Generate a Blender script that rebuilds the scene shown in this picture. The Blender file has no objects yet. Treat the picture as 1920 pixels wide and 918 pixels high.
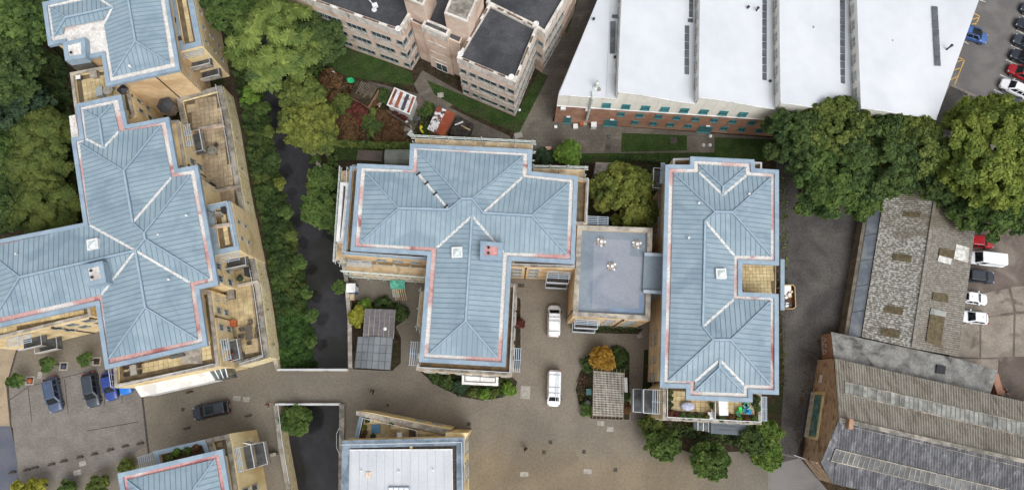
import bpy, bmesh, math, random
import numpy as np
from mathutils import Vector, Matrix
from mathutils.geometry import tessellate_polygon
random.seed(7)
S = bpy.context.scene
COL = S.collection

# ------------------------------------------------------------------ camera, sky, sun, exposure
CAM_H, FPX, TILT, CX, CY = 95.0, 1280.0, math.radians(12), 960.0, 459.0
cd = bpy.data.cameras.new('camera'); cam = bpy.data.objects.new('camera', cd); COL.objects.link(cam)
cd.sensor_width = 36.0; cd.lens = 24.0; cd.clip_start = 1.0; cd.clip_end = 3000.0
cam.location = (0, 0, CAM_H); cam.rotation_euler = (TILT, 0, 0)
S.camera = cam
S.render.resolution_x = 1920; S.render.resolution_y = 918

SUN_EL, SUN_AZ = math.radians(55), math.radians(150)      # azimuth clockwise from north
w = bpy.data.worlds.new('World'); S.world = w; w.use_nodes = True
nt = w.node_tree; nt.nodes.clear()
sky = nt.nodes.new('ShaderNodeTexSky'); sky.sky_type = 'NISHITA'; sky.sun_disc = False
sky.sun_elevation = SUN_EL; sky.sun_rotation = SUN_AZ; sky.dust_density = 6.0; sky.air_density = 1.0; sky.ozone_density = 1.5
hs = nt.nodes.new('ShaderNodeHueSaturation'); hs.inputs['Saturation'].default_value = 0.15
bg = nt.nodes.new('ShaderNodeBackground'); bg.inputs['Strength'].default_value = 0.15
wo = nt.nodes.new('ShaderNodeOutputWorld')
nt.links.new(sky.outputs[0], hs.inputs['Color']); nt.links.new(hs.outputs[0], bg.inputs['Color']); nt.links.new(bg.outputs[0], wo.inputs['Surface'])
sd = bpy.data.lights.new('sun', 'SUN'); sd.energy = 0.7; sd.angle = math.radians(50); sd.color = (1.0, 0.965, 0.91)
sun = bpy.data.objects.new('sun', sd); COL.objects.link(sun); sun.location = (0, 0, 150)
sdir = Vector((math.sin(SUN_AZ)*math.cos(SUN_EL), math.cos(SUN_AZ)*math.cos(SUN_EL), math.sin(SUN_EL)))
sun.rotation_euler = sdir.to_track_quat('Z', 'Y').to_euler()
vs = S.view_settings; vs.view_transform = 'Standard'; vs.look = 'None'; vs.gamma = 1.0; vs.use_curve_mapping = False
vs.exposure = 0.24

# ------------------------------------------------------------------ helpers
CT, ST = math.cos(TILT), math.sin(TILT)
def ray(px, py):
    dx = (px-CX)/FPX; dy = -(py-CY)/FPX
    return Vector((dx, dy*CT+ST, dy*ST-CT))
def P(px, py, z=0.0):                       # the place in the world that a point of the photograph shows, at height z
    d = ray(px, py); k = (z-CAM_H)/d.z
    return Vector((d.x*k, d.y*k, z))
def PL(pts, z=0.0): return [P(a, b, z) for a, b in pts]
def hitplane(px, py, p0, n):
    d = ray(px, py); o = Vector((0, 0, CAM_H))
    return o + d*((p0-o).dot(n)/d.dot(n))

def srgb(r, g, b):
    f = lambda c: (c/255/12.92) if c/255 <= .04045 else ((c/255+.055)/1.055)**2.4
    return (f(r), f(g), f(b))

MATS = {}
def nmat(name, c1, c2=None, scale=1.0, lo=.4, hi=.6, detail=4, rough=.8, c3=None, scale3=.15, lo3=.5, hi3=.65, metal=0.0,
         bump=0.0, bscale=None, island=0.0, stretch=(1, 1, 1), fine=None, spec=.5, coat=0.0, transl=None, orand=0.0, lines=None):
    if name in MATS: return MATS[name]
    m = bpy.data.materials.new(name); m.use_nodes = True; t = m.node_tree; N = t.nodes; L = t.links
    b = N['Principled BSDF']; b.inputs['Roughness'].default_value = rough; b.inputs['Metallic'].default_value = metal
    b.inputs['Specular IOR Level'].default_value = spec; b.inputs['Coat Weight'].default_value = coat
    tc = N.new('ShaderNodeTexCoord'); mp = N.new('ShaderNodeMapping'); mp.inputs['Scale'].default_value = stretch
    L.new(tc.outputs['Object'], mp.inputs['Vector']); vec = mp.outputs[0]
    def noise(sc, d=4, dist=0.0):
        n = N.new('ShaderNodeTexNoise'); n.inputs['Scale'].default_value = sc; n.inputs['Detail'].default_value = d
        n.inputs['Distortion'].default_value = dist; L.new(vec, n.inputs['Vector']); return n.outputs[0]
    def ramp(f, a, z):
        r = N.new('ShaderNodeMapRange'); r.inputs[1].default_value = a; r.inputs[2].default_value = z; r.interpolation_type = 'SMOOTHSTEP'
        L.new(f, r.inputs[0]); return r.outputs[0]
    def mix(f, a, z, mode='MIX'):
        x = N.new('ShaderNodeMix'); x.data_type = 'RGBA'; x.blend_type = mode
        if isinstance(f, float): x.inputs[0].default_value = f
        else: L.new(f, x.inputs[0])
        for i, v in ((6, a), (7, z)):
            if isinstance(v, tuple): x.inputs[i].default_value = v[:3]+(1,)
            else: L.new(v, x.inputs[i])
        return x.outputs[2]
    col = c1
    if c2: col = mix(ramp(noise(scale, detail), lo, hi), c1, c2)
    if c3: col = mix(ramp(noise(scale3, 5, .6), lo3, hi3), col, c3)
    if lines:                                # (dx, dy, width, colour): joints of a paving grid, metres
        br = N.new('ShaderNodeTexBrick'); br.inputs['Scale'].default_value = 1.0
        br.inputs['Brick Width'].default_value = lines[0]; br.inputs['Row Height'].default_value = lines[1]; br.inputs['Mortar Size'].default_value = lines[2]
        br.inputs['Mortar Smooth'].default_value = .3
        br.offset = lines[4] if len(lines) > 4 else 0.5
        br.inputs['Color1'].default_value = (1.07, 1.07, 1.07, 1); br.inputs['Color2'].default_value = (.9, .9, .9, 1); br.inputs['Mortar'].default_value = tuple(lines[3])+(1,)
        L.new(vec, br.inputs['Vector'])
        col = mix(1.0, col, br.outputs[0], 'MULTIPLY')
    if fine:
        f = ramp(noise(fine[0], 2), .3, .7); lo_, hi_ = fine[1], fine[2]
        r = N.new('ShaderNodeMapRange'); r.inputs[3].default_value = lo_; r.inputs[4].default_value = hi_; L.new(f, r.inputs[0])
        cb = N.new('ShaderNodeCombineColor'); [L.new(r.outputs[0], cb.inputs[i]) for i in range(3)]
        col = mix(1.0, col, cb.outputs[0], 'MULTIPLY')
    if island or orand:
        if island: g = N.new('ShaderNodeNewGeometry').outputs['Random Per Island']; a = island
        else: g = N.new('ShaderNodeObjectInfo').outputs['Random']; a = orand
        r = N.new('ShaderNodeMapRange'); r.inputs[3].default_value = 1-a; r.inputs[4].default_value = 1+a; L.new(g, r.inputs[0])
        cb = N.new('ShaderNodeCombineColor'); [L.new(r.outputs[0], cb.inputs[i]) for i in range(3)]
        col = mix(1.0, col, cb.outputs[0], 'MULTIPLY')
    if isinstance(col, tuple): b.inputs['Base Color'].default_value = col[:3]+(1,)
    else: L.new(col, b.inputs['Base Color'])
    if bump:
        bp = N.new('ShaderNodeBump'); bp.inputs['Strength'].default_value = bump; bp.inputs['Distance'].default_value = .05
        L.new(noise(bscale or scale*4, 3), bp.inputs['Height']); L.new(bp.outputs[0], b.inputs['Normal'])
    if transl:
        tr = N.new('ShaderNodeBsdfTranslucent'); mx = N.new('ShaderNodeMixShader'); mx.inputs[0].default_value = transl
        if isinstance(col, tuple): tr.inputs[0].default_value = col[:3]+(1,)
        else: L.new(col, tr.inputs[0])
        L.new(b.outputs[0], mx.inputs[1]); L.new(tr.outputs[0], mx.inputs[2]); L.new(mx.outputs[0], N['Material Output'].inputs['Surface'])
    MATS[name] = m
    return m

WL = {}                                      # world position of each object's own origin
def link(o, parent=None, loc=None):
    COL.objects.link(o)
    l = Vector(loc) if loc is not None else (WL[parent.name].copy() if parent else Vector((0, 0, 0)))
    WL[o.name] = l
    if parent: o.parent = parent; o.location = l-WL[parent.name]
    else: o.location = l
    return o
def thing(name, label, cat, loc, group=None, rz=0.0):
    o = bpy.data.objects.new(name, None); o.empty_display_size = .3; link(o, None, loc); o.rotation_euler.z = rz
    tag(o, label, cat, group); return o
def tag(o, label=None, cat=None, group=None, kind=None):
    if label: o['label'] = label
    if cat: o['category'] = cat
    if group: o['group'] = group
    if kind: o['kind'] = kind
    return o

class MB:
    def __init__(s): s.v = []; s.f = []
    def poly(s, pts):
        i = len(s.v); s.v += [tuple(p) for p in pts]; s.f.append(tuple(range(i, i+len(pts)))); return s
    def prism(s, pts, z0, z1, bottom=False):    # pts: xy(z) ring, any winding
        r = [(p[0], p[1]) for p in pts]
        if area(r) < 0: r = r[::-1]
        n = len(r); i = len(s.v)
        s.v += [(x, y, z0) for x, y in r] + [(x, y, z1) for x, y in r]
        for k in range(n): s.f.append((i+k, i+(k+1) % n, i+n+(k+1) % n, i+n+k))
        s.f.append(tuple(range(i+n, i+2*n)))
        if bottom: s.f.append(tuple(range(i+n-1, i-1, -1)))
        return s
    def ring(s, outer, inner, z0, z1):           # a closed kerb between two rings of equal count
        n = len(outer); i = len(s.v)
        for z in (z0, z1):
            s.v += [(p[0], p[1], z) for p in outer] + [(p[0], p[1], z) for p in inner]
        for k in range(n):
            j = (k+1) % n
            s.f += [(i+k, i+j, i+2*n+j, i+2*n+k), (i+n+j, i+n+k, i+3*n+k, i+3*n+j),
                    (i+2*n+k, i+2*n+j, i+3*n+j, i+3*n+k), (i+j, i+k, i+n+k, i+n+j)]
        return s
    def box(s, c, d, rz=0.0, rx=0.0, ry=0.0):
        m = Matrix.Translation(Vector(c)) @ Matrix.Rotation(rz, 4, 'Z') @ Matrix.Rotation(ry, 4, 'Y') @ Matrix.Rotation(rx, 4, 'X')
        i = len(s.v); x, y, z = d[0]/2, d[1]/2, d[2]/2
        for p in ((-x, -y, -z), (x, -y, -z), (x, y, -z), (-x, y, -z), (-x, -y, z), (x, -y, z), (x, y, z), (-x, y, z)):
            s.v.append(tuple(m @ Vector(p)))
        s.f += [tuple(i+k for k in f) for f in ((0, 3, 2, 1), (4, 5, 6, 7), (0, 1, 5, 4), (1, 2, 6, 5), (2, 3, 7, 6), (3, 0, 4, 7))]
        return s
    def bar(s, a, b, w, h=None, up=Vector((0, 0, 1))):
        a = Vector(a); b = Vector(b); d = (b-a); L = d.length
        if L < 1e-5: return s
        d /= L; h = h or w
        if abs(d.dot(up)) > .98: up = Vector((0, 1, 0))
        sx = d.cross(up).normalized(); u = sx.cross(d)
        i = len(s.v)
        for q in (a, b):
            for k, l in ((-1, -1), (1, -1), (1, 1), (-1, 1)): s.v.append(tuple(q+sx*(k*w/2)+u*(l*h/2)))
        s.f += [tuple(i+k for k in f) for f in ((0, 1, 5, 4), (1, 2, 6, 5), (2, 3, 7, 6), (3, 0, 4, 7), (3, 2, 1, 0), (4, 5, 6, 7))]
        return s
    def tube(s, a, b, r, r2=None, n=6, cap=True):
        a = Vector(a); b = Vector(b); d = (b-a)
        if d.length < 1e-6: return s
        d.normalize(); up = Vector((0, 0, 1)) if abs(d.z) < .95 else Vector((1, 0, 0))
        x = d.cross(up).normalized(); y = x.cross(d); r2 = r if r2 is None else r2; i = len(s.v)
        for q, rr in ((a, r), (b, r2)):
            for k in range(n):
                t = 2*math.pi*k/n; s.v.append(tuple(q+x*(rr*math.cos(t))+y*(rr*math.sin(t))))
        for k in range(n): s.f.append((i+k, i+(k+1) % n, i+n+(k+1) % n, i+n+k))
        if cap: s.f += [tuple(range(i+n-1, i-1, -1)), tuple(range(i+n, i+2*n))]
        return s
    def lathe(s, c, prof, n=10):                  # prof: (r, z)
        c = Vector(c); i = len(s.v)
        for r, z in prof:
            for k in range(n):
                t = 2*math.pi*k/n; s.v.append((c.x+r*math.cos(t), c.y+r*math.sin(t), c.z+z))
        for j in range(len(prof)-1):
            for k in range(n): s.f.append((i+j*n+k, i+j*n+(k+1) % n, i+(j+1)*n+(k+1) % n, i+(j+1)*n+k))
        s.f.append(tuple(range(i+(len(prof)-1)*n, i+len(prof)*n))); return s
    def mesh(s, name, origin=(0, 0, 0), mat=None, smooth=False):
        o = Vector(origin); me = bpy.data.meshes.new(name)
        me.from_pydata([(a-o.x, b-o.y, c-o.z) for a, b, c in s.v], [], s.f); me.update()
        if mat: me.materials.append(mat)
        if smooth: me.shade_smooth()
        return me
    def build(s, name, mat, parent=None, loc=None, smooth=False):
        if loc is None: loc = WL[parent.name] if parent else (0, 0, 0)
        return link(bpy.data.objects.new(name, s.mesh(name, loc, mat, smooth)), parent, loc)

def area(r): return sum(r[i][0]*r[(i+1) % len(r)][1]-r[(i+1) % len(r)][0]*r[i][1] for i in range(len(r)))/2
def offset(ring, d):                             # inward for d > 0
    r = [Vector((p[0], p[1])) for p in ring]; sg = 1 if area(r) > 0 else -1; n = len(r); out = []
    for i in range(n):
        a, b, c = r[i-1], r[i], r[(i+1) % n]
        e1 = (b-a).normalized(); e2 = (c-b).normalized()
        n1 = Vector((-e1.y, e1.x))*sg; n2 = Vector((-e2.y, e2.x))*sg
        k = 1+n1.dot(n2)
        out.append(b+(n1+n2)*(d/max(k, .25)))
    return out
def sheet(name, px, z, mat, kind='structure', label=None, parent=None):
    o = MB().poly(PL(px, z) if area([(a, -b) for a, b in px]) > 0 else PL(px, z)[::-1]).build(name, mat, parent)
    if not parent: tag(o, label, None, None, kind)
    return o
def copy_tree(o, parent=None):
    c = o.copy(); COL.objects.link(c); c.parent = parent
    for ch in o.children: copy_tree(ch, c)
    return c
def inpoly(x, y, r):
    c = False; n = len(r)
    for i in range(n):
        x1, y1 = r[i][0], r[i][1]; x2, y2 = r[i-1][0], r[i-1][1]
        if (y1 > y) != (y2 > y) and x < (x2-x1)*(y-y1)/(y2-y1)+x1: c = not c
    return c
def clip_half(poly, f):                          # keep f(p) >= 0
    out = []
    for i in range(len(poly)):
        a, b = poly[i-1], poly[i]; fa, fb = f(a), f(b)
        if (fa >= 0) != (fb >= 0): out.append(a+(b-a)*(fa/(fa-fb)))
        if fb >= 0: out.append(b)
    return out

# ------------------------------------------------------------------ materials
c = srgb
M = dict(
 sidew=nmat('grimy_render', c(118, 110, 98), c(98, 92, 82), 1, rough=.95, fine=(6, .85, 1.1)),
 roof=nmat('blue_standing_seam_metal', c(132, 151, 163), c(142, 160, 171), .5, .35, .65, rough=.5, c3=c(124, 143, 156), scale3=.25, fine=(9, .94, 1.05), orand=.04, spec=.35),
 cap=nmat('blue_ridge_cap_metal', c(143, 163, 178), c(153, 172, 186), 1.2, rough=.45, spec=.35),
 fascia=nmat('blue_fascia_metal', c(136, 155, 171), c(146, 164, 179), .8, rough=.5, c3=c(128, 147, 164), scale3=.4, fine=(6, .96, 1.04), spec=.35),
 gutter=nmat('pink_white_gutter_membrane', c(218, 213, 209), c(200, 158, 154), .16, .46, .6, 5, rough=.75, c3=c(168, 104, 104), scale3=.3, lo3=.58, hi3=.7, fine=(5, .78, 1.06)),
 gutter_pink=nmat('pink_gutter_membrane', c(202, 148, 146), c(224, 206, 202), .5, .5, .72, 5, rough=.75, c3=c(166, 104, 106), scale3=.35, lo3=.5, hi3=.65, fine=(5, .8, 1.06)),
 gutter_white=nmat('white_gutter_membrane', c(220, 217, 213), c(188, 180, 176), .6, .5, .7, 5, rough=.75, c3=c(204, 172, 166), scale3=.2, lo3=.56, hi3=.66, fine=(4, .78, 1.06)),
 valley=nmat('white_valley_gutter', c(208, 208, 206), c(176, 172, 168), 2, .45, .75, rough=.7),
 buff=nmat('buff_brick', c(226, 204, 160), c(234, 214, 172), 1.5, rough=.9, c3=c(208, 184, 140), scale3=.3, fine=(12, .94, 1.04), spec=.2),
 buff2=nmat('orange_buff_brick', c(216, 188, 148), c(226, 200, 160), 1.2, rough=.9, c3=c(198, 168, 130), scale3=.3, fine=(12, .94, 1.04), spec=.2),
 cream=nmat('cream_render', c(232, 214, 170), c(222, 200, 152), .8, rough=.9, c3=c(204, 178, 130), scale3=.25, stretch=(1, 1, .3), fine=(7, .94, 1.04), spec=.2),
 stone=nmat('coursed_yellow_stone', c(240, 226, 184), c(214, 198, 154), 2.4, .4, .62, 6, rough=.95, c3=c(242, 232, 200), scale3=.6, bump=.4, bscale=4, fine=(5, .86, 1.06), spec=.2),
 coping=nmat('grey_coping_stone', c(164, 158, 148), c(136, 130, 122), 1.3, rough=.9, c3=c(184, 176, 162), scale3=.4, fine=(8, .88, 1.08), spec=.2),
 coping_d=nmat('weathered_coping_stone', c(140, 136, 128), c(110, 106, 98), 1.3, rough=.9, c3=c(164, 158, 148), scale3=.4, fine=(8, .85, 1.08), spec=.2),
 slab=nmat('buff_terrace_slab', c(198, 182, 142), c(184, 166, 128), .5, rough=.9, c3=c(154, 136, 104), scale3=.22, lo3=.48, hi3=.7, island=.13, fine=(3, .9, 1.06), spec=.2),
 slab_b=nmat('brown_terrace_slab', c(156, 142, 120), c(140, 126, 105), .5, rough=.9, c3=c(174, 158, 130), scale3=.3, island=.09, fine=(3, .92, 1.05), spec=.2),
 joint=nmat('dark_terrace_joint', c(112, 96, 72), c(92, 80, 62), 1, rough=1),
 white=nmat('white_paint', c(226, 227, 228), c(212, 213, 214), 1.2, rough=.5, c3=c(200, 200, 200), scale3=.5),
 whitewall=nmat('white_render', c(226, 228, 230), c(205, 208, 210), .6, rough=.8, c3=c(190, 192, 190), scale3=.4, stretch=(1, 1, .3)),
 rail=nmat('pale_steel_rail', c(196, 202, 208), rough=.4, metal=.2),
 louvre=nmat('blue_grey_louvre', c(168, 182, 194), c(156, 170, 184), 2, rough=.5),
 frame=nmat('grey_window_frame', c(150, 158, 160), rough=.5), frame_t=nmat('teal_window_frame', c(58, 122, 128), rough=.45),
 frame_w=nmat('white_window_frame', c(215, 215, 212), rough=.5),
 glass=nmat('window_glass', c(42, 52, 58), c(78, 92, 98), .7, rough=.12, spec=.8, orand=.3), glass_t=nmat('teal_window_glass', c(44, 98, 106), c(88, 150, 154), .8, rough=.15, spec=.7, orand=.25),
 door_t=nmat('teal_door', c(48, 104, 110), c(66, 122, 126), 1, rough=.5),
 darkmetal=nmat('dark_grey_metal', c(62, 64, 68), c(84, 86, 88), 1, rough=.6), pipe=nmat('dark_drainpipe', c(58, 50, 46), rough=.6),
 dclad=nmat('dark_ribbed_cladding', c(70, 68, 66), c(92, 88, 84), 1, rough=.7),
 flat=nmat('blue_grey_roof_membrane', c(118, 130, 142), c(127, 138, 149), .3, .35, .65, 6, rough=.75, c3=c(108, 120, 133), scale3=.2, lo3=.48, hi3=.66, fine=(2.5, .94, 1.04)),
 flat_l=nmat('lavender_roof_patch', c(136, 142, 153), c(142, 148, 158), .3, .35, .65, 6, rough=.75, c3=c(126, 133, 146), scale3=.2, lo3=.48, hi3=.66, fine=(3, .94, 1.04)),
 flat_d=nmat('dark_roof_patch', c(112, 132, 158), c(122, 142, 164), .5, rough=.75),
 felt=nmat('black_roof_felt', c(62, 64, 68), c(76, 77, 81), .3, rough=.9, c3=c(52, 54, 58), scale3=.12, fine=(3, .88, 1.12), spec=.3),
 brick=nmat('red_brown_brick', c(162, 126, 106), c(148, 112, 94), 1.2, .35, .65, 5, rough=.92, c3=c(174, 140, 118), scale3=.25, fine=(9, .88, 1.1), spec=.2),
 brickp=nmat('pinkish_office_brick', c(210, 188, 172), c(220, 200, 184), 1.2, .35, .65, 5, rough=.92, c3=c(190, 166, 150), scale3=.25, fine=(9, .92, 1.06), spec=.2),
 brickf=nmat('old_factory_brick', c(172, 146, 124), c(190, 164, 138), 2.2, .35, .65, 8, rough=.95, c3=c(128, 98, 80), scale3=.7, lo3=.48, hi3=.68, stretch=(1, 1, 2), fine=(7, .72, 1.2), spec=.2),
 concband=nmat('stained_white_concrete', c(214, 210, 204), c(190, 184, 176), .9, .4, .66, 7, rough=.9, c3=c(146, 134, 122), scale3=1.3, lo3=.54, hi3=.72, stretch=(1, 1, .4), fine=(5, .85, 1.08)),
 wroof=nmat('white_membrane_roof', c(200, 204, 210), c(194, 198, 205), .12, rough=.6, c3=c(206, 210, 215), scale3=.05, fine=(.6, .98, 1.02)),
 wclad=nmat('ivory_wall_cladding', c(230, 228, 219), c(222, 220, 211), .5, rough=.6, c3=c(236, 234, 226), scale3=.2, orand=.02),
 solar=nmat('dark_roof_panel', c(74, 78, 84), c(92, 96, 102), .6, rough=.4, orand=.12),
 fwhite=nmat('pale_flat_roof', c(190, 194, 199), c(183, 187, 193), .25, rough=.6, c3=c(196, 200, 204), scale3=.1, orand=.015, fine=(4, .96, 1.03)),
 gravel=nmat('dark_roof_gravel', c(92, 86, 82), c(60, 56, 54), 6, rough=1, fine=(20, .7, 1.3)),
 asb=nmat('lichened_corrugated_sheet', c(118, 115, 107), c(176, 175, 171), 3.2, .42, .62, 8, rough=.95, c3=c(104, 97, 82), scale3=.16, lo3=.52, hi3=.78, fine=(9, .74, 1.18), spec=.15),
 asb2=nmat('brown_corrugated_sheet', c(120, 115, 107), c(144, 141, 134), 2.6, .4, .66, 8, rough=.95, c3=c(98, 89, 74), scale3=.12, lo3=.52, hi3=.76, fine=(9, .8, 1.14), spec=.15),
 asbdark=nmat('mossy_brown_sheet', c(84, 74, 54), c(100, 90, 68), 2, rough=.95, fine=(8, .8, 1.2)),
 beige=nmat('beige_corrugated_roof', c(158, 153, 143), c(140, 134, 123), .9, .38, .66, 8, rough=.95, c3=c(118, 111, 101), scale3=.9, lo3=.55, hi3=.75, stretch=(1.6, .35, 1), fine=(5, .8, 1.14), spec=.15),
 slate=nmat('blackened_corrugated_roof', c(92, 93, 97), c(120, 121, 125), .8, .4, .68, 8, rough=.9, c3=c(160, 160, 161), scale3=1.1, lo3=.56, hi3=.78, stretch=(1.8, .3, 1), fine=(5, .76, 1.18), spec=.15),
 leanto=nmat('patched_grey_felt', c(138, 138, 135), c(112, 112, 110), .7, .4, .62, 7, rough=.9, c3=c(80, 78, 74), scale3=.7, lo3=.57, hi3=.7, fine=(5, .78, 1.14)),
 pane_l=nmat('pale_wired_glass', c(166, 168, 164), c(122, 125, 121), 1, .35, .7, rough=.5, orand=.33), pane_d=nmat('dirty_dark_glass', c(82, 84, 86), c(104, 106, 106), 1, rough=.35, orand=.2),
 pave=nmat('brown_block_paving', c(119, 112, 102), c(126, 119, 108), .35, .35, .65, 5, rough=.95, c3=c(111, 105, 96), scale3=.08, lo3=.45, hi3=.65, fine=(3.5, .88, 1.1), spec=.15),
 pave_y=nmat('sandy_block_paving', c(121, 108, 88), c(116, 106, 91), .5, .35, .65, 6, rough=.95, c3=c(113, 105, 94), scale3=.1, lo3=.4, hi3=.7, fine=(4, .88, 1.1), spec=.15),
 parkp=nmat('grey_block_paving', c(130, 125, 120), c(121, 116, 111), .5, rough=.95, c3=c(112, 107, 102), scale3=.1, fine=(4, .87, 1.1), spec=.15, lines=(.42, .21, .03, (.86, .86, .86))),
 pathp=nmat('grey_path_slabs', c(104, 99, 92), c(94, 89, 83), .4, rough=.95, c3=c(116, 110, 101), scale3=.2, spec=.15, lines=(.9, .6, .05, (.85, .85, .83)), fine=(4, .9, 1.1)),
 pathb=nmat('buff_path', c(160, 144, 122), c(146, 132, 112), .5, rough=.95, fine=(3, .92, 1.06), spec=.15),
 asphalt=nmat('dark_asphalt', c(78, 76, 75), c(68, 66, 66), .4, .4, .62, 7, rough=.95, c3=c(94, 91, 88), scale3=.14, lo3=.5, hi3=.7, fine=(4, .8, 1.18), spec=.2),
 asphalt_b=nmat('blue_grey_asphalt', c(88, 92, 104), c(96, 98, 108), .4, rough=.9, fine=(5, .94, 1.06), spec=.2),
 asphalt_l=nmat('car_park_asphalt', c(112, 110, 109), c(100, 98, 98), .3, rough=.95, c3=c(122, 119, 117), scale3=.08, fine=(5, .92, 1.07), spec=.2),
 concrete=nmat('stained_concrete', c(144, 136, 126), c(124, 116, 107), .35, .4, .65, 7, rough=.95, c3=c(88, 77, 70), scale3=.3, lo3=.56, hi3=.7, fine=(4, .86, 1.1), spec=.15, orand=.05),
 concrete_d=nmat('dark_stained_concrete', c(108, 98, 92), c(94, 85, 80), .35, .4, .65, 6, rough=.95, c3=c(126, 118, 110), scale3=.22, lo3=.55, hi3=.7, fine=(4, .9, 1.08), spec=.15),
 soil=nmat('dark_soil', c(50, 44, 36), c(66, 56, 44), 1.2, rough=1, c3=c(44, 50, 30), scale3=.3, fine=(5, .7, 1.3), spec=.1),
 grass=nmat('lawn_grass', c(46, 64, 32), c(58, 76, 40), .6, .35, .65, 6, rough=1, c3=c(60, 66, 42), scale3=.25, lo3=.48, hi3=.7, fine=(4, .72, 1.25), spec=.1, bump=.4, bscale=8),
 kerb=nmat('grey_kerb', c(128, 122, 114), c(112, 107, 100), 1, rough=.95),
 drainc=nmat('dark_iron_cover', c(58, 52, 48), c(72, 66, 60), 3, rough=.8), mcover=nmat('pale_paved_cover', c(160, 156, 148), c(144, 140, 132), 2, rough=.9, fine=(6, .85, 1.1)),
 line_w=nmat('white_road_paint', c(214, 214, 210), c(180, 180, 176), 2, rough=.8), line_y=nmat('yellow_road_paint', c(204, 166, 86), c(180, 146, 80), 2, rough=.8),
 bark=nmat('brown_bark', c(74, 62, 50), c(58, 48, 40), 3, rough=1), twig=nmat('grey_bare_twig', c(140, 130, 118), c(116, 108, 98), 2, rough=1),
 wood=nmat('weathered_timber', c(132, 122, 108), c(112, 102, 90), 2, rough=.95, stretch=(1, 4, 1)), wood_d=nmat('dark_rattan', c(62, 50, 42), c(78, 64, 54), 3, rough=.9),
 board=nmat('scaffold_board', c(196, 176, 144), c(174, 152, 120), 1, .35, .65, rough=.9, orand=.09, c3=c(150, 130, 104), scale3=.6), galv=nmat('galvanised_tube', c(208, 216, 212), c(180, 190, 186), 2, rough=.45, metal=.1),
 mint=nmat('green_debris_sheet', c(70, 150, 128), c(96, 176, 152), 2, rough=.7), black=nmat('black_plastic', c(28, 28, 30), c(40, 40, 42), 2, rough=.6),
 terracotta=nmat('terracotta', c(176, 96, 58), c(156, 82, 50), 3, rough=.9), tyre=nmat('tyre_rubber', c(26, 26, 27), rough=.9), rim=nmat('alloy_rim', c(150, 152, 155), rough=.35, metal=.8),
 cglass=nmat('car_glass', c(18, 22, 26), c(36, 42, 46), 1.2, rough=.12, spec=.3), lamp=nmat('headlamp_lens', c(150, 156, 162), rough=.2, spec=.6), lamp_r=nmat('tail_lamp_lens', c(150, 26, 24), rough=.2),
 plate=nmat('yellow_number_plate', c(226, 190, 60), rough=.5),
)
def solid(name, r, g, b, rough=.6, **k): return nmat(name, srgb(r, g, b), srgb(min(255, r*1.08), min(255, g*1.08), min(255, b*1.08)), 2, rough=rough, **k)

def sandy(m):                                # the block paving turns sandier towards the south of the courtyard
    t = m.node_tree; N = t.nodes; L = t.links; b = N['Principled BSDF']; src = b.inputs['Base Color'].links[0].from_socket
    tc = N.new('ShaderNodeTexCoord'); sx = N.new('ShaderNodeSeparateXYZ'); L.new(tc.outputs['Object'], sx.inputs[0]); nz = N.new('ShaderNodeTexNoise'); nz.inputs['Scale'].default_value = .22; nz.inputs['Detail'].default_value = 6; L.new(tc.outputs['Object'], nz.inputs['Vector'])
    def mr(sock, a, z):
        r = N.new('ShaderNodeMapRange'); r.interpolation_type = 'SMOOTHSTEP'; r.inputs[1].default_value = a; r.inputs[2].default_value = z; L.new(sock, r.inputs[0]); return r.outputs[0]
    def mth(op, a, c_):
        x = N.new('ShaderNodeMath'); x.operation = op
        for i, v in enumerate((a, c_)):
            if isinstance(v, float): x.inputs[i].default_value = v
            else: L.new(v, x.inputs[i])
        return x.outputs[0]
    yy = mth('ADD', sx.outputs['Y'], mth('MULTIPLY', nz.outputs[0], 9.0))
    k = mth('MULTIPLY', mr(yy, -1.0, -6.5), mth('MULTIPLY', mr(sx.outputs['X'], -9.0, -4.0), mr(sx.outputs['X'], 31.0, 20.0)))
    mx = N.new('ShaderNodeMix'); mx.data_type = 'RGBA'; mx.blend_type = 'MULTIPLY'; L.new(mth('MULTIPLY', k, .9), mx.inputs[0]); L.new(src, mx.inputs[6]); mx.inputs[7].default_value = (1.09, 1.0, .84, 1); L.new(mx.outputs[2], b.inputs['Base Color'])
sandy(M['pave'])
# ------------------------------------------------------------------ the ground, the river and the surfaces laid on it
WZ = -2.2
left_top = PL([(398, -60), (412, 0), (426, 90), (441, 170), (462, 290), (482, 400), (502, 500), (521, 640), (526, 692)])
left_s = PL([(522, 757), (533, 830), (549, 918), (575, 1100)])
right_n = PL([(520, -60), (528, 0), (540, 90), (550, 180), (575, 270), (606, 330), (628, 420), (648, 520), (655, 600), (656, 692)])
right_s = PL([(640, 757), (638, 830), (637, 918), (642, 1100)])
def land(name, edge, far):
    pts = [Vector((p.x, p.y, 0)) for p in edge] + [Vector(q) for q in far]
    if area(pts) < 0: pts = pts[::-1]
    o = MB().poly(pts).build(name, M['soil']); tag(o, kind='structure'); return o
n_y, s_y = left_top[0].y, left_s[-1].y
land('ground', left_top+left_s, [(left_s[-1].x, -500, 0), (-700, -500, 0), (-700, 700, 0), (left_top[0].x, 700, 0)])
land('ground', right_n+right_s, [(right_s[-1].x, -500, 0), (700, -500, 0), (700, 700, 0), (right_n[0].x, 700, 0)])
M['water'] = nmat('dark_river_water', c(38, 38, 42), c(50, 49, 52), .22, .3, .7, 6, rough=.12, c3=c(34, 34, 30), scale3=.1, lo3=.45, hi3=.6, bump=.22, bscale=1.1, spec=.4, fine=(1.6, .88, 1.12))
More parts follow.
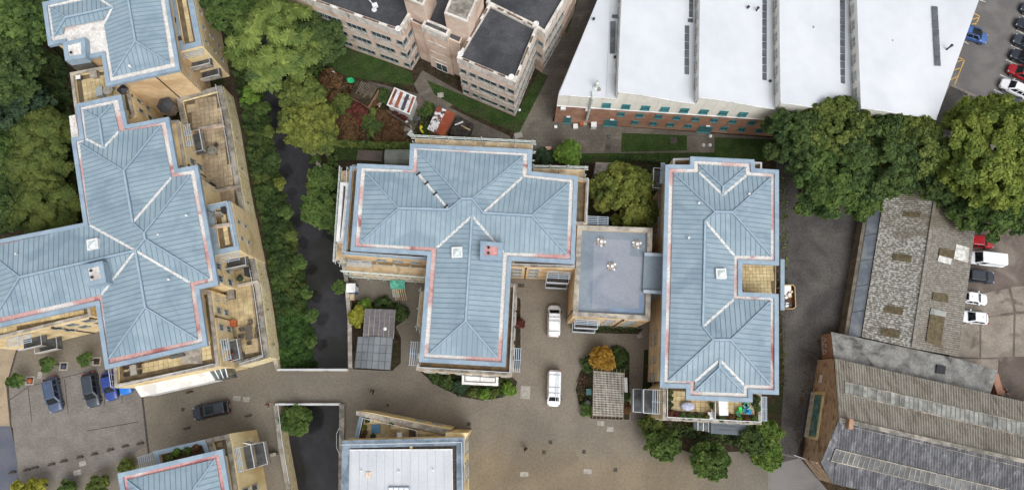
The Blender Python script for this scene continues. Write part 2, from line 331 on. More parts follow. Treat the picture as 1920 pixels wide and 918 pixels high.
wt = [P(a, b, WZ) for a, b in [(380, -80), (430, 100), (480, 200), (500, 300), (520, 420), (545, 520), (560, 640), (575, 700), (520, 757), (530, 840), (540, 918), (560, 1120)]]
wr = [P(a, b, WZ) for a, b in [(540, -80), (556, 100), (570, 200), (585, 270), (620, 330), (640, 430), (656, 520), (662, 600), (662, 700), (650, 757), (648, 840), (648, 918), (650, 1120)]]
o = MB().poly([Vector((p.x, p.y, WZ)) for p in wt] + [Vector((p.x, p.y, WZ)) for p in wr[::-1]]).build('river_water', M['water']); tag(o, kind='structure')
# the sloping west bank, from the foot of the building down to the water
edge_w = [P(a, b, WZ-.3) for a, b in [(438, -60), (452, 0), (470, 90), (492, 170), (512, 290), (536, 400), (560, 500), (586, 620), (592, 692)]]
mb = MB()
for i in range(len(left_top)-1): mb.poly([left_top[i], edge_w[i], edge_w[i+1], left_top[i+1]][::-1])
tag(mb.build('river_bank', M['soil']), kind='structure')
bed = MB().poly([(-500, -500, -2.9), (500, -500, -2.9), (500, 700, -2.9), (-500, 700, -2.9)]).build('river_bed', M['soil']); tag(bed, kind='structure')

def wall_run(name, label, px, z0, z1, t, mat, cop=None, group=None, cat='wall', side=1):
    pts = PL(px, 0); root = thing(name, label, cat, pts[0], group)
    for i in range(len(pts)-1):
        a, b = pts[i], pts[i+1]; d = (b-a).normalized(); n = Vector((d.y, -d.x, 0))*side
        q = [a, b, b+n*t, a+n*t]
        MB().prism(q, z0, z1).build('wall_length', mat, root)
        if cop:
            L = (b-a).length; k = max(1, int(L/.95))
            for j in range(k):
                e, f = a+d*(L*j/k+.006), a+d*(L*(j+1)/k-.006)
                MB().prism([e-n*.05, f-n*.05, f+n*(t+.05), e+n*(t+.05)], z1+.003, z1+.09).build('coping_stone', cop, root)
    return root
wall_run('river_wall', 'long grey river wall running beside the dark water and bike shelters', [(550, 180), (575, 270), (606, 330), (628, 420), (648, 520), (655, 600), (656, 690)], -2.6, .75, .45, M['coping_d'], M['coping'], side=-1)
wall_run('river_wall', 'cream river wall below the bridge on the car park side of the water', [(524, 757), (533, 830), (549, 918), (575, 1100)], -2.6, .8, .5, M['stone'], M['coping_d'], side=1)
wall_run('river_wall', 'low grey river wall beside the flat white roof below the bridge', [(639, 757), (638, 830), (637, 918), (642, 1100)], -2.6, .5, .6, M['coping_d'], M['coping_d'], side=-1)
wall_run('terrace_wall', 'stub of stone wall at the bridge corner beside the big leafy river bank', [(523, 672), (529, 693)], 0, 1.0, .45, M['stone'], M['coping'], side=1)

# bridge deck and its two railings
def sheetz(name, px, z, mat): return sheet(name, px, z, mat)
dk = MB().prism(PL([(519, 691), (662, 691), (645, 759), (514, 759)]), -.9, .002, True).build('bridge_deck', M['kerb']); tag(dk, kind='structure')
sheetz('courtyard_paving', [(655, 470), (1000, 470), (1090, 560), (1222, 590), (1225, 780), (1470, 800), (1462, 860), (1440, 960), (1440, 1060), (644, 1060), (639, 918), (640, 830), (642, 758), (656, 692)], .006, M['pave'])
sheetz('courtyard_paving', [(656, 692), (642, 758), (521, 758), (532, 830), (547, 918), (568, 1060), (276, 1060), (280, 918), (268, 740), (255, 690), (300, 660), (522, 640), (527, 692)], .007, M['pave'])
sheetz('car_park_paving', [(18, 748), (30, 716), (150, 690), (262, 690), (270, 760), (276, 830), (250, 850), (140, 900), (38, 900), (28, 840)], .012, M['parkp'])
sheetz('car_park_apron', [(20, 640), (180, 600), (262, 690), (150, 690), (30, 716), (18, 748), (14, 690)], .010, M['pave'])
sheetz('lower_forecourt', [(30, 870), (140, 850), (276, 800), (285, 918), (300, 1060), (30, 1060)], .009, M['pave'])
sheetz('buff_path', [(-60, 660), (36, 640), (20, 690), (14, 712), (18, 760), (24, 800), (-60, 800)], .014, M['pathb'])
sheetz('asphalt_road', [(-200, 798), (20, 798), (30, 850), (38, 918), (50, 1060), (-200, 1060)], .016, M['asphalt_b'])
# right-hand yards
sheetz('asphalt_yard', [(1455, 300), (1600, 330), (1640, 380), (1600, 640), (1520, 780), (1490, 860), (1560, 930), (1560, 1060), (1440, 1060), (1440, 850), (1462, 860), (1470, 700)], .013, M['asphalt'])
sheetz('asphalt_yard', [(1440, 872), (1500, 858), (1566, 935), (1566, 1060), (1440, 1060)], .017, M['asphalt_l'])
sheetz('concrete_yard', [(1780, 420), (2050, 400), (2050, 1000), (1700, 1000), (1700, 700), (1780, 690)], .006, M['concrete_d'])
yard = MB().poly(PL([(1783, 560), (2050, 560), (2050, 740), (1783, 740)], .008)[::-1]).build('concrete_pavement', M['concrete_d']); tag(yard, kind='structure')
for q in ([(1783, 613), (1836, 600), (1836, 670), (1790, 668)], [(1840, 596), (1900, 590), (1898, 668), (1839, 670)], [(1904, 589), (1990, 584), (1990, 668), (1902, 668)],
          [(1796, 560), (1890, 540), (1900, 584), (1838, 594), (1797, 606)], [(1895, 538), (1990, 530), (1990, 580), (1905, 583)], [(1797, 672), (1872, 673), (1870, 697), (1797, 690)]):
    MB().prism(PL(q, .0), .0, .03).build('concrete_slab', M['concrete'], yard)
sheetz('asphalt_patch', [(1875, 672), (2050, 664), (2050, 760), (1930, 760), (1868, 735)], .035, M['concrete_d'])
sheetz('car_park_asphalt', [(1690, 260), (1850, -120), (2150, -120), (2150, 260), (1800, 330)], .009, M['asphalt_l'])
sheetz('dark_ramp', [(1742, 240), (1780, 159), (1816, 176), (1793, 226), (1780, 255)], .02, M['asphalt'])
sheetz('dark_ramp', [(1793, 228), (1818, 178), (1854, 192), (1830, 250)], .02, M['asphalt'])
# north side: paths and lawns
sheetz('slab_path', [(960, 262), (1110, -80), (1150, -80), (1035, 228), (1500, 262), (1480, 300), (1000, 292)], .008, M['pathp'])
sheetz('slab_path', [(690, 152), (800, 180), (870, 215), (955, 255), (975, 285), (900, 300), (850, 240), (780, 205), (685, 172)], .010, M['pathp'])
sheetz('slab_path', [(776, 158), (792, 132), (870, 176), (845, 200), (800, 205)], .014, M['pathp'])
sheetz('slab_path', [(768, 190), (795, 175), (806, 182), (775, 248), (755, 262)], .012, M['concrete_d'])
sheetz('lawn', [(560, -60), (620, 60), (772, 137), (776, 160), (690, 150), (640, 140), (596, 110)], .012, M['grass'])
sheetz('lawn', [(800, 150), (862, 176), (966, 220), (1010, 135), (1028, 142), (973, 250), (880, 214), (815, 178)], .016, M['grass'])
sheetz('lawn', [(1056, 0), (1084, -50), (1100, -50), (1064, 62), (1050, 56)], .014, M['grass'])
sheetz('lawn', [(1166, 249), (1288, 254), (1288, 282), (1164, 285)], .016, M['grass'])
sheetz('lawn', [(1340, 257), (1460, 262), (1470, 300), (1000, 305), (1000, 288), (1340, 286)], .015, M['grass'])
sheetz('lawn', [(625, 268), (760, 275), (760, 300), (630, 300)], .012, M['grass'])

# painted lines, kerbs, covers
lineroot = None
def strip(name, a, b, wdt, z, mat, label, cat, group):
    p, q = P(*a), P(*b); d = (q-p).normalized(); n = Vector((-d.y, d.x, 0))*wdt/2
    o = MB().poly([p-n+Vector((0, 0, z)), q-n+Vector((0, 0, z)), q+n+Vector((0, 0, z)), p+n+Vector((0, 0, z))]).build(name, mat)
    return tag(o, label, cat, group, 'structure')
for a, b in [((1700+520/3.827, 0), (1700+565/3.827, 15/3.827)), ((1808, 78), (1816, 83)), ((1906, 57), (1920, 64)), ((1896, 85), (1912, 93)), ((1886, 112), (1906, 121)), ((1875, 140), (1895, 149)), ((1864, 168), (1880, 176)), ((1917, 30), (1930, 37))]:
    strip('bay_line', a, b, .12, .013, M['line_w'], None, None, None)
for a, b in [((1826, 25), (1837, 31)), ((1837, 31), (1829, 47)), ((1823, 37), (1834, 33)), ((1822, 46), (1832, 43)), ((1796, 107), (1808, 113)), ((1808, 113), (1790, 159)), ((1792, 117), (1807, 112)), ((1785, 133), (1800, 128)), ((1778, 152), (1794, 144))]:
    strip('yellow_hatching', a, b, .14, .013, M['line_y'], None, None, None)
for a, b in [((1780, 158), (1854, 192)), ((1817, 177), (1794, 226)), ((1780, 158), (1742, 240))]:
    strip('kerb_line', a, b, .35, .03, M['line_w'] if False else M['kerb'], None, None, None)
for a, b in [((53, 728), (60, 790)), ((121, 710), (128, 775)), ((195, 705), (196, 760)), ((228, 690), (229, 755)), ((163, 807), (260, 790)), ((14, 752), (60, 720)), ((60, 722), (160, 697))]:
    strip('dark_setts', a, b, .1, .018, M['drainc'], None, None, None)
strip('dark_setts', (266, 735), (279, 850), .28, .018, M['drainc'], None, None, None)
strip('dark_setts', (36, 640), (14, 720), .25, .02, M['drainc'], None, None, None)
strip('dark_setts', (13, 720), (21, 800), .25, .022, M['drainc'], None, None, None)
strip('bay_line', (1441, 918), (1444, 870), .12, .02, M['kerb'], None, None, None)
strip('yard_joint', (1465, 850), (1510, 862), .1, .025, M['kerb'], None, None, None)
for i, (x, y, wx, wy, k) in enumerate([(985, 735, 1.3, 1.7, 'p'), (444, 746, 1, .65, 'p'), (462, 748, .9, .65, 'p'), (155, 868, .9, .65, 'p'), (145, 885, .95, .65, 'p'), (983, 888, 1.1, .6, 'p'), (1102, 883, 1.1, .6, 'p'),
        (1126, 793, .9, .6, 'p'), (1144, 804, .9, .65, 'p'), (1199, 628, .7, .7, 'p'), (727, 759, .35, .35, 'd'), (879, 794, .5, .5, 'd'), (1032, 828, .5, .5, 'd'), (1020, 847, .5, .5, 'd'), (1095, 846, .5, .5, 'd'), (1154, 880, .5, .5, 'd'),
        (343, 767, .45, .45, 'd'), (1140, 276, .7, .7, 'd'), (1263, 263, 1.0, 1.0, 'd'), (977, 535, .9, .5, 'd'), (1472, 611, .5, .5, 'd'), (75, 703, .6, .9, 'p')]):
    p = P(x, y)
    lab = [None]
    o = MB().box((p.x, p.y, .02), (wx, wy, .03), .25 if i in (3, 4, 9) else -.05).build('access_cover' if k == 'p' else 'drain_cover', M['mcover'] if k == 'p' else M['drainc'])
    where = ['large pale cover between the shrub bed and the ladder van', 'pale cover behind the black car, the left of a pair', 'pale cover behind the black car, the right of a pair', 'pale cover just below the row of low posts, upper of two', 'pale cover below the row of low posts, lower of two',
             'pale cover in the sandy paving below the dark person', 'pale cover in the sandy paving, the right one', 'pale cover below the trellis pergola, upper of two', 'pale cover below the trellis pergola, lower of two', 'pale cover tucked by the flat roofed link building',
             'small iron gully right of the bridge end', 'small iron gully above the corner of the white flat roof', 'iron gully in the paving nearest the ladder van', 'iron gully in the paving beside the person in black', 'iron gully in the middle of the sandy paving edge', 'iron gully near the round green trees',
             'square iron gully left of the black car', 'square iron cover on the slab path by the small lawn', 'round worn patch cover in the long lawn below the warehouse', 'iron cover in the dark corner beside the upper balconies', 'small cover in the asphalt yard', 'pale square cover in the car park apron'][i]
    tag(o, where, 'cover' if k == 'p' else 'drain', None)

# ------------------------------------------------------------------ apartment roofs and walls
M['rib'] = nmat('roof_shade_blue', c(106, 127, 144), rough=.6)  # darker blue: shade of raised seams and ridge rolls, put into the colour
def seam_roof(root, nodes, faces, valleys, ridges, ze, pitch, pw=.62):
    pos = {}
    for ea, eb, names in faces:
        ea = nodes[ea] if isinstance(ea, str) else ea; eb = nodes[eb] if isinstance(eb, str) else eb
        a, b = P(*ea, ze), P(*eb, ze); u = (b-a).normalized()
        cxy = sum((P(*nodes[n], ze) for n in names), Vector((0, 0, 0)))/len(names)
        n2 = Vector((-u.y, u.x, 0))
        if n2.dot(cxy-a) < 0: n2 = -n2
        v = (n2+Vector((0, 0, pitch))).normalized(); nrm = u.cross(v)
        if nrm.z < 0: nrm = -nrm
        pts = [hitplane(*nodes[n], a, nrm) for n in names]
        for n, p in zip(names, pts): pos.setdefault(n, []).append(p)
        uv = [Vector(((p-a).dot(u), (p-a).dot(v))) for p in pts]
        u0 = min(q.x for q in uv); u1 = max(q.x for q in uv); k0 = math.floor(u0/pw)
        k = k0
        while k*pw < u1:
            lo, hi = k*pw+.004, (k+1)*pw-.004; k += 1
            pc = clip_half(clip_half(uv, lambda p: p.x-lo), lambda p: hi-p.x)
            if len(pc) < 3: continue
            ar = abs(sum(pc[i-1].x*pc[i].y-pc[i].x*pc[i-1].y for i in range(len(pc))))/2
            if ar < .03: continue
            top = [a+u*p.x+v*p.y+nrm*.05 for p in pc]
            sgn = (top[1]-top[0]).cross(top[2]-top[1]); m = MB()
            if area([(p.x, p.y) for p in top]) < 0: top = top[::-1]
            nn = len(top); m.v = [tuple(p) for p in top]+[tuple(p-nrm*.045) for p in top]
            m.f = [tuple(range(nn))]+[(i, nn+i, nn+(i+1) % nn, (i+1) % nn) for i in range(nn)]
            nf = len(m.f)
            ys = [p.y for p in pc if abs(p.x-lo) < .02]
            if len(ys) >= 2 and max(ys)-min(ys) > .15:
                m.bar(a+u*lo+v*min(ys)+nrm*.07, a+u*lo+v*max(ys)+nrm*.07, .055, .06, nrm)
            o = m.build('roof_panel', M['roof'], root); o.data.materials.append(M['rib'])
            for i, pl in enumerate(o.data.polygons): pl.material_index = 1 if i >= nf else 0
    avg = {n: sum(q, Vector((0, 0, 0)))/len(q) for n, q in pos.items()}
    for n, q in avg.items(): q.z = max(p.z for p in pos[n])
    up = Vector((0, 0, .07))
    for x, y in valleys:
        MB().bar(avg[x]+up*.9, avg[y]+up*.9, .3, .06).build('valley_gutter', M['valley'], root)
    for x, y in ridges:
        hip = abs(avg[x].z-avg[y].z) > .15
        rc_ = MB().bar(avg[x]+up*.8, avg[y]+up*.8, .24 if hip else .36, .09).build('ridge_shade_strip', M['rib'], root)  # added dark strip standing in for the shade beside the roll
        MB().bar(avg[x]+up*1.9, avg[y]+up*1.9, .13 if hip else .24, .12).build('ridge_roll', M['cap'], rc_)
    return avg
def eaves(root, px, ze, gut, fw=.52, wall=None, zb=0.0, inset=.85):
    ring = [Vector((p.x, p.y, 0)) for p in PL(px, ze+.1)]
    if area(ring) < 0: ring = ring[::-1]
    inn = offset(ring, fw)
    MB().ring(ring, inn, ze-.42, ze+.1).build('fascia', M['fascia'], root)
    MB().prism(offset(ring, fw-.02), ze-.4, ze-.14).build('gutter', gut, root)
    if wall:
        wr_ = offset(ring, inset); MB().prism(wr_, zb, ze-.35).build('wall', wall, root); return wr_
    return ring
def slabs(root, ring, z, size, rz, mat, thick=.05, gap=.035, inset=.12):
    r = offset(ring, inset); cs, sn = math.cos(rz), math.sin(rz); rl = [(p[0]*cs+p[1]*sn, -p[0]*sn+p[1]*cs) for p in r]
    x0, x1 = min(p[0] for p in rl), max(p[0] for p in rl); y0, y1 = min(p[1] for p in rl), max(p[1] for p in rl)
    m = MB(); x = x0
    while x < x1:
        y = y0
        while y < y1:
            q = [(x, y), (x+size-gap, y), (x+size-gap, y+size-gap), (x, y+size-gap)]
            if sum(inpoly(a, b, rl) for a, b in q) >= 4:
                m.prism([(a*cs-b*sn, a*sn+b*cs) for a, b in q], z, z+thick+random.uniform(-.006, .006))
            y += size
        x += size
    if m.v: tag(m.build('paving_slabs', mat, root), kind='stuff')
def terrace(root, px, zc, wall, cop, zb=0.0, floor='slab', para=.55, cw=.42, rz=None, size=.6):
    ring = [Vector((p.x, p.y, 0)) for p in PL(px, zc)]
    if area(ring) < 0: ring = ring[::-1]
    zf = zc-para
    MB().prism(ring, zb, zf).build('lower_wall', wall, root)
    if para > .05:
        MB().ring(offset(ring, .03), offset(ring, cw-.04), zf-.01, zc-.1).build('parapet', wall, root)
        n = len(ring); inn = offset(ring, cw)
        for i in range(n):
            a, b, e, f = ring[i], ring[(i+1) % n], inn[(i+1) % n], inn[i]
            MB().prism([a, b, e, f], zc-.098, zc).build('coping', cop, root)
    if floor:
        fr = offset(ring, cw+.02)
        MB().prism(fr, zf-.02, zf+.02).build('terrace_floor', M['joint'], root)
        if rz is None:
            d = max(((ring[i]-ring[i-1]) for i in range(len(ring))), key=lambda q: q.length); rz = math.atan2(d.y, d.x)
        slabs(root, fr, zf+.025, size, rz, M[floor])
    return ring

WCACHE = {}
def window(root, p, out, wd, ht, fm='frame', gm='glass', mull=1, trans=False, name='window'):
    """p: bottom centre on the wall; out: outward unit vector"""
    key = (round(wd, 2), round(ht, 2), fm, gm, mull, trans)
    if key not in WCACHE:
        f = MB(); t = .07
        f.box((-wd/2+t/2, .03, ht/2), (t, .1, ht)); f.box((wd/2-t/2, .03, ht/2), (t, .1, ht))
        f.box((0, .03, t/2), (wd-2*t, .1, t)); f.box((0, .03, ht-t/2), (wd-2*t, .1, t))
        for k in range(1, mull+1): f.box((-wd/2+wd*k/(mull+1), .03, ht/2), (t*.8, .09, ht-2*t))
        if trans: f.box((0, .032, ht*.62), (wd-2*t, .08, t))
        s_ = MB(); s_.box((0, .08, -.04), (wd+.12, .2, .07))
        g = MB(); g.box((0, .012, ht/2), (wd-2*t+.01, .03, ht-2*t+.01))
        WCACHE[key] = (f.mesh('window', mat=M[fm]), g.mesh('pane', mat=M[gm]), s_.mesh('sill', mat=M['coping'] if fm != 'frame_t' else M['frame_t']))
    fme, gme, sme = WCACHE[key]
    o = bpy.data.objects.new(name, fme); link(o, root, p); o.rotation_euler.z = math.atan2(out.y, out.x)-math.pi/2
    for nm, me in (('pane', gme), ('sill', sme)):
        q = bpy.data.objects.new(nm, me); COL.objects.link(q); q.parent = o
    return o
def row(root, a, b, zs, n=None, ts=None, wd=.9, ht=1.25, flip=False, off=.0, **k):
    a = Vector((a[0], a[1], 0)); b = Vector((b[0], b[1], 0)); d = (b-a).normalized(); out = Vector((d.y, -d.x, 0))
    if flip: out = -out
    ts = ts or [(i+.5)/n for i in range(n)]
    for z in zs:
        for t in ts: window(root, a+(b-a)*t+out*(.003+off)+Vector((0, 0, z)), out, wd, ht, **k)
def down_pipe(root, p, z0, z1, out, mat='pipe'):
    m = MB(); q = Vector((p[0], p[1], 0))+out*.1
    m.tube(q+Vector((0, 0, z0)), q+Vector((0, 0, z1)), .07); m.box((q.x, q.y, z1+.08), (.28, .24, .2))
    return m.build('drainpipe', M[mat], root)
def balcony_stack(root, a_px, b_px, out, depth, levels=(6.2, 3.2), z=9.15, front=.25, clr='coping'):
    a, b = P(*a_px, z), P(*b_px, z); a.z = b.z = 0; d = (b-a).normalized(); L = (b-a).length
    o = Vector(out).normalized(); o = (o-d*o.dot(d)).normalized(); up = Vector((0, 0, 1)); m = MB()
    n = max(4, int(depth/.23))
    for k in range(n):
        q = o*(depth*(k+.5)/n)+up*z; m.bar(a+q, b+q, .085, .05)
    for t in (0, .5, 1): m.bar(a+(b-a)*t+up*(z-.04), a+(b-a)*t+o*depth+up*(z-.04), .06, .08)
    m.build('louvre_canopy', M['louvre'], root)
    dd = depth
    for zz in levels:
        dd += front
        s_ = MB().prism([a+o*.01, b+o*.01, b+o*dd, a+o*dd], zz-.2, zz, True).build('balcony', M['darkmetal'], root)
        r = MB(); r.prism([a+o*(dd-.06), b+o*(dd-.06), b+o*dd, a+o*dd], zz+.002, zz+1.0)
        r.build('balcony_front', M['coping'] if clr == 'coping' else M['louvre'], s_)
        r = MB()
        for q in (a, b): r.bar(q+o*.05+up*(zz+1.0), q+o*(dd-.07)+up*(zz+1.0), .06, .06)
        r.bar(a+o*(dd-.03)+up*(zz+1.04), b+o*(dd-.03)+up*(zz+1.04), .1, .05); r.build('handrail', M['rail'], s_)
def roof_light(root, px, z, size, rz):
    p = P(*px, z); m = MB(); h = size/2; cs = [(-h, -h), (h, -h), (h, h), (-h, h)]
    rot = Matrix.Rotation(rz, 2); R = [rot @ Vector(q)+p.xy for q in cs]; Ri = [rot @ (Vector(q)*.74)+p.xy for q in cs]
    o = MB().ring(R, Ri, z-.35, z+.22).build('rooflight', M['white'], root)
    t = p+Vector((0, 0, .4)); g = MB()
    for i in range(4):
        a, b = Ri[i], Ri[(i+1) % 4]; g.poly([(a.x, a.y, z+.12), (b.x, b.y, z+.12), (t.x, t.y, t.z)])
    g.build('glazed_dome', nmat('pale_dome_glass', c(178, 192, 192), c(214, 222, 222), 1.5, rough=.2), o)
def plant_box(root, px, z0, z1, inner='gutter', vents=2):
    r = [Vector((p.x, p.y, 0)) for p in PL(px, z1)]
    if area(r) < 0: r = r[::-1]
    o = MB().prism(offset(r, .02), z0, z1-.16).build('plant_box', M['fascia'], root)
    MB().ring(r, offset(r, .55), z1-.158, z1).build('box_rim', M['fascia'], o)
    MB().prism(offset(r, .552), z1-.158, z1-.1).build('box_top', M[inner], o)
    cxy = sum(r, Vector((0, 0, 0)))/4
    for k in range(vents):
        q = r[0].lerp(r[1], .38 if vents > 1 else .3).lerp(r[3].lerp(r[2], .38), .36+.3*k)
        MB().lathe((q.x, q.y, z1-.1), [(.13, 0), (.13, .16), (.17, .18), (.17, .24), (.02, .27)], 8).build('vent_cap', M['black'], o)
def vent(root, px, z, r=.1):
    p = P(*px, z); MB().lathe((p.x, p.y, z-.25), [(r, 0), (r, .4), (r*1.7, .42), (r*1.7, .5), (.01, .56)], 8).build('roof_vent', M['white'], root)
def railing(root, pts, z, h=1.0, posts=1.1, mat='rail', mid=True, name='railing'):
    m = MB(); up = Vector((0, 0, 1))
    for i in range(len(pts)-1):
        a, b = Vector((pts[i].x, pts[i].y, z)), Vector((pts[i+1].x, pts[i+1].y, z)); L = (b-a).length; n = max(1, round(L/posts))
        m.bar(a+up*h, b+up*h, .07, .05)
        if mid: m.bar(a+up*h*.5, b+up*h*.5, .035)
        for k in range(n+1): q = a+(b-a)*(k/n); m.bar(q, q+up*h, .05)
    return m.build(name, M[mat], root)
def wallpts(a, b, z): return P(a[0], a[1], z), P(b[0], b[1], z)
ZE = 12.0
M['slatey'] = nmat('slate_grey_porch_metal', c(78, 88, 100), c(88, 98, 110), .8, rough=.6)
SO, NO, EO, WO = Vector((0, -1, 0)), Vector((0, 1, 0)), Vector((1, 0, 0)), Vector((-1, 0, 0))
# ---- A1: the apartment block at the top left corner
A1 = thing('apartment_building', 'blue hipped metal roof block at the top left corner with stair tower and terrace', 'building', P(260, 60), 'blue roofed apartment blocks')
a1_out = [(78.8, 4.4), (170, -17), (158, -75), (298, -108), (337.4, 130.7), (199, 161.4), (190, 104), (160, 110), (122, 114), (117, 80), (90, 85.8)]
wA1 = eaves(A1, a1_out, ZE, M['gutter_white'], wall=M['buff2'], inset=.6)
seam_roof(A1, dict(w1=(93.8, 14.4), w2=(102, 68.3), Wn=(124.5, 33.8), Wj=(212, 15), cN=(183, -4), t0=(119.5, 64), t1=(119.5, 52.3), t2=(194, 37.5), e1=(195.3, 45), SW=(212, 144.4), SE=(319.2, 119.4), Sn=(254.2, 77.7), rN=(227.5, -80), nw=(172, -68), ne=(286.5, -92)),
    [('w1', (178, -5), ['w1', 'cN', 'Wj', 'Wn']), ('w1', 'w2', ['w1', 'w2', 'Wn']), ('w2', (195, 46.3), ['Wn', 'w2', 't0', 't1', 't2', 'Wj']),
     ('SW', 'e1', ['SW', 'Sn', 'rN', 'nw', 'cN', 'Wj', 'e1']), ('SW', 'SE', ['SW', 'SE', 'Sn']), ('SE', 'ne', ['SE', 'Sn', 'rN', 'ne'])],
    [('cN', 'Wj'), ('Wj', 'e1')], [('Wn', 'Wj'), ('w1', 'Wn'), ('w2', 'Wn'), ('SW', 'Sn'), ('SE', 'Sn'), ('Sn', 'rN')], ZE, .17)
plant_box(A1, [(117, 80), (159, 69.5), (160.5, 107.7), (122, 114)], ZE-.4, ZE+1.0, 'gutter_white', 1)
tw = MB(); ta = P(122, 114, ZE); tb = P(160, 108, ZE)                # dark ribbed tower wall below the box
for k in range(22):
    q = ta.lerp(tb, (k+.5)/22); tw.box((q.x, q.y-.06, 8.2), (.14, .12, 7.0), math.atan2(tb.y-ta.y, tb.x-ta.x))
tw.build('ribbed_cladding', M['dclad'], A1)
terrace(A1, [(355, -40), (379, 85.2), (334, 96.5), (312, -30)], 9.4, M['buff'], M['fascia'], cw=.8)
terrace(A1, [(130.7, 136.3), (195, 124), (238, 154), (252, 214), (228, 240), (146, 252)], 9.4, M['buff'], M['coping'])
vent(A1, (244, 124.5), ZE+.6); vent(A1, (100, 72), ZE-.1, .06)
gA, gB = P(199, 161.4, ZE), P(337.4, 130.7, ZE)
a, b = wA1[[i for i in range(len(wA1)) if (wA1[i]-Vector((gA.x, gA.y))).length < 1.2][0]], wA1[[i for i in range(len(wA1)) if (wA1[i]-Vector((gB.x, gB.y))).length < 1.2][0]]
dpo = Vector(((b-a).y, -(b-a).x, 0)).normalized()
down_pipe(A1, a.lerp(b, .63), 3.7, 11.2, dpo)
m = MB(); m.bar(Vector((a.x, a.y, 11.3))+dpo*.05, Vector((b.x, b.y, 11.3))+dpo*.05, .1, .6); m.build('white_band', M['whitewall'], A1)
# east face of the projecting wing, with its small windows
a, b = P(355, -40, 9.4), P(379, 85.2, 9.4)
row(A1, b, a, [7.2, 4.6], ts=[.14, .36, .60, .82], wd=.42, ht=.95, mull=0)
row(A1, b, a, [2.0], ts=[.14, .36], wd=.42, ht=.95, mull=0)
a, b = P(337.4, 130.7, ZE), P(334, 96.5, 9.4)
row(A1, P(335.5, 131, ZE)+Vector((-.55, .1, 0)), P(330, 96, ZE)+Vector((-.55, 0, 0)), [8.0, 5.4], ts=[.35], wd=.95, ht=1.35)
balcony_stack(A1, (336, 97.5), (378, 87), (0.2, -1, 0), 1.3, (5.9, 2.9), 8.9)

# ---- A2: the long cross-shaped block
A2 = thing('apartment_building', 'large cross-shaped blue metal roof block on the left with yellow stone podium terraces', 'building', P(300, 470), 'blue roofed apartment blocks')
a2_out = [(140.7, 195.2), (226.5, 177), (238.5, 233.5), (316, 219), (333.2, 315.8), (370.2, 309), (409.5, 533.3), (373.5, 541.5), (388.9, 647.7), (196.9, 692), (179.1, 572), (0, 612.6), (-31, 620), (-52, 458.5), (156, 417.5), (133, 259), (149, 255.5)]
eaves(A2, a2_out, ZE, M['gutter'], wall=M['buff'])
n2 = dict(a1=(156.4, 206.5), a2=(211.5, 195.2), a3=(223.4, 247), a4=(302, 236), a5=(322, 333), a6=(357.4, 328), a7=(392.6, 522), a8=(356, 529.5), a9=(371, 636), a10=(205, 672), a11=(190.7, 552), a12=(-12, 598), a13=(-30, 466), a14=(168.5, 422), a15=(150, 269.5), a16=(162.6, 261),
    N1=(233.4, 320.8), S1=(250, 417), M1=(271.5, 437), M2=(273.3, 448), J=(255.5, 470), W1=(39, 519.5), S2=(273.3, 576), n1=(186.4, 223), n2=(194.6, 277.6))
seam_roof(A2, n2, [('a1', 'a2', ['a1', 'a2', 'n1']), ('a16', 'a1', ['a1', 'n1', 'n2', 'a16']), ('a2', 'a3', ['a2', 'a3', 'n2', 'n1']), ('a3', 'a4', ['a16', 'n2', 'a3', 'a4', 'N1', 'a15']),
    ('a14', 'a15', ['a15', 'N1', 'S1', 'M1', 'M2', 'J', 'a14']), ('a4', 'a5', ['a4', 'a5', 'S1', 'N1']), ('a5', 'a6', ['a5', 'a6', 'M1', 'S1']), ('a6', 'a7', ['a6', 'a7', 'M2', 'M1']),
    ('a7', 'a8', ['a7', 'a8', 'J', 'M2']), ('a8', 'a9', ['a8', 'a9', 'S2', 'J']), ('a9', 'a10', ['a9', 'a10', 'S2']), ('a10', 'a11', ['a10', 'a11', 'J', 'S2']),
    ('a11', 'a12', ['a11', 'a12', 'W1', 'J']), ('a12', 'a13', ['a12', 'a13', 'W1']), ('a13', 'a14', ['a13', 'a14', 'J', 'W1'])],
    [('a16', 'n2'), ('a3', 'n2'), ('a5', 'S1'), ('J', 'a8'), ('J', 'a14'), ('J', 'a11')],
    [('n1', 'n2'), ('N1', 'S1'), ('S1', 'M1'), ('M1', 'M2'), ('M2', 'J'), ('J', 'W1'), ('J', 'S2'), ('a1', 'n1'), ('a2', 'n1'), ('a15', 'N1'), ('a4', 'N1'), ('a6', 'M1'), ('a7', 'M2'), ('a9', 'S2'), ('a10', 'S2'), ('a12', 'W1'), ('a13', 'W1')], ZE, .17)
roof_light(A2, (175, 458), ZE+.75, 1.35, .22)
plant_box(A2, [(154, 497), (192, 488.5), (199, 529), (161, 537)], ZE, ZE+2.0, 'gutter_white', 2)
for q in ((31, 476), (350, 404), (297, 440), (317, 524)): vent(A2, q, ZE+.8, .08)
# lower terraces
terrace(A2, [(214, 727), (411, 686), (394, 543), (360, 545), (370, 640), (212, 676)], 9.4, M['buff'], M['coping'])
terrace(A2, [(335, 225), (350, 314), (330, 316), (312, 226)], 9.4, M['buff'], M['coping'], floor=None, para=.3)
eb = terrace(A2, [(387.7, 385), (431.5, 376.4), (449.6, 468.8), (401.4, 479)], 9.4, M['buff'], M['fascia'], cw=.7)
terrace(A2, [(172, 592), (0, 634), (-60, 648), (-60, 600), (165, 560)], 9.4, M['buff'], M['coping'])
POD = [(416, 159.5), (429.5, 220), (447, 330), (478, 492), (488, 540), (505.4, 670), (446, 687), (425, 640), (360, 330), (330, 182)]
pr = terrace(A2, POD, 4.2, M['stone'], M['coping_d'], cw=.7, floor='slab_b', para=.55, size=.62, rz=math.radians(100))
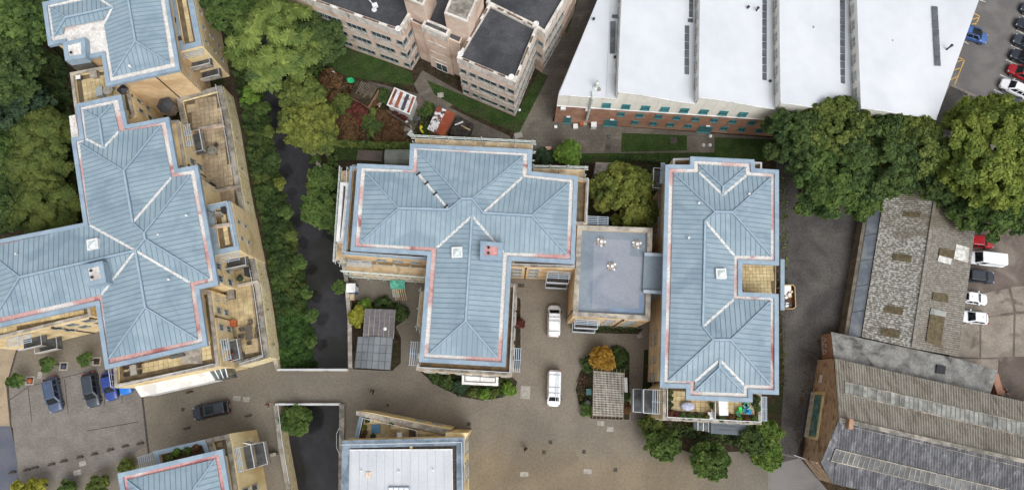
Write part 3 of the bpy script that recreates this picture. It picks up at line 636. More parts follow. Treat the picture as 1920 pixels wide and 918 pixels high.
# buff slabs on the southern half of the podium
fr = [Vector((p.x, p.y, 0)) for p in PL([(440, 500), (472, 496), (493, 662), (447, 674), (420, 560)], 3.75)]
slabs(A2, fr[::-1], 3.72, .62, math.radians(100), M['slab'], .04)
for a, b in (((372, 241), (418, 233)), ((404, 358), (444, 349)), ((444, 535), (484, 527)), ((394, 425), (430, 419))):    # cross walls dividing the terraces
    z = 3.5 if a[0] != 394 else 8.85
    p, q = P(*a, z+1), P(*b, z+1); d = (q-p).normalized(); n = Vector((-d.y, d.x, 0))*.1
    dv = MB().prism([p-n, q-n, q+n, p+n], z, z+1.0).build('dividing_wall', M['brickp'], A2); MB().prism([p-n*1.4, q-n*1.4, q+n*1.4, p+n*1.4], z+1.003, z+1.06).build('divider_coping', M['coping'], dv)
# oval stones let into the podium wall
for (x, y) in ((432, 190), (446, 259), (455.5, 316), (467, 380), (492, 514), (503.5, 580), (515, 645)):
    p = P(x, y, 2.0); ov = MB(); ov.lathe(P(x-2.2, y, 2.4), [(.28, 0), (.28, .05), (.2, .07)], 12)
    oo = ov.build('oval_inset', M['coping_d'], A2, loc=P(x-2.2, y, 2.4)); oo.rotation_euler = (math.pi/2, 0, math.radians(100)); oo.scale = (.6, 1.2, 1)
ewA, ewB = P(410.5, 660, 9.4), P(393.5, 548, 9.4)
row(A2, ewA, ewB, [7.0, 4.6], ts=[.16, .43, .72, .93], wd=.8, ht=1.25)
sA, sB = P(373.5, 541.5, ZE), P(409.5, 533.3, ZE)
bA, bB = P(409.5, 533.3, ZE)+Vector((-.85, .3, 0)), P(370.2, 309, ZE)+Vector((-.85, -.3, 0))
row(A2, bA, bB, [8.4, 5.4], ts=[.06, .17], wd=.85, ht=1.3); row(A2, bA, bB, [8.4, 5.4], ts=[.93], wd=.85, ht=1.3)
cA, cB = P(349.5, 312, 9.4), P(335.3, 228, 9.4)
row(A2, cA, cB, [6.6, 4.4], ts=[.22], wd=.85, ht=1.3)
row(A2, P(449.6, 468.8, 9.4), P(431.5, 376.4, 9.4), [7.3, 5.0], ts=[.28, .62], wd=.42, ht=.95, mull=0)
wA, wB = P(0, 634, 9.4), P(172, 592, 9.4)
row(A2, wA, wB, [7.0, 4.4], ts=[.52, .68, .86], wd=1.0, ht=1.3)
dn = Vector(((wB-wA).y, -(wB-wA).x, 0)).normalized()
for t in (.535, .955): down_pipe(A2, wA.lerp(wB, t), 0, 8.7, dn)
down_pipe(A2, ewA.lerp(ewB, .60), 3.7, 8.8, Vector((.98, .17, 0))); down_pipe(A2, cA.lerp(cB, .05), 3.7, 8.8, Vector((.98, .17, 0)))
row(A2, P(252, 214, 9.4), P(238, 154, 9.4), [6.6, 4.2], ts=[.3, .62], wd=.6, ht=1.2, mull=0)
balcony_stack(A2, (341.5, 236), (348.5, 275), (1, .18, 0), 1.1, (5.6,), 8.8)
balcony_stack(A2, (405.5, 478.6), (447, 470), (.2, -1, 0), 1.25, (5.8,), 8.9)
balcony_stack(A2, (411.5, 638), (418, 676), (1, .18, 0), 1.15, (5.9,), 8.9)
balcony_stack(A2, (13, 634), (57, 624), (-.22, -1, 0), 1.2, (6.0, 3.0), 8.9)
# the white bay on the south side and its glazed end
wb = PL([(262, 712), (408, 681), (412, 690), (420, 722), (268, 738)], 5.8)
wz = MB().prism([P(250, 722, 6.5), P(385, 692, 6.5), P(398, 712, 6.5), P(262, 742, 6.5)], 2.8, 6.0, True).build('white_bay', M['whitewall'], A2)
MB().prism([P(246, 719, 6.5), P(386, 689, 6.5), P(401, 713, 6.5), P(262, 744, 6.5)], 6.003, 6.18, True).build('bay_roof', M['white'], wz)
gl = MB().prism([P(386, 692, 6.5), P(418, 685, 6.5), P(424, 706, 6.5), P(399, 711, 6.5)], 2.8, 6.0, True).build('glazed_bay', M['glass'], A2)
for k in range(4):
    p = P(387+10.5*k, 692-2.3*k, 6.5); q = P(400+8*k, 711-1.6*k, 6.5); MB().bar(p+Vector((0, 0, -.48)), q+Vector((0, 0, -.48)), .12, .1).build('glazing_bar', M['white'], gl)
railing(A2, PL([(211, 690), (216, 726)], 9.4), 9.4, .9, .9)
railing(A2, PL([(222, 724), (404, 682)], 9.4), 9.4, .7, 1.4, mid=False)
for (x, y) in ((399, 160), (413, 218), (430, 330), (462, 492), (474, 560), (487, 664)): pass
railing(A2, PL([(406, 161), (419, 222), (437, 330)], 4.3), 4.2, .55, 1.5, mid=False); railing(A2, PL([(467, 490), (478, 545), (495, 668), (450, 682)], 4.3), 4.2, .55, 1.5, mid=False)
railing(A2, PL([(392, 387), (428, 379), (444, 464)], 9.4), 9.4, .5, 1.5, mid=False)
# white ledge at the north-west corner of the roof
MB().prism(PL([(129.4, 217.7), (141, 215), (148, 256), (134, 259)], 10.8), 9.3, 10.8).build('white_ledge', M['gutter_white'], A2)

# ---- B: the cross-shaped block in the middle
B = thing('apartment_building', 'cross-shaped blue metal roof block in the middle, wrapped in scaffolding', 'building', P(870, 470), 'blue roofed apartment blocks')
b_out = [(769, 269), (998.5, 280), (996.5, 321), (1084, 330), (1077.3, 494.5), (959, 488), (948.4, 687.4), (785.6, 678), (801, 478), (657, 469.4), (670, 306.4), (767, 311)]
eaves(B, b_out, ZE, M['gutter'], wall=M['buff2'])
nb = dict(b1=(783.1, 281.3), b2=(981.4, 292.6), b3=(979.5, 332.7), b4=(1067.8, 342.7), b5=(1062.3, 477), b6=(944, 473), b7=(932.7, 670.4), b8=(804, 663.6), b9=(819.2, 464.4), b10=(674.5, 456.3), b11=(685.2, 322), b12=(782.3, 323.9),
    T1=(865.9, 373.1), T2=(885.1, 373.1), Wv=(841.5, 393.3), W1=(747.4, 390.6), E1=(996.6, 404.5), Ev=(906, 399.6), Sa=(885.1, 404.8), Sn=(873.4, 601))
seam_roof(B, nb, [('b1', 'b2', ['b1', 'b2', 'T2', 'T1']), ('b12', 'b1', ['b1', 'T1', 'Wv', 'b12']), ('b2', 'b3', ['b2', 'b3', 'Ev', 'T2']), ('b11', 'b12', ['b11', 'b12', 'Wv', 'W1']), ('b10', 'b11', ['b10', 'b11', 'W1']),
    ('b10', 'b9', ['b10', 'W1', 'Wv', 'T1', 'T2', 'Ev', 'E1', 'b5', 'b6', 'Sa', 'b9']), ('b3', 'b4', ['b3', 'b4', 'E1', 'Ev']), ('b4', 'b5', ['b4', 'b5', 'E1']), ('b6', 'b7', ['Sa', 'b6', 'b7', 'Sn']), ('b7', 'b8', ['b7', 'b8', 'Sn']), ('b8', 'b9', ['b8', 'b9', 'Sa', 'Sn'])],
    [('b12', 'Wv'), ('b3', 'Ev'), ('b9', 'Sa'), ('Sa', 'b6')], [('T1', 'T2'), ('W1', 'Wv'), ('E1', 'Ev'), ('Sa', 'Sn'), ('T1', 'Wv'), ('T2', 'Ev'), ('b1', 'T1'), ('b2', 'T2'), ('b11', 'W1'), ('b10', 'W1'), ('b4', 'E1'), ('b5', 'E1'), ('b7', 'Sn'), ('b8', 'Sn')], ZE, .17)
roof_light(B, (857, 473), ZE+.75, 1.3, .03)
plant_box(B, [(901, 451), (943, 455), (941, 488), (899.5, 486)], ZE, ZE+2.0, 'gutter_pink', 2)
for t in (.04, .3, .58, .92):                                         # black straps across one valley
    p = P(*nb['b12'], ZE).lerp(P(*nb['Wv'], ZE+1.0), t)+Vector((0, 0, .24)); d = (P(*nb['Wv'], ZE+1)-P(*nb['b12'], ZE)).normalized()
    MB().box(p, (.22, .62, .06), math.atan2(d.y, d.x)).build('valley_strap', M['black'], B)
BC = [([(656, 311), (643, 477), (802, 488), (802, 470), (672, 462), (676, 312)], 'fascia'), ([(797, 525), (780, 693.5), (960, 704), (968.5, 531), (940, 530), (820, 520)], 'coping_d'), ([(958, 499), (1079.5, 503), (1081, 480), (960, 470)], 'coping_d'), ([(1105, 336), (1101, 421), (1070, 420), (1078, 330)], 'coping')]
for px, cp in BC: terrace(B, px, 9.4, M['buff2'], M[cp], cw=.4, floor='slab_b')
railing(B, PL([(653, 316), (645, 474), (800, 485)], 9.4), 9.4, .75, 1.0, mid=False); railing(B, PL([(786, 682), (784, 688), (956, 698), (964, 534)], 9.4), 9.4, .75, 1.0, mid=False)
railing(B, PL([(960, 496), (1077, 500)], 9.4), 9.4, .75, 1.2, mid=False); railing(B, PL([(1102, 338), (1098, 418)], 9.4), 9.4, .75, .9, mid=False)
wbx = [Vector((p.x, p.y, 0)) for p in PL([(638, 341.5), (656, 342), (644.5, 453), (630, 452)], 8.6)][::-1]
fb = MB().prism(wbx, 0, 8.2).build('flat_topped_bay', M['whitewall'], B); MB().ring(wbx, offset(wbx, .45), 8.203, 8.6).build('bay_rim', M['white'], fb); MB().prism(offset(wbx, .452), 8.203, 8.3).build('bay_gravel', M['gravel'], fb)
balcony_stack(B, (652.5, 486), (696, 488.5), (0, -1, 0), .9, (), 8.9)
balcony_stack(B, (1027, 507), (1069, 509.5), (0, -1, 0), 1.0, (6.0, 3.1), 8.8, clr='louvre')
balcony_stack(B, (785, 641), (781.5, 685), (-1, 0, 0), 1.05, (), 8.8); balcony_stack(B, (963.5, 652), (961, 696), (1, 0, 0), 1.0, (), 8.8)
eA, eB = P(959, 499, 9.4), P(1079.5, 503, 9.4)
row(B, eA, eB, [6.8, 4.4, 1.9], ts=[.09, .36], wd=1.3, ht=1.15)
down_pipe(B, eA.lerp(eB, .23), 0, 8.6, SO); row(B, P(643, 477, 9.4), P(802, 488, 9.4), [6.9], ts=[.42, .62, .83], wd=1.3, ht=1.1)
# entrance canopy at the foot of the south wing
cp = [Vector((p.x, p.y, 0)) for p in PL([(866, 697), (935, 702), (934, 723), (866, 720)], 3.2)][::-1]
ec = MB().prism(offset(cp, .05), 0, 3.0).build('entrance_porch', M['glass'], B); MB().prism(cp, 3.003, 3.2, True).build('porch_roof', M['white'], ec); MB().ring(offset(cp, .35), offset(cp, .45), 3.203, 3.26).build('roof_seam', M['darkmetal'], ec)
m = MB(); q = offset(cp, .4); m.bar(Vector((*(q[0].lerp(q[1], .5)), 3.23)), Vector((*(q[3].lerp(q[2], .5)), 3.23)), .06); m.build('roof_bar', M['darkmetal'], ec)

row(B, P(780, 693.5, 9.4), P(960, 704, 9.4), [6.2, 3.6], ts=[.1, .26, .44, .62, .8, .93], wd=1.1, ht=1.3)
row(B, P(960, 704, 9.4), P(968.5, 531, 9.4), [6.2, 3.6, 1.0], ts=[.12, .3, .48, .66, .84], wd=1.1, ht=1.3)
# ---- C: the low flat-roofed link
Cb = thing('link_building', 'flat blue-grey roof link between two apartment blocks with three stone rings', 'building', P(1150, 510))
c_out = [(1082.6, 421.3), (1223.5, 427), (1219, 600.6), (1074, 592.8)]
cr = terrace(Cb, c_out, 9.4, M['buff2'], M['coping'], cw=.62, floor=None, para=.5)
MB().prism(offset(cr, .6), 8.85, 8.92).build('roof_membrane', M['flat'], Cb)
lk = PL([(1208, 479), (1262, 481), (1260, 549), (1205, 546)], 9.45); MB().prism(lk, 0, 9.41).build('link_passage', M['flat'], Cb)
for a, b in (((1208, 476.5), (1262, 479)), ((1206, 546), (1260, 549))):
    p, q = P(*a, 9.6), P(*b, 9.6); MB().bar(p, q, .4, .34).build('link_coping', M['louvre'], Cb)
for px, mt in (([(1114, 448), (1182, 450), (1181, 480), (1222, 482), (1216, 560), (1205, 578), (1110, 578)], 'flat_l'), ([(1144, 577), (1198, 580), (1198, 552), (1206, 552), (1205, 586), (1144, 585)], 'flat_d')):
    MB().poly(PL(px, 8.925 if mt == 'flat_l' else 8.93)[::-1]).build('membrane_patch', M[mt], Cb)
balcony_stack(Cb, (1080, 596.5), (1124, 599), (0, -1, 0), .8, (6.1, 3.1), 8.8, clr='louvre'); balcony_stack(Cb, (1102, 420.5), (1140, 422.5), (0, 1, 0), 1.2, (), 9.0)
sa, sb = P(1074, 592.8, 9.4), P(1219, 600.6, 9.4)
row(Cb, sa, sb, [6.9, 4.4, 1.8], ts=[.52, .80], wd=1.25, ht=1.1)
down_pipe(Cb, sa.lerp(sb, .66), 0, 8.8, SO); down_pipe(Cb, sa.lerp(P(1082.6, 421.3, 9.4), .06), 0, 8.8, WO)
for i, (x, y) in enumerate(((1127, 453.5), (1194, 458), (1147, 499.5))):
    p = P(x, y, 9.0)
    lab = ['upper left ring of ballast stones round a vent on the flat link roof', 'right hand ring of ballast stones on the flat link roof', 'lower ring of ballast stones in the middle of the flat link roof'][i]
    t = thing('roof_vent', lab, 'roof vent', (p.x, p.y, 8.935), 'ballasted vents on the flat roof')
    MB().lathe((p.x, p.y, 8.94), [(.16, 0), (.16, .35), (.22, .36), (.2, .45), (.02, .48)], 10).build('vent_pipe', M['white'], t)
    for k in range(8):
        an = k*math.pi/4+.3*i; st = MB().box((p.x+.5*math.cos(an), p.y+.5*math.sin(an), 9.03), (.26, .26, .18), an+.2).build('ballast_stone', M['coping' if k % 3 else 'whitewall'], t)
    for k in range(8):
        an = k*math.pi/4+.3*i+.39; MB().box((p.x+.34*math.cos(an), p.y+.34*math.sin(an), 8.99), (.16, .16, .1), an).build('ballast_brick', M['brickp'], t)

# ---- D: the right-hand block
D = thing('apartment_building', 'blue metal roof block on the right with cut-out terrace and plant-filled balcony', 'building', P(1350, 520), 'blue roofed apartment blocks')
d_out = [(1247.7, 308.4), (1294.4, 308.8), (1294.4, 293.1), (1414.7, 299), (1415.4, 315.7), (1460.6, 318.2), (1460.8, 496.9), (1391.9, 494.1), (1391.9, 547.2), (1460.2, 550.7), (1460.6, 739.6), (1411, 737.3), (1411, 754), (1286, 748.7), (1286.8, 727.4), (1237.6, 726.6)]
eaves(D, d_out, ZE, M['gutter'], wall=M['buff2'])
nd = dict(d1=(1263, 324.5), v1=(1310.4, 323.5), va=(1354.9, 366), v2=(1398.6, 329.5), d3=(1446, 332.5), d4=(1445, 480), d5=(1376.6, 479), d6=(1376, 560.6), d7=(1445, 563.5), d8=(1444.6, 722), v4=(1394.3, 720.5), vb=(1349.2, 673.9), v3=(1302.8, 714.4), d9=(1253.3, 712.9),
    R1=(1340.3, 397.5), R2=(1372.4, 398), L1=(1321.6, 414.2), L2=(1317.5, 612), R3=(1336.9, 636.8), R4=(1369, 636.8), c1=(1310.4, 308.4), c2=(1398.6, 314.3), n=(1355.6, 350), s1=(1302, 733.5), s2=(1394.3, 736.5), sn=(1349.2, 688))
seam_roof(D, nd, [('d9', 'd1', ['d1', 'R1', 'L1', 'L2', 'R3', 'd9']), ('d1', 'd3', ['d1', 'v1', 'va', 'v2', 'd3', 'R2', 'R1']), ('d3', 'd4', ['d3', 'd4', 'R2']), ('d4', 'd5', ['d5', 'L1', 'R1', 'R2', 'd4']), ('d5', 'd6', ['d5', 'd6', 'L2', 'L1']),
    ('d6', 'd7', ['d6', 'd7', 'R4', 'R3', 'L2']), ('d7', 'd8', ['d7', 'd8', 'R4']), ('d8', 'd9', ['d8', 'v4', 'vb', 'v3', 'd9', 'R3', 'R4']),
    ('c1', 'c2', ['c1', 'c2', 'n']), ('c1', 'v1', ['c1', 'v1', 'va', 'n']), ('c2', 'v2', ['c2', 'v2', 'va', 'n']), ('s1', 's2', ['s1', 's2', 'sn']), ('s1', 'v3', ['s1', 'v3', 'vb', 'sn']), ('s2', 'v4', ['s2', 'v4', 'vb', 'sn'])],
    [('v1', 'va'), ('va', 'v2'), ('L1', 'd5'), ('L2', 'd6'), ('v3', 'vb'), ('vb', 'v4')],
    [('R1', 'R2'), ('R3', 'R4'), ('L1', 'L2'), ('R1', 'L1'), ('R3', 'L2'), ('d1', 'R1'), ('d3', 'R2'), ('d4', 'R2'), ('d7', 'R4'), ('d8', 'R4'), ('d9', 'R3'), ('c1', 'n'), ('c2', 'n'), ('n', 'va'), ('s1', 'sn'), ('s2', 'sn'), ('sn', 'vb')], ZE, .17)
roof_light(D, (1351.5, 513), ZE+.6, 1.25, 0)
for q in ((1310, 381), (1404, 364), (1291, 446)): vent(D, q, ZE+.7, .09)
dt = terrace(D, [(1243, 728), (1242.6, 786), (1428, 796), (1428, 738), (1400, 720), (1260, 715)], 9.4, M['buff'], M['coping'], cw=.4)
railing(D, PL([(1249, 730), (1248.5, 781), (1423, 790), (1423, 742)], 9.4), 9.4, .8, 1.0, mid=False)
terrace(D, [(1384, 486), (1455.5, 489), (1455, 556), (1384, 556)], 8.9, M['buff2'], M['coping'], floor='slab', para=.04, cw=.1, size=.45, rz=0)
bm_ = MB().bar(P(1466.5, 486, 9.5), P(1466.5, 581, 9.5), .5, .3).build('terrace_beam', M['fascia'], D)
for y in (491, 508, 524, 540, 556, 577): MB().bar(P(1455, y+1, 9.4), P(1464, y-1, 9.4), .08, .1).build('beam_bracket', M['darkmetal'], bm_)
wa, wb_ = P(1237.6, 726.6, ZE)+Vector((.87, 0, 0)), P(1247.7, 308.4, ZE)+Vector((.87, 0, 0))
row(D, wa, wb_, [4.8, 2.3], ts=[.05, .13, .215, .245, .60, .74, .80, .875, .92], wd=1.0, ht=1.35, flip=True)
m = MB(); m.bar(wa+Vector((-.04, 0, -8.1)), wa.lerp(wb_, .40)+Vector((-.04, 0, -8.1)), .08, .08); m.build('string_course', M['coping_d'], D)
balcony_stack(D, (1243, 731), (1242.6, 776), (-1, 0, 0), 1.35, (6.4, 3.4), 9.0, front=.75, clr='louvre'); balcony_stack(D, (1428, 743), (1428, 788), (1, 0, 0), .7, (), 9.0); balcony_stack(D, (1247.5, 306), (1245.5, 344), (-1, 0, 0), .6, (6.0,), 9.2, front=.5)
for px in ([(1262, 297), (1297, 296), (1297, 312), (1262, 312)], [(1412, 303), (1429, 304), (1429, 320), (1412, 318)]):
    terrace(D, px, 9.4, M['buff'], M['rail'], cw=.25, floor='slab_b')
pc = [Vector((p.x, p.y, 0)) for p in PL([(1333, 788), (1401, 793), (1401, 816), (1333, 812)], 3.6)][::-1]
ep = MB().prism(offset(pc, .06), 0, 3.3).build('entrance_porch', M['frame'], D); MB().prism(pc, 3.303, 3.6, True).build('porch_roof', M['slatey'], ep); MB().ring(offset(pc, .5), offset(pc, .58), 3.603, 3.64).build('roof_seam', M['darkmetal'], ep)
for k in range(3):
    q = PL([(1301+10*k, 787+k), (1309+10*k, 787.5+k), (1309+10*k, 806+1.5*k), (1301+10*k, 804+1.5*k)], 3.2)
    g = MB().prism(q, 2.9, 3.05, True).build('glass_canopy', M['glass'], ep); MB().bar(q[1]+Vector((0, 0, -.1)), q[2]+Vector((0, 0, -.1)), .1).build('canopy_bar', M['white'], g)

row(D, P(1242.6, 786, 9.4), P(1428, 796, 9.4), [6.2, 3.9], ts=[.07, .2, .33, .47, .62, .77, .92], wd=1.1, ht=1.3)
# ---- E: the block at the bottom left edge
Eb = thing('apartment_building', 'blue metal roof with pink gutter cut off by the bottom edge beside the car park', 'building', P(350, 960), 'blue roofed apartment blocks')
e_out = [(220, 887), (417.3, 841.1), (457, 1080), (262, 1126)]
eaves(Eb, e_out, ZE, M['gutter_pink'], wall=M['buff'])
seam_roof(Eb, dict(e1=(238.6, 899), e2=(404.4, 859.8), e3=(440, 1064), e4=(275, 1104), r1=(326, 967), r2=(341, 1040)), [('e1', 'e2', ['e1', 'e2', 'r1']), ('e2', 'e3', ['e2', 'e3', 'r2', 'r1']), ('e3', 'e4', ['e3', 'e4', 'r2']), ('e4', 'e1', ['e4', 'e1', 'r1', 'r2'])], [], [('r1', 'r2'), ('e1', 'r1'), ('e2', 'r1'), ('e3', 'r2'), ('e4', 'r2')], ZE, .17)
terrace(Eb, [(286, 845.6), (383.8, 823), (398, 858), (296, 880)], 9.4, M['buff'], M['fascia'], cw=.55, floor='slab_b')
terrace(Eb, [(386, 822.5), (428, 812.5), (433, 833), (470, 1080), (440, 1080), (400, 860)], 9.4, M['cream'], M['coping_d'], cw=.5, floor='slab_b')
ea, eb_ = P(470, 1080, 9.4), P(433, 833, 9.4)
row(Eb, ea, eb_, [6.3, 3.3], ts=[.62, .43, .25], wd=.7, ht=1.9, mull=0)
balcony_stack(Eb, (438, 841), (446, 885), (1, .16, 0), .8, (5.9, 2.9), 8.9, front=.55)
balcony_stack(Eb, (286, 848), (290, 870), (-1, -.2, 0), 1.9, (), 9.2)
for a, b in (((432, 816), (443, 814)), ((471, 826), (485, 823))): window(Eb, P(a[0], a[1]+4, 6.0), Vector((.2, .98, 0)), 1.0, 1.4, fm='frame_w')
# ---- F: the white flat-roofed block at the bottom
M['rimgrey'] = nmat('streaked_grey_rim', c(108, 124, 140), c(128, 142, 156), .8, rough=.6, c3=c(90, 104, 120), scale3=.5, fine=(5, .88, 1.1))
Fb = thing('flat_roofed_building', 'pale flat roofed block at the bottom edge with grey rim and diagonal cream screen wall', 'building', P(750, 900))
f_ring = terrace(Fb, [(641.7, 825.3), (869.5, 819), (872, 1060), (636, 1060)], 9.3, M['cream'], M['rimgrey'], cw=.9, floor=None, para=.5)
MB().prism(offset(f_ring, .88), 8.6, 8.83).build('gravel_margin', M['gravel'], Fb)
r0 = [P(642.7, 841.8, 9.2), P(848.2, 840.8, 9.2), P(851, 1045, 9.2), P(638, 1045, 9.2)]
fd = MB().prism(r0[::-1], 8.7, 9.1).build('roof_deck', M['fascia'], Fb)
n = 13
for k in range(n):                                                   # long roofing sheets laid side by side
    a, b = r0[0].lerp(r0[1], k/n), r0[0].lerp(r0[1], (k+1)/n); e, f = r0[3].lerp(r0[2], (k+1)/n), r0[3].lerp(r0[2], k/n)
    g = Vector((.012, 0, 0)); MB().prism([a+g, f+g, e-g, b-g], 9.103, 9.15+.004*(k % 2)).build('roof_sheet', M['fwhite'], fd)
MB().ring([v.xy for v in r0[::-1]], [v.xy for v in offset([v.xy for v in r0[::-1]], .12)], 9.1, 9.22).build('deck_edge', M['white'], fd)
railing(Fb, PL([(640, 833), (866, 828), (869, 1040)], 9.3), 9.3, .35, 2.5, mid=False)
hb = P(688, 892, 9.3)
for i in range(2):
    for j in range(2): MB().box((hb.x+.32*i, hb.y+.32*j, 9.24), (.3, .3, .12)).build('ballast_block', M['brickp'], fd)
for x, y in ((678, 882), (748, 883), (812, 880)): vent(Fb, (x, y), 9.3, .07)
gx = [P(728, 912, 9.5), P(767, 912, 9.5), P(767, 930, 9.5), P(728, 930, 9.5)]
sk = MB().prism(gx, 9.16, 9.4).build('strip_rooflight', M['fascia'], Fb)
for k in range(4):
    a = gx[0].lerp(gx[1], (k+.08)/4); b = gx[0].lerp(gx[1], (k+.92)/4); MB().prism([a+Vector((0, -.1, 0)), b+Vector((0, -.1, 0)), b+Vector((0, -1.1, 0)), a+Vector((0, -1.1, 0))], 9.403, 9.45).build('rooflight_pane', M['white'], sk)
ca, cb = P(768, 832, 9.0), P(772, 841, 9.0); MB().prism([P(768, 832, 9.1), P(773, 832, 9.1), P(773, 841, 9.1), P(768, 841, 9.1)], 8.84, 9.0).build('roof_step', M['cream'], Fb)
# lower terrace behind the diagonal screen wall
tf = [Vector((p.x, p.y, 0)) for p in PL([(684, 780), (782, 804), (836, 816), (836, 824), (675, 824)], 5.2)][::-1]
MB().prism(tf, 0, 5.2).build('terrace_base', M['buff'], Fb); slabs(Fb, tf, 5.22, .62, 0, M['slab'])
MB().prism(PL([(674, 779), (682, 779), (672, 820), (664, 820)], 5.4), 0, 5.4).build('side_parapet', M['fascia'], Fb)
sw = [P(667, 769, 6.2), P(847, 803, 6.2), P(837, 815, 6.2), P(667, 776.5, 6.2)]
scw = MB().prism([P(668, 769.5, 6.0), P(690, 772, 6.0), P(846, 803.5, 6.0), P(837, 814.5, 6.0), P(668, 776, 6.0)], 0, 6.0).build('screen_wall', M['cream'], Fb)
a, b, e, f = P(667, 770, 6.2), P(846, 805.5, 6.2), P(836.5, 815, 6.2), P(667, 777.5, 6.2)
for k in range(12): MB().prism([a.lerp(b, (k+.02)/12), f.lerp(e, (k+.02)/12), f.lerp(e, (k+.98)/12), a.lerp(b, (k+.98)/12)], 6.003, 6.12).build('coping', M['coping'], scw)
dd = (P(846, 803.5, 6)-P(690, 772, 6)).normalized(); no = Vector((-dd.y, dd.x, 0))
for t in (.60, .80): window(Fb, P(690, 772, 6).lerp(P(846, 803.5, 6), t)-Vector((0, 0, 2.6))+no*.01, no, 1.3, .5, mull=0)
railing(Fb, PL([(684, 783), (784, 806), (784, 822)], 5.3), 5.3, .9, 1.1, mid=False); railing(Fb, PL([(683, 783), (674, 823)], 5.3), 5.3, .9, 1.1, mid=False)
fe, ff = P(872, 1060, 9.3), P(869.5, 819, 9.3)
row(Fb, fe, ff, [6.2, 3.0], ts=[.92, .70], wd=2.2, ht=1.9, mull=2)
MB().prism(PL([(836, 810), (878, 811), (872, 824), (834, 822)], 8.0), 0, 8.0).build('stair_bay', M['cream'], Fb)
m = MB()
for z in (0.6, 1.1):
    pts = [P(637, 800, z), P(631, 812, z), P(631, 838, z), P(637, 852, z)]
    for i in range(3): m.bar(pts[i], pts[i+1], .05)
for i in range(4): m.bar(PL([(637, 800), (631, 812), (631, 838), (637, 852)][i:i+1], 1.1)[0], PL([(637, 800), (631, 812), (631, 838), (637, 852)][i:i+1], -.4)[0], .05)
m.build('bowed_river_rail', M['rail'], Fb)

# ---- G: brick offices at the top
ZG = 11.6
Gb = thing('office_building', 'pinkish brick office block with black felt roofs and white concrete bands at the top', 'building', P(870, 60))
def band_block(root, px, z=ZG, bands=(3.3, 6.7), felt=True, par=.55, roofz=None):
    r = [Vector((p.x, p.y, 0)) for p in PL(px, z)]
    if area(r) < 0: r = r[::-1]
    zf = (roofz or z)-par
    MB().prism(r, 0, zf).build('brick_wall', M['brickp'], root)
    MB().ring(offset(r, -.06), offset(r, .32), zf-1.0, z).build('concrete_parapet', M['concband'], root)
    MB().prism(offset(r, .3), zf+.002, zf+.06).build('felt_roof', M['felt'], root)
    for b in bands: MB().ring(offset(r, -.05), offset(r, .1), b-.32, b+.32).build('concrete_band', M['concband'], root)
    return r
g1 = band_block(Gb, [(520, -30), (585, 0), (749, 58), (769, 25), (812, -70), (620, -140)])
ga, gb2 = P(585, 0, ZG), P(749, 58, ZG)
def ribbon(root, a, b, zs, ts, wd, ht, **k): row(root, a, b, zs, ts=ts, wd=wd, ht=ht, fm='frame', **k)
ribbon(Gb, ga, gb2, [7.5, 4.1, .9], [.16, .45, .74], 3.0, 1.25, mull=3); ribbon(Gb, ga, gb2, [7.5, 4.1, .9], [.965, .03], 1.1, 1.25, mull=0)
gc = P(769, 25, ZG); ribbon(Gb, gb2, gc, [7.5, 4.1, .9], [.13, .62], 1.1, 1.25, mull=0)
g2 = band_block(Gb, [(857, 108), (966, 153.5), (1008, 51), (918, 6)])
ga, gb2, gc = P(857, 108, ZG), P(966, 153.5, ZG), P(1008, 51, ZG)
ribbon(Gb, ga, gb2, [7.6, 4.2, 1.0], [.08, .25, .77, .93], 1.0, 1.3, mull=0); ribbon(Gb, ga, gb2, [7.7, 4.3, 1.1], [.51], 2.9, 1.1, mull=2)
ribbon(Gb, gb2, gc, [7.6, 4.2, 1.0], [.08, .24, .40, .58, .76, .92], 1.1, 1.3, mull=0)
g3 = band_block(Gb, [(912, 4), (1006, 50), (1022, 62), (1062, -6), (1090, -60), (960, -100)], ZG+.02)
ga, gb2 = P(1022, 62, ZG), P(1062, -6, ZG); ribbon(Gb, ga, gb2, [7.6, 4.2, 1.0], [.2, .5, .8], 1.6, 1.3, mull=1)
ribbon(Gb, P(1007, 51, ZG), P(1022, 62, ZG), [7.6, 4.2], [.6], .9, 1.2, mull=0)
def notches(r, i, spans, z):
    a, b = Vector((*r[i].xy, 0)), Vector((*r[(i+1) % len(r)].xy, 0)); d = (b-a).normalized(); o = Vector((d.y, -d.x, 0))
    for s0, s1 in spans: MB().bar(a.lerp(b, s0)-o*.12+Vector((0, 0, z+.02)), a.lerp(b, s1)-o*.12+Vector((0, 0, z+.02)), .24, .1).build('timber_infill', M['notch'], Gb)
M['notch'] = nmat('rotten_timber_infill', c(92, 74, 62), c(120, 100, 86), 2, rough=1, fine=(6, .7, 1.2))
for ring_, L_ in ((g1, [(.05, .2), (.3, .48), (.58, .76), (.86, .95)]), (g2, [(.1, .2), (.3, .62), (.7, .82)])):
    for i in range(len(ring_)):
        if (ring_[i]-ring_[(i+1) % len(ring_)]).length > 6: notches(ring_, i, L_, ZG)
def tower(px, z, top, name='stair_tower'):
    r = [Vector((p.x, p.y, 0)) for p in PL(px, z)]
    if area(r) < 0: r = r[::-1]
    o = MB().prism(r, 0, z).build(name, M['brickp'], Gb); MB().ring(r, offset(r, .3), z+.002, z+.3).build('tower_coping', M['concband'], o); MB().prism(offset(r, .31), z+.004, z+.1).build('tower_roof', top, o); return o, r
tower([(833, 27), (877, 44), (905, -20), (858, -36)], 15.2, M['coping_d']); tower([(756, -4), (794, 14), (812, -30), (772, -46)], 15.2, M['coping_d'])
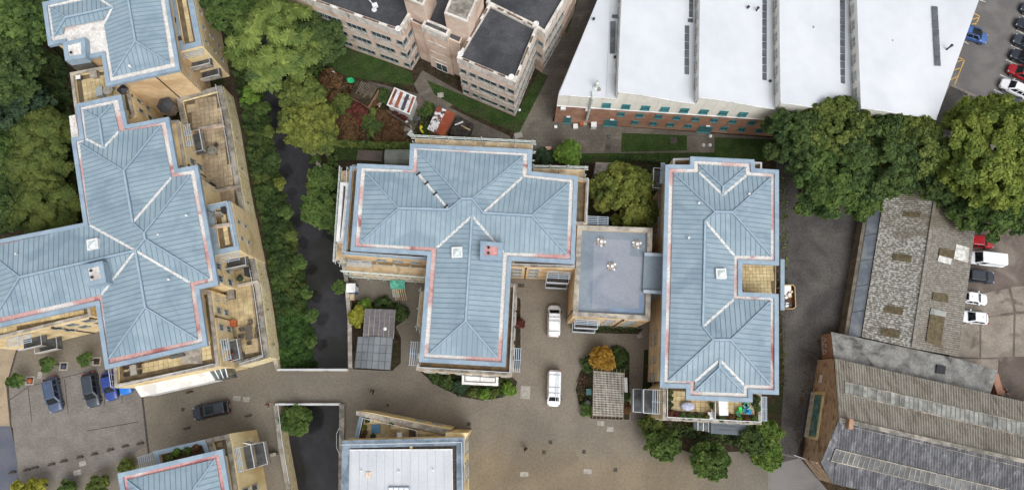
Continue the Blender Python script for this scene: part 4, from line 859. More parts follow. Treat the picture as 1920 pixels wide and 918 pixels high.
mid = [Vector((p.x, p.y, 0)) for p in PL([(770, 40), (862, 82), (900, 0), (806, -50)], 10.6)]; MB().prism(mid, 0, 10.6).build('link_block', M['brickp'], Gb); MB().prism(offset(mid if area(mid) > 0 else mid[::-1], .2), 10.603, 10.68).build('felt_roof', M['felt'], Gb)
st, r = tower([(791, 50), (838, 70), (845, 56), (798, 37)], 11.4, M['darkmetal'])
MB().ring(offset(r, -.06), offset(r, .1), 10.2, 11.5).build('concrete_parapet', M['concband'], st)
sa, sb = P(791, 50, 11.4), P(838, 70, 11.4); sd_ = (sb-sa).normalized(); so = Vector((sd_.y, -sd_.x, 0))
for z in (8.0, 5.2, 3.2): MB().bar(sa+(sb-sa)*.12+so*.03+Vector((0, 0, z-11.4)), sa+(sb-sa)*.86+so*.03+Vector((0, 0, z-11.4)), .08, .22).build('lintel', M['concband'], st)
window(Gb, sa+(sb-sa)*.5+so*.01+Vector((0, 0, -11.4)), so, 1.9, 2.2, fm='frame_w', name='glazed_door')
q = P(776, 40, 9.6); e = P(800, 120, .3); m = MB(); m.tube((q.x, q.y, 10.4), (q.x+.1, q.y-.3, .2), .36, n=10); m.lathe((q.x, q.y, 10.2), [(.42, 0), (.42, .4), (.1, .5)], 10); m.build('silver_flue', M['galv'], Gb)
hp = P(700, 14, ZG+.2); t = thing('roof_mast', 'small white dish mast standing on the black office roof', 'mast', (hp.x, hp.y, 11.12))
m = MB(); m.tube((hp.x, hp.y, 11.12), (hp.x, hp.y, 13.0), .06); m.build('pole', M['rail'], t); MB().box((hp.x+.35, hp.y-.1, 12.4), (.7, .5, .5), .4).build('equipment_box', M['white'], t); MB().lathe((hp.x, hp.y, 11.14), [(.35, 0), (.35, .12), (.2, .14)], 10).build('base', M['white'], t)
MB().bar((hp.x-.7, hp.y+.9, 12.7), (hp.x+.05, hp.y, 12.7), .12).build('arm', M['white'], t)
for x, y, lb in ((747, 56, 'white vent bowl on the left office roof corner'), (1005, 47, 'white vent bowl between the two right office roofs'), (864, 103, 'white vent bowl on the front left office roof corner'), (959, 146, 'white vent bowl on the front right office roof corner')):
    p = P(x, y, 11.3); t = MB().lathe((p.x, p.y, 11.12), [(.12, 0), (.12, .35), (.36, .4), (.4, .55), (.28, .58), (.2, .45)], 12).build('vent_bowl', M['white']); tag(t, lb, 'roof vent', 'white bowls on the office roof')

# ---- H: the white warehouse with sawtooth roofs
Hb = thing('warehouse', 'large white sawtooth-roofed warehouse with ivory cladding over brick at the top right', 'building', P(1400, 120))
wa, wb = P(1039, 229, 0), P(1446, 256, 0); wdir = (wb-wa).normalized(); wout = Vector((wdir.y, -wdir.x, 0)); winn = -wout
xr = P(1755, 205.5, 9.9); Lw = (Vector((xr.x, xr.y, 0))-wa).dot(wdir); wc = wa+wdir*Lw
top_l = P(1120, 0, 9.9); top_r = P(1836, 0, 9.9)
def hp_(s, z): return wa+wdir*s+Vector((0, 0, z))
def s_of(px, z): p = P(*px, z); return (Vector((p.x, p.y, 0))-wa).dot(wdir)
body = [wa, wc, Vector((top_r.x, top_r.y, 0))+(Vector((top_r.x-wc.x, top_r.y-wc.y, 0))*.6), Vector((top_l.x, top_l.y, 0))+(Vector((top_l.x-wa.x, top_l.y-wa.y, 0))*.6)]
MB().prism([body[0]+winn*.05, body[1]+winn*.05, body[2], body[3]], 0, 6.0).build('brick_wall', M['brick'], Hb)
MB().prism([body[0]+winn*.3, body[1]+winn*.3, body[2], body[3]], 6.0, 9.5).build('inner_wall', M['whitewall'], Hb)
# ivory cladding panels along the south face, their heads following the roof profile
s2, s3, s4, s5 = s_of((1156.7, 168), 11.0), s_of((1307, 176), 11.0), s_of((1459, 183), 11.0), s_of((1608, 190.5), 11.0)
edges_s = [0, s2, s3, s4, s5, Lw]
def prof(i, u):                                                       # height of bay i at fraction u across it
    if i == 0: return 9.75
    return 9.8+2.0*(1-u)**1.5*(1+1.1*u) if u < 1 else 9.8
def roof_h(s):
    for i in range(5):
        if s <= edges_s[i+1]-1e-6: return prof(i, (s-edges_s[i])/(edges_s[i+1]-edges_s[i]))
    return 9.8
pw = 1.5; k = 0
while k*pw < Lw:
    s0, s1 = k*pw+.012, min((k+1)*pw-.012, Lw); cuts = sorted([s0, s1]+[e for e in edges_s[1:5] if s0 < e < s1])
    m = MB()
    for u0, u1 in zip(cuts[:-1], cuts[1:]):
        m.poly([hp_(u0, 6.0), hp_(u1, 6.0), hp_(u1, roof_h(u1-1e-4)-.05), hp_(u0, roof_h(u0+1e-4)-.05)])
        q = [p+winn*.25 for p in (hp_(u0, 6.0), hp_(u1, 6.0), hp_(u1, roof_h(u1-1e-4)-.05), hp_(u0, roof_h(u0+1e-4)-.05))]
        m.poly([hp_(u0, 6.0), q[0], q[1], hp_(u1, 6.0)][::-1]); m.poly([hp_(u0, 6), hp_(u0, roof_h(u0+1e-4)-.05), q[3], q[0]]); m.poly([hp_(u1, 6), q[1], q[2], hp_(u1, roof_h(u1-1e-4)-.05)])
    m.build('cladding_panel', M['wclad'], Hb); k += 1
MB().bar(hp_(0, 6.0)+wout*.04, hp_(Lw, 6.0)+wout*.04, .1, .12).build('cladding_trim', M['white'], Hb)
# roof bays: each a curved white sheet rising to a riser on its west side
nd_l = (body[3]-body[0]); nd_r = (body[2]-body[1])
for i in range(5):
    sA, sB = edges_s[i], edges_s[i+1]; N_ = 12
    depth = 62.0; m = MB(); rows = []
    for j in range(N_+1):
        u = j/N_; s_ = sA+(sB-sA)*u; z = prof(i, min(u, .9999)); near = hp_(s_, z)+wout*.12; f = near+winn*depth
        if i == 1: f = near+winn*17.5+Vector((0, 0, 0))
        if i == 4 and j == N_: f = hp_(s_, z)+nd_r*1.0
        rows.append((near, f))
    if i == 4:                                                        # the slanting east edge
        rows = [(a, a+winn*depth) for a, f in rows]
        ext = hp_(Lw, 9.8)+nd_r; ext.z = 9.8
        m.poly([rows[-1][0], ext, rows[-1][1]])
    if i == 0:                                                        # the slanting west edge closes this bay to a wedge
        sl = nd_l.dot(wdir)/nd_l.dot(winn); td = min(depth, (s2-.05)/sl)
        rows = [(hp_(0, 9.75)+wout*.12, hp_(sl*td, 9.75)+winn*td), (hp_(s2, 9.75)+wout*.12, hp_(s2, 9.75)+winn*td)]; N_ = 1
    for j in range(N_): m.poly([rows[j][0], rows[j+1][0], rows[j+1][1], rows[j][1]])
    ro = m.build('roof_bay', M['wroof'], Hb, smooth=True)
    lip = MB()
    for j in range(N_): lip.bar(rows[j][0]+Vector((0, 0, -.03)), rows[j+1][0]+Vector((0, 0, -.03)), .12, .22)
    lip.build('eaves_trim', M['white'], ro)
    if i > 0:                                                         # riser wall with its row of small glazed frames
        z0, z1 = (9.7, prof(i, 0)); L_ = depth if i != 1 else 17.5
        a = hp_(sA, 0); r_ = MB().prism([a+wdir*.02, a+wdir*.25, a+wdir*.25+winn*L_, a+wdir*.02+winn*L_], z0, z1-.06).build('riser_wall', M['wclad'], Hb)
        for q in range(int(L_/2.6)):
            if i == 1 and q > 5: break
            p = a+winn*(2.5+q*2.45)+Vector((-.01*wdir.x, -.01*wdir.y, z0+.55)); window(Hb, p, -wdir, 1.5, .95, fm='frame_w', gm='pane_l', mull=1)
        g_ = MB().prism([a-wdir*1.25, a-wdir*.05, a-wdir*.05+winn*L_, a-wdir*1.25+winn*L_], 9.7, 9.84).build('box_gutter', M['fwhite'], Hb)
    if i == 1: MB().prism([hp_(sA+.02, 0)+winn*17.5, hp_(sB, 0)+winn*17.5, hp_(sB, 0)+winn*17.7, hp_(sA+.02, 0)+winn*17.7], 9.6, 10.4).build('end_upstand', M['wroof'], Hb)
flat_n = [hp_(s2, 9.72)+winn*17.4, hp_(s3, 9.72)+winn*17.4, hp_(s3, 9.72)+winn*62, hp_(s2, 9.72)+winn*62]; MB().poly(flat_n).build('flat_roof', M['wroof'], Hb)
# dark walkway panels in long strips beside the gutters
def panel_strip(pa, pb, z, wdt, step=1.05):
    a, b = P(*pa, z), P(*pb, z); L = (b-a).length; n = int(L/step); d = (b-a)/L; nn = Vector((-d.y, d.x, 0))
    for k in range(n):
        e, f = a+d*(k*L/n+.04), a+d*((k+1)*L/n-.04); MB().prism([e-nn*wdt/2, e+nn*wdt/2, f+nn*wdt/2, f-nn*wdt/2], z-.03, z+.05).build('walkway_panel', M['solar'], Hb)
panel_strip((1288, 48), (1287.5, 140), 9.98, .62); panel_strip((1433.5, -20), (1433, 151), 10.0, .62); panel_strip((1579.5, -20), (1579.5, 157), 10.0, .66); panel_strip((1752.5, 12), (1758.5, 124), 9.95, .75)
panel_strip((1149.5, 40), (1148.5, 101), 9.95, .7); panel_strip((1222, 37), (1300, 39), 9.9, .55); panel_strip((1296, -20), (1295.5, 33), 9.9, .55); panel_strip((1147, 31), (1163, 31.5), 9.95, .5)
# south wall openings
for px in range(8):
    s_ = s_of((1138+36.6*px, 191+3.1*px), 7.6)
    window(Hb, hp_(s_, 6.7)+wout*.02, wout, 1.15, 1.25, fm='frame_t', gm='glass_t', mull=0, trans=True)
for px in range(12): 
    s_ = s_of((1165+35.0*px, 211+2.6*px), 4.6)
    if s_ < Lw-2: window(Hb, hp_(s_, 4.0)+winn*.03, wout, .95, 1.1, fm='frame_t', gm='glass', mull=1, trans=True)
for px, py in ((1191, 230), (1225, 231), (1257.5, 233), (1290.5, 235), (1358, 238), (1391, 240), (1424, 242), (1457, 244), (1490, 246)):
    window(Hb, hp_(s_of((px, py), 1.9), 1.4)+winn*.03, wout, .95, 1.1, fm='frame_t', gm='glass', mull=1, trans=True)
for px, py in ((1512, 216), (1550, 219), (1588, 222), (1625, 225)): window(Hb, hp_(s_of((px, py), 7.4), 6.7)+wout*.02, wout, 1.15, 1.25, fm='frame_t', gm='glass_t', mull=0, trans=True)
for px, py, wd in ((1064, 225, 1.0), (1145, 228, 1.9), (1322, 238, 2.0)):
    d = window(Hb, hp_(s_of((px, py), 1.0), 0.05)+winn*.03, wout, wd, 2.1, fm='frame_t', gm='door_t', mull=1 if wd > 1.5 else 0, name='teal_door'); MB().box(tuple(hp_(s_of((px, py), 1.0), 2.55)+wout*.1), (.55, .2, .14), math.atan2(wdir.y, wdir.x)).build('door_lamp', M['white'], Hb)
f0 = hp_(s_of((1111, 176), 9.6), 0); m = MB(); m.tube(f0+wout*.3+Vector((0, 0, 2.2)), f0+wout*.3+Vector((0, 0, 9.9)), .17, n=8); m.tube(f0+wout*.3+Vector((0, 0, 9.9)), f0+winn*.5+Vector((0, 0, 10.2)), .17, n=8); m.build('steel_flue', M['galv'], Hb)
p = P(1118, 163, 10); t = thing('roof_exhaust', 'steel exhaust stack at the near edge of the white warehouse roof', 'exhaust', (p.x, p.y, 9.75)); MB().lathe((p.x, p.y, 9.76), [(.5, 0), (.42, .2), (.2, .3), (.2, 1.3), (.3, 1.32), (.3, 1.6), (.02, 1.75)], 10).build('stack', M['galv'], t); MB().box((p.x+.35, p.y-.3, 9.95), (.4, .4, .36), .3).build('fan_box', M['coping'], t)
for i, (x, y) in enumerate(((1401, 17), (1419, 19), (1467, 13), (1498, 81), (1521, 55), (1630, 132), (1668, 80), (1780, 89), (1114, 33), (1154, 105), (1446, 150))):
    p = P(x, y, 10.4); zz = 10.6 if x not in (1114, 1154, 1446) else 9.75
    MB().lathe((p.x, p.y, zz-.9), [(.12, 0), (.12, 1.15), (.2, 1.17), (.2, 1.3), (.02, 1.34)], 8).build('roof_vent', M['black' if i in (0, 1, 2, 7, 8, 9, 10) else 'coping'], Hb)
for i, (x, y, z, w_, mt) in enumerate(((1056, 201, 6.2, .7, 'whitewall'), (1101, 203, 6.2, .5, 'whitewall'))): p = P(x, y, 5.6); MB().box((p.x, p.y-.2, 5.6), (w_, .35, .5), math.atan2(wdir.y, wdir.x)).build('wall_box', M[mt], Hb)

# ---- corrugated helpers
def corrugated(root, name, e0, e1, r1, r0, mat, pitch=.3, amp=.05, nseg=6):
    """sheet between an eave e0-e1 and a ridge r0-r1; the waves run up the slope"""
    L = max((e1-e0).length, (r1-r0).length); n = max(2, int(L/pitch)*2); m = MB(); nr = nseg
    nrm = (e1-e0).cross(r0-e0).normalized(); nrm = nrm if nrm.z > 0 else -nrm
    for i in range(n+1):
        t = i/n; a, b = e0.lerp(e1, t), r0.lerp(r1, t); w_ = amp*(1 if i % 2 else -1)
        for j in range(nr+1): m.v.append(tuple(a.lerp(b, j/nr)+nrm*w_+Vector((0, 0, .02*(nr-j)))))
    for i in range(n):
        for j in range(nr):
            k = i*(nr+1)+j; m.f.append((k, k+nr+1, k+nr+2, k+1))
    o = m.build(name, mat, root)
    return o
# ---- I: the long corrugated shed
Ib = thing('corrugated_shed', 'long low shed with lichen-spotted corrugated roof between the yard and parked cars', 'shed', P(1700, 520))
ew0, ew1 = P(1660, 345, 3.2), P(1614, 631, 3.2); rd0, rd1 = P(1757, 345, 5.0), P(1710.5, 652, 5.0); ee0, ee1 = P(1838, 345, 3.2), P(1795.5, 668, 3.2)
corrugated(Ib, 'west_roof_slope', ew0, ew1, rd1, rd0, M['asb'], nseg=10); corrugated(Ib, 'east_roof_slope', ee0, ee1, rd1, rd0, M['asb2'], nseg=10)
MB().bar(rd0+Vector((0, 0, .1)), rd1+Vector((0, 0, .1)), .4, .1).build('ridge_cap', M['asb2'], Ib)
bs = [Vector((ew0.x+.1, ew0.y, 0)), Vector((ee0.x-.3, ee0.y, 0)), Vector((ee1.x-.3, ee1.y+.2, 0)), Vector((ew1.x+.1, ew1.y+.2, 0))]; MB().prism(bs, 0, 3.0).build('wall', M['sidew'], Ib)
MB().poly([ew1+Vector((.1, .15, -.1)), ee1+Vector((-.2, .15, -.1)), rd1+Vector((0, .15, -.1))]).build('gable_end', M['brickf'], Ib)
n = 6
for k in range(n):                                                    # blue-grey sheets hung on the west side
    a, b = ew0.lerp(ew1, (k+.01)/n), ew0.lerp(ew1, (k+.99)/n); lo = Vector((-1.15, -.1, -1.2))
    MB().poly([a+lo, b+lo, b+Vector((0, 0, -.08)), a+Vector((0, 0, -.08))]).poly([a+lo+Vector((0, 0, -.04)), a+Vector((0, 0, -.12)), b+Vector((0, 0, -.12)), b+lo+Vector((0, 0, -.04))]).build('side_sheet', nmat('blue_grey_sheet', c(142, 152, 164), c(126, 136, 150), .8, rough=.6, orand=.07, c3=c(160, 168, 176), scale3=.4), Ib)
MB().prism([ew0+Vector((-1.7, 0, 0)), ew1+Vector((-1.7, -.2, 0)), ew1+Vector((-1.1, -.2, 0)), ew0+Vector((-1.1, 0, 0))], 0, 1.9).build('low_side_wall', M['sidew'], Ib)
nw_, ne_ = ((rd0-ew0).cross(ew1-ew0)).normalized(), ((rd0-ee0).cross(ee1-ee0)).normalized()
nw_ = nw_ if nw_.z > 0 else -nw_; ne_ = ne_ if ne_.z > 0 else -ne_
for px, side, mt, lab in (([(1675, 474), (1710, 479), (1708, 492), (1673, 486)], 'w', 'asbdark', 'brown sheet'), ([(1660, 571), (1694, 577), (1692, 591), (1657, 585)], 'w', 'asbdark', ''), ([(1653, 613), (1688, 619), (1686, 634), (1651, 627)], 'w', 'asbdark', ''), ([(1695, 396), (1727, 398), (1725, 408), (1692, 406)], 'w', 'asbdark', ''),
        ([(1763, 465), (1791, 469), (1788, 484), (1760, 478)], 'e', 'asbdark', ''), ([(1761, 478), (1785, 485), (1783, 496), (1758, 489)], 'e', 'line_w', ''), ([(1793, 457), (1818, 464), (1815, 493), (1789, 484)], 'e', 'line_w', ''), ([(1751, 547), (1779, 553), (1777, 568), (1748, 562)], 'e', 'asbdark', ''), ([(1746, 577), (1775, 584), (1773, 594), (1744, 588)], 'e', 'pane_l', ''), ([(1744, 589), (1772, 595), (1764, 650), (1736, 640)], 'e', 'asbdark', '')):
    p0, nn = (ew0, nw_) if side == 'w' else (ee0, ne_); q = [hitplane(*x, p0+nn*.2, nn) for x in px]
    m = MB(); nb_ = 10
    for k in range(nb_):                                              # ribs of the odd sheet
        a, b = q[0].lerp(q[3], (k+.06)/nb_), q[1].lerp(q[2], (k+.06)/nb_); e, f = q[0].lerp(q[3], (k+.94)/nb_), q[1].lerp(q[2], (k+.94)/nb_); m.poly([a, e, f, b]); m.poly([a-nn*.06, b-nn*.06, b, a]); m.poly([e, e-nn*.06, f-nn*.06, f])
    m.poly([x-nn*.03 for x in q][::-1]); m.build('odd_roof_sheet', M[mt], Ib)

# ---- J: the old brick factory at the lower right
Jb = thing('brick_factory', 'old brick factory with beige and blackened corrugated slopes and rows of roof glazing', 'building', P(1700, 800))
ZR, ZV = 9.4, 4.9
rA, rB = P(1573, 786, ZR), P(2010, 884, ZR); nA, nB = P(1563.9, 671.3, ZV), P(2010, 773, ZV); sA2, sB_ = P(1562, 906, 4.0), P(2010, 1007, 4.0)
nS_ = (rA-sA2).cross(sB_-sA2).normalized(); sA_ = hitplane(1539, 867, sA2, nS_)
corrugated(Jb, 'north_roof_slope', nA, nB, rB, rA, M['beige'], pitch=.34, nseg=8)
corrugated(Jb, 'south_roof_slope', sA2, sB_, rB, rA, M['slate'], pitch=.34, nseg=8)
MB().poly([sA_, sA2, rA]).poly([sA_+Vector((0, 0, -.1)), rA+Vector((0, 0, -.1)), sA2+Vector((0, 0, -.1))]).build('verge_slope', M['slate'], Jb)
MB().bar(rA+Vector((0, 0, .08)), rB+Vector((0, 0, .08)), .5, .12).build('ridge_cap', M['coping_d'], Jb)
ins = Vector((.25, 0, 0))
MB().poly([nA+ins*0+Vector((0, 0, -ZV)), nA+Vector((0, 0, -.15)), rA+Vector((0, 0, -.12)), sA_+Vector((0, 0, -.15)), Vector((sA_.x, sA_.y, 0))]).poly([Vector((nA.x+.4, nA.y, 0)), Vector((sA_.x+.4, sA_.y, 0)), sA_+Vector((.4, 0, -.15)), rA+Vector((.4, 0, -.12)), nA+Vector((.4, 0, -.15))]).build('gable_wall', M['brickf'], Jb)
MB().prism([Vector((nA.x+.4, nA.y-.1, 0)), Vector((sA_.x+.4, sA_.y+.1, 0)), sA2, Vector((sB_.x, sB_.y, 0)), Vector((nB.x, nB.y, 0))], 0, 3.6).build('main_wall', M['brickf'], Jb)
MB().prism([sA_, sA2, sA2+Vector((.35, .1, 0)), sA_+Vector((.4, 0, 0))], 0, 3.9).build('corner_wall', M['brickf'], Jb)
gdir = (sA_-nA); gdir.z = 0; gl = gdir.length; gdir.normalize(); gout = Vector((gdir.y, -gdir.x, 0)); gout = gout if gout.x < 0 else -gout
gb0 = Vector((nA.x, nA.y, 0))
t_ = MB().bar(gb0+gdir*(gl*.33)+gout*.06+Vector((0, 0, 2.3)), gb0+gdir*(gl*.80)+gout*.06+Vector((0, 0, 2.3)), .14, 2.9).build('window_surround', M['cream'], Jb)
MB().bar(gb0+gdir*(gl*.36)+gout*.15+Vector((0, 0, 2.3)), gb0+gdir*(gl*.77)+gout*.15+Vector((0, 0, 2.3)), .1, 2.1).build('wide_window', nmat('grimy_teal_glass', c(58, 104, 108), c(110, 142, 138), 1.6, rough=.4, detail=8), t_)
MB().bar(gb0+gdir*(gl*.34)+gout*.3+Vector((0, 0, .8)), gb0+gdir*(gl*.79)+gout*.3+Vector((0, 0, .8)), .5, .12).build('deep_sill', M['coping'], t_)
sg = gb0+gdir*(gl*.20)+gout*.08+Vector((0, 0, 2.0)); so_ = MB().bar(sg-gdir*.55, sg+gdir*.55, .06, .8).build('wall_sign', M['white'], Jb)
# brick return with white graffiti strokes at the yard corner
lt = [P(1558.4, 621.6, 3.6), P(1563.9, 671.3, 3.9), P(1856.7, 738, 3.9), P(1871, 694, 3.6), P(1797, 672, 3.6)]
lo_ = MB(); lo_.poly([lt[0], lt[1], lt[2], lt[3], lt[4]]); lo_.v += [(v[0], v[1], v[2]-.25) for v in lo_.v[:5]]
for k in range(5): lo_.f.append((k, 5+k, 5+(k+1) % 5, (k+1) % 5))
lo_.build('lean_to_roof', M['leanto'], Jb)
lw = [Vector((p.x, p.y, 0)) for p in lt]; lw = lw if area(lw) > 0 else lw[::-1]; MB().prism(offset(lw, .12), 0, 3.3).build('lean_to_wall', M['brick'], Jb)
g_ = MB(); ga, gb2 = Vector((lt[0].x-.0, lt[0].y, 0)), Vector((lt[1].x, lt[1].y, 0)); gd = (gb2-ga).normalized()
for s0, z0, s1, z1 in ((.6, 1.0, .9, 2.2), (.9, 2.2, 1.3, 1.0), (1.5, 1.0, 1.5, 2.1), (1.5, 2.1, 2.0, 1.9), (2.0, 1.9, 1.6, 1.5), (2.2, 1.0, 2.4, 2.0), (2.4, 2.0, 2.8, 1.2), (.5, .8, 2.9, .9)):
    g_.bar(ga+gd*s0+Vector((-.03, 0, z0)), ga+gd*s1+Vector((-.03, 0, z1)), .03, .08)
g_.build('graffiti_strokes', M['line_w'], Jb)
for px in ([(1755, 683), (1772, 686), (1771, 701), (1754, 699)],): MB().prism([hitplane(*x, lt[0]+Vector((0, 0, .04)), (lt[1]-lt[0]).cross(lt[2]-lt[0]).normalized()) for x in px], 3.7, 3.98).build('roof_hatch', M['felt'], Jb)
m = P(1866, 715, 3.4); MB().prism(PL([(1858, 697), (1872, 699), (1884, 742), (1870, 738)], 3.0), 0, 3.0).build('open_end_wall', M['brick'], Jb)
# two rows of roof glazing, pane by pane
nN = (rA-nA).cross(nB-nA).normalized(); nN = nN if nN.z > 0 else -nN; nS = (rA-sA2).cross(sB_-sA2).normalized(); nS = nS if nS.z > 0 else -nS
def glazing(q0, q1, q2, q3, n, p0, nn, mt):
    q = [hitplane(*x, p0+nn*.16, nn) for x in (q0, q1, q2, q3)]
    fr_ = MB()
    for k in range(n+1): fr_.bar(q[0].lerp(q[1], k/n), q[3].lerp(q[2], k/n), .07, .08, nn)
    fr_.bar(q[0], q[1], .12, .1, nn); fr_.bar(q[3], q[2], .12, .1, nn); f = fr_.build('glazing_frame', M['coping'], Jb)
    for k in range(n):
        a, b = q[0].lerp(q[1], (k+.05)/n), q[0].lerp(q[1], (k+.95)/n); e, g = q[3].lerp(q[2], (k+.95)/n), q[3].lerp(q[2], (k+.05)/n)
        m = MB().poly([g, e, b, a]); m.v += [tuple(Vector(v)-nn*.05) for v in m.v]; m.f += [(i, 4+i, 4+(i+1) % 4, (i+1) % 4) for i in range(4)]
        m.build('roof_pane', M[mt], f)
glazing((1585, 715.5), (1985, 806.5), (1985, 832), (1584, 737), 46, nA, nN, 'pane_l'); glazing((1567, 841), (1985, 942), (1985, 965), (1559, 863), 44, sA_, nS, 'pane_d')
p = hitplane(1590, 789, rA, nS); MB().box((p.x, p.y-.3, p.z+.35), (.5, 1.2, .8), -.2).build('chimney_stub', M['brick'], Jb)
m = MB(); q = [hitplane(*x, sA_+nS*.14, nS) for x in ((1597, 800), (1700, 823), (1920, 876))]
for i in range(2): m.bar(q[i], q[i+1], .06)
m.build('roof_cable', M['coping'], Jb)
# ------------------------------------------------------------------ vegetation
RNG = np.random.default_rng(11)
def leafmat(name, a, b, d=None, isl=.22, sc=.45):
    return nmat(name, srgb(*a), srgb(*b), sc, .36, .64, 3, rough=.75, c3=srgb(*d) if d else None, scale3=.22, lo3=.52, hi3=.66, island=isl, transl=.32, spec=.2)
LM = dict(
 dark=leafmat('dark_green_leaves', (72, 92, 54), (94, 114, 64), (62, 82, 50)), mid=leafmat('mid_green_leaves', (80, 104, 56), (104, 126, 66), (68, 92, 52)),
 olive=leafmat('olive_leaves', (94, 110, 58), (118, 130, 68), (80, 98, 56)), yell=leafmat('yellow_green_leaves', (110, 120, 58), (132, 138, 68), (88, 104, 54)),
 lime=leafmat('lime_leaves', (120, 136, 64), (142, 154, 74), (102, 120, 58)), willow=leafmat('willow_leaves', (106, 126, 66), (138, 154, 82), (82, 104, 60)),
 blueg=leafmat('blue_green_leaves', (60, 82, 62), (78, 98, 72), (50, 70, 54)), birch=leafmat('yellowing_birch_leaves', (88, 104, 54), (112, 122, 64), (68, 84, 48)),
 amber=leafmat('amber_autumn_leaves', (170, 134, 58), (186, 152, 72), (146, 112, 54)), red=leafmat('red_autumn_leaves', (100, 66, 56), (124, 66, 60), (84, 74, 50)),
 rust=leafmat('rusty_leaves', (104, 80, 58), (122, 94, 66), (84, 80, 52)), laurel=leafmat('glossy_laurel_leaves', (96, 122, 58), (124, 146, 72), (72, 100, 50)),
 bright=leafmat('bright_shrub_leaves', (104, 136, 58), (126, 154, 70), (86, 118, 54)), golden=leafmat('golden_shrub_leaves', (146, 148, 60), (166, 164, 70), (110, 126, 58)))
def quad_mesh(name, C, U, V, mat):
    n = len(C); v = np.empty((n, 4, 3)); v[:, 0] = C-U-V; v[:, 1] = C+U-V; v[:, 2] = C+U+V; v[:, 3] = C-U+V
    me = bpy.data.meshes.new(name); me.vertices.add(4*n); me.vertices.foreach_set('co', v.reshape(-1))
    me.loops.add(4*n); me.loops.foreach_set('vertex_index', np.arange(4*n)); me.polygons.add(n); me.polygons.foreach_set('loop_start', np.arange(0, 4*n, 4))
    me.materials.append(mat); me.update(calc_edges=True); return me
def unit(a): return a/np.maximum(np.linalg.norm(a, axis=1, keepdims=True), 1e-6)
def leaves(C, Nrm, size, aspect=1.5, dirs=None, tilt=.5):
    n = len(C); N = unit(Nrm+RNG.normal(0, tilt, (n, 3)))
    A = dirs if dirs is not None else RNG.normal(0, 1, (n, 3))
    U = unit(A-N*np.sum(A*N, axis=1, keepdims=True)); V = np.cross(N, U)
    s = size*RNG.uniform(.6, 1.3, (n, 1))
    return U*s*aspect*.5, V*s*.5
def crown_pts(R, Rz, n_clump, rc, per, flat=.0, lump=.12, feather=False):
    ph = RNG.uniform(0, 6.28, 6); rm = R*.27; nm = 85 if R > 1.6 else 22            # boughs first, then leaf clumps on every bough
    d = unit(RNG.normal(0, 1, (nm*3, 3))); d = d[d[:, 2] > -.35][:nm]; az = np.arctan2(d[:, 1], d[:, 0])
    f = 1+lump*(np.sin(3*az+ph[0])*.5+np.sin(5*az+ph[1])*.4+np.sin(2*az+ph[2]+d[:, 2]*3)*.5)
    bc = d*(RNG.uniform(.12, 1, len(d))**.4*f)[:, None]*np.array([R-rm*.75, R-rm*.75, Rz-rm*.6]); br = rm*RNG.uniform(.6, 1.2, len(bc))
    k = RNG.integers(0, len(bc), n_clump); e = unit(RNG.normal(0, 1, (n_clump, 3))); e[:, 2] = np.abs(e[:, 2])*.8+e[:, 2]*.2; e = unit(e+d[k]*.45)
    cc = bc[k]+e*(br[k]*RNG.uniform(.7, 1.02, n_clump))[:, None]*np.array([1, 1, .85])
    rr = rc*RNG.uniform(.6, 1.2, len(cc))
    idx = np.repeat(np.arange(len(cc)), per); o = unit(RNG.normal(0, 1, (len(idx), 3)))
    o[:, 2] = np.abs(o[:, 2])*.85+o[:, 2]*.15
    kk = RNG.uniform(.3, 1, (len(idx), 1))**.6
    off = o*kk*rr[idx][:, None]*np.array([1, 1, .7])
    return bc, cc[idx]+off, unit(off+e[idx]*.5*rr[idx][:, None]+np.array([0, 0, .3])*rr[idx][:, None]), off
TN = 0
def tree(label, px, py, R, h, mat, name='broadleaf_tree', cat='tree', group=None, Rz=None, dens=1.15, leaf=.24, rc=None, feather=False, lump=.12, trunk=True, aspect=1.5, bare=False):
    Rz = Rz or R*.75; zc = max(h-Rz, .3*h); p = P(px, py, zc); base = Vector((p.x, p.y, 0))
    t = thing(name, label, cat, base, group); rc = rc or max(.24, R*.105)
    nc = max(36, int(4.6*(R/rc)**2*dens)); per = int(min(200, max(14, 3.0*(rc/leaf)**2*5)))
    cc, C, N, off = crown_pts(R, Rz, nc, rc, per, lump=lump)
    C = C+np.array([0, 0, zc]); 
    C[:, 2] = np.maximum(C[:, 2], .12)
    if feather:
        dr = off.copy(); dr[:, 2] -= .25*rc; U, V = leaves(C, N, leaf, aspect, dirs=unit(dr), tilt=.25)
    else: U, V = leaves(C, N, leaf, aspect)
    if not bare:
        me = quad_mesh('crown', C, U, V, LM[mat]); o = bpy.data.objects.new('crown', me); link(o, t, base)
    m = MB(); r0 = .05+.028*R
    if h > 2:
        m.tube(base+Vector((0, 0, -.1)), base+Vector((0, 0, zc*.9)), r0*1.2, r0*.7, 8)
        sel = RNG.choice(len(cc), min(len(cc), 9 if not bare else 60), replace=False)
        for k in sel: m.tube(base+Vector((0, 0, zc*(.55 if not bare else .8))), base+Vector((float(cc[k][0]), float(cc[k][1]), zc+float(cc[k][2]))), r0*(.26 if not bare else .22), r0*.06, 5)
    else:
        for k in range(4): m.tube(base, base+Vector((random.uniform(-.4, .4)*R, random.uniform(-.4, .4)*R, zc)), .04, .015, 5)
    m.build('trunk' if h > 2 else 'stems', M['twig'] if bare else M['bark'], t)
    return t
G_ = 'trees beyond the left-hand block'
tree('big feathery pale green willow-like tree between the offices and the left block', 513, 88, 6.4, 14, 'willow', Rz=6, rc=1.05, feather=True, leaf=.13, aspect=6, dens=1.1)
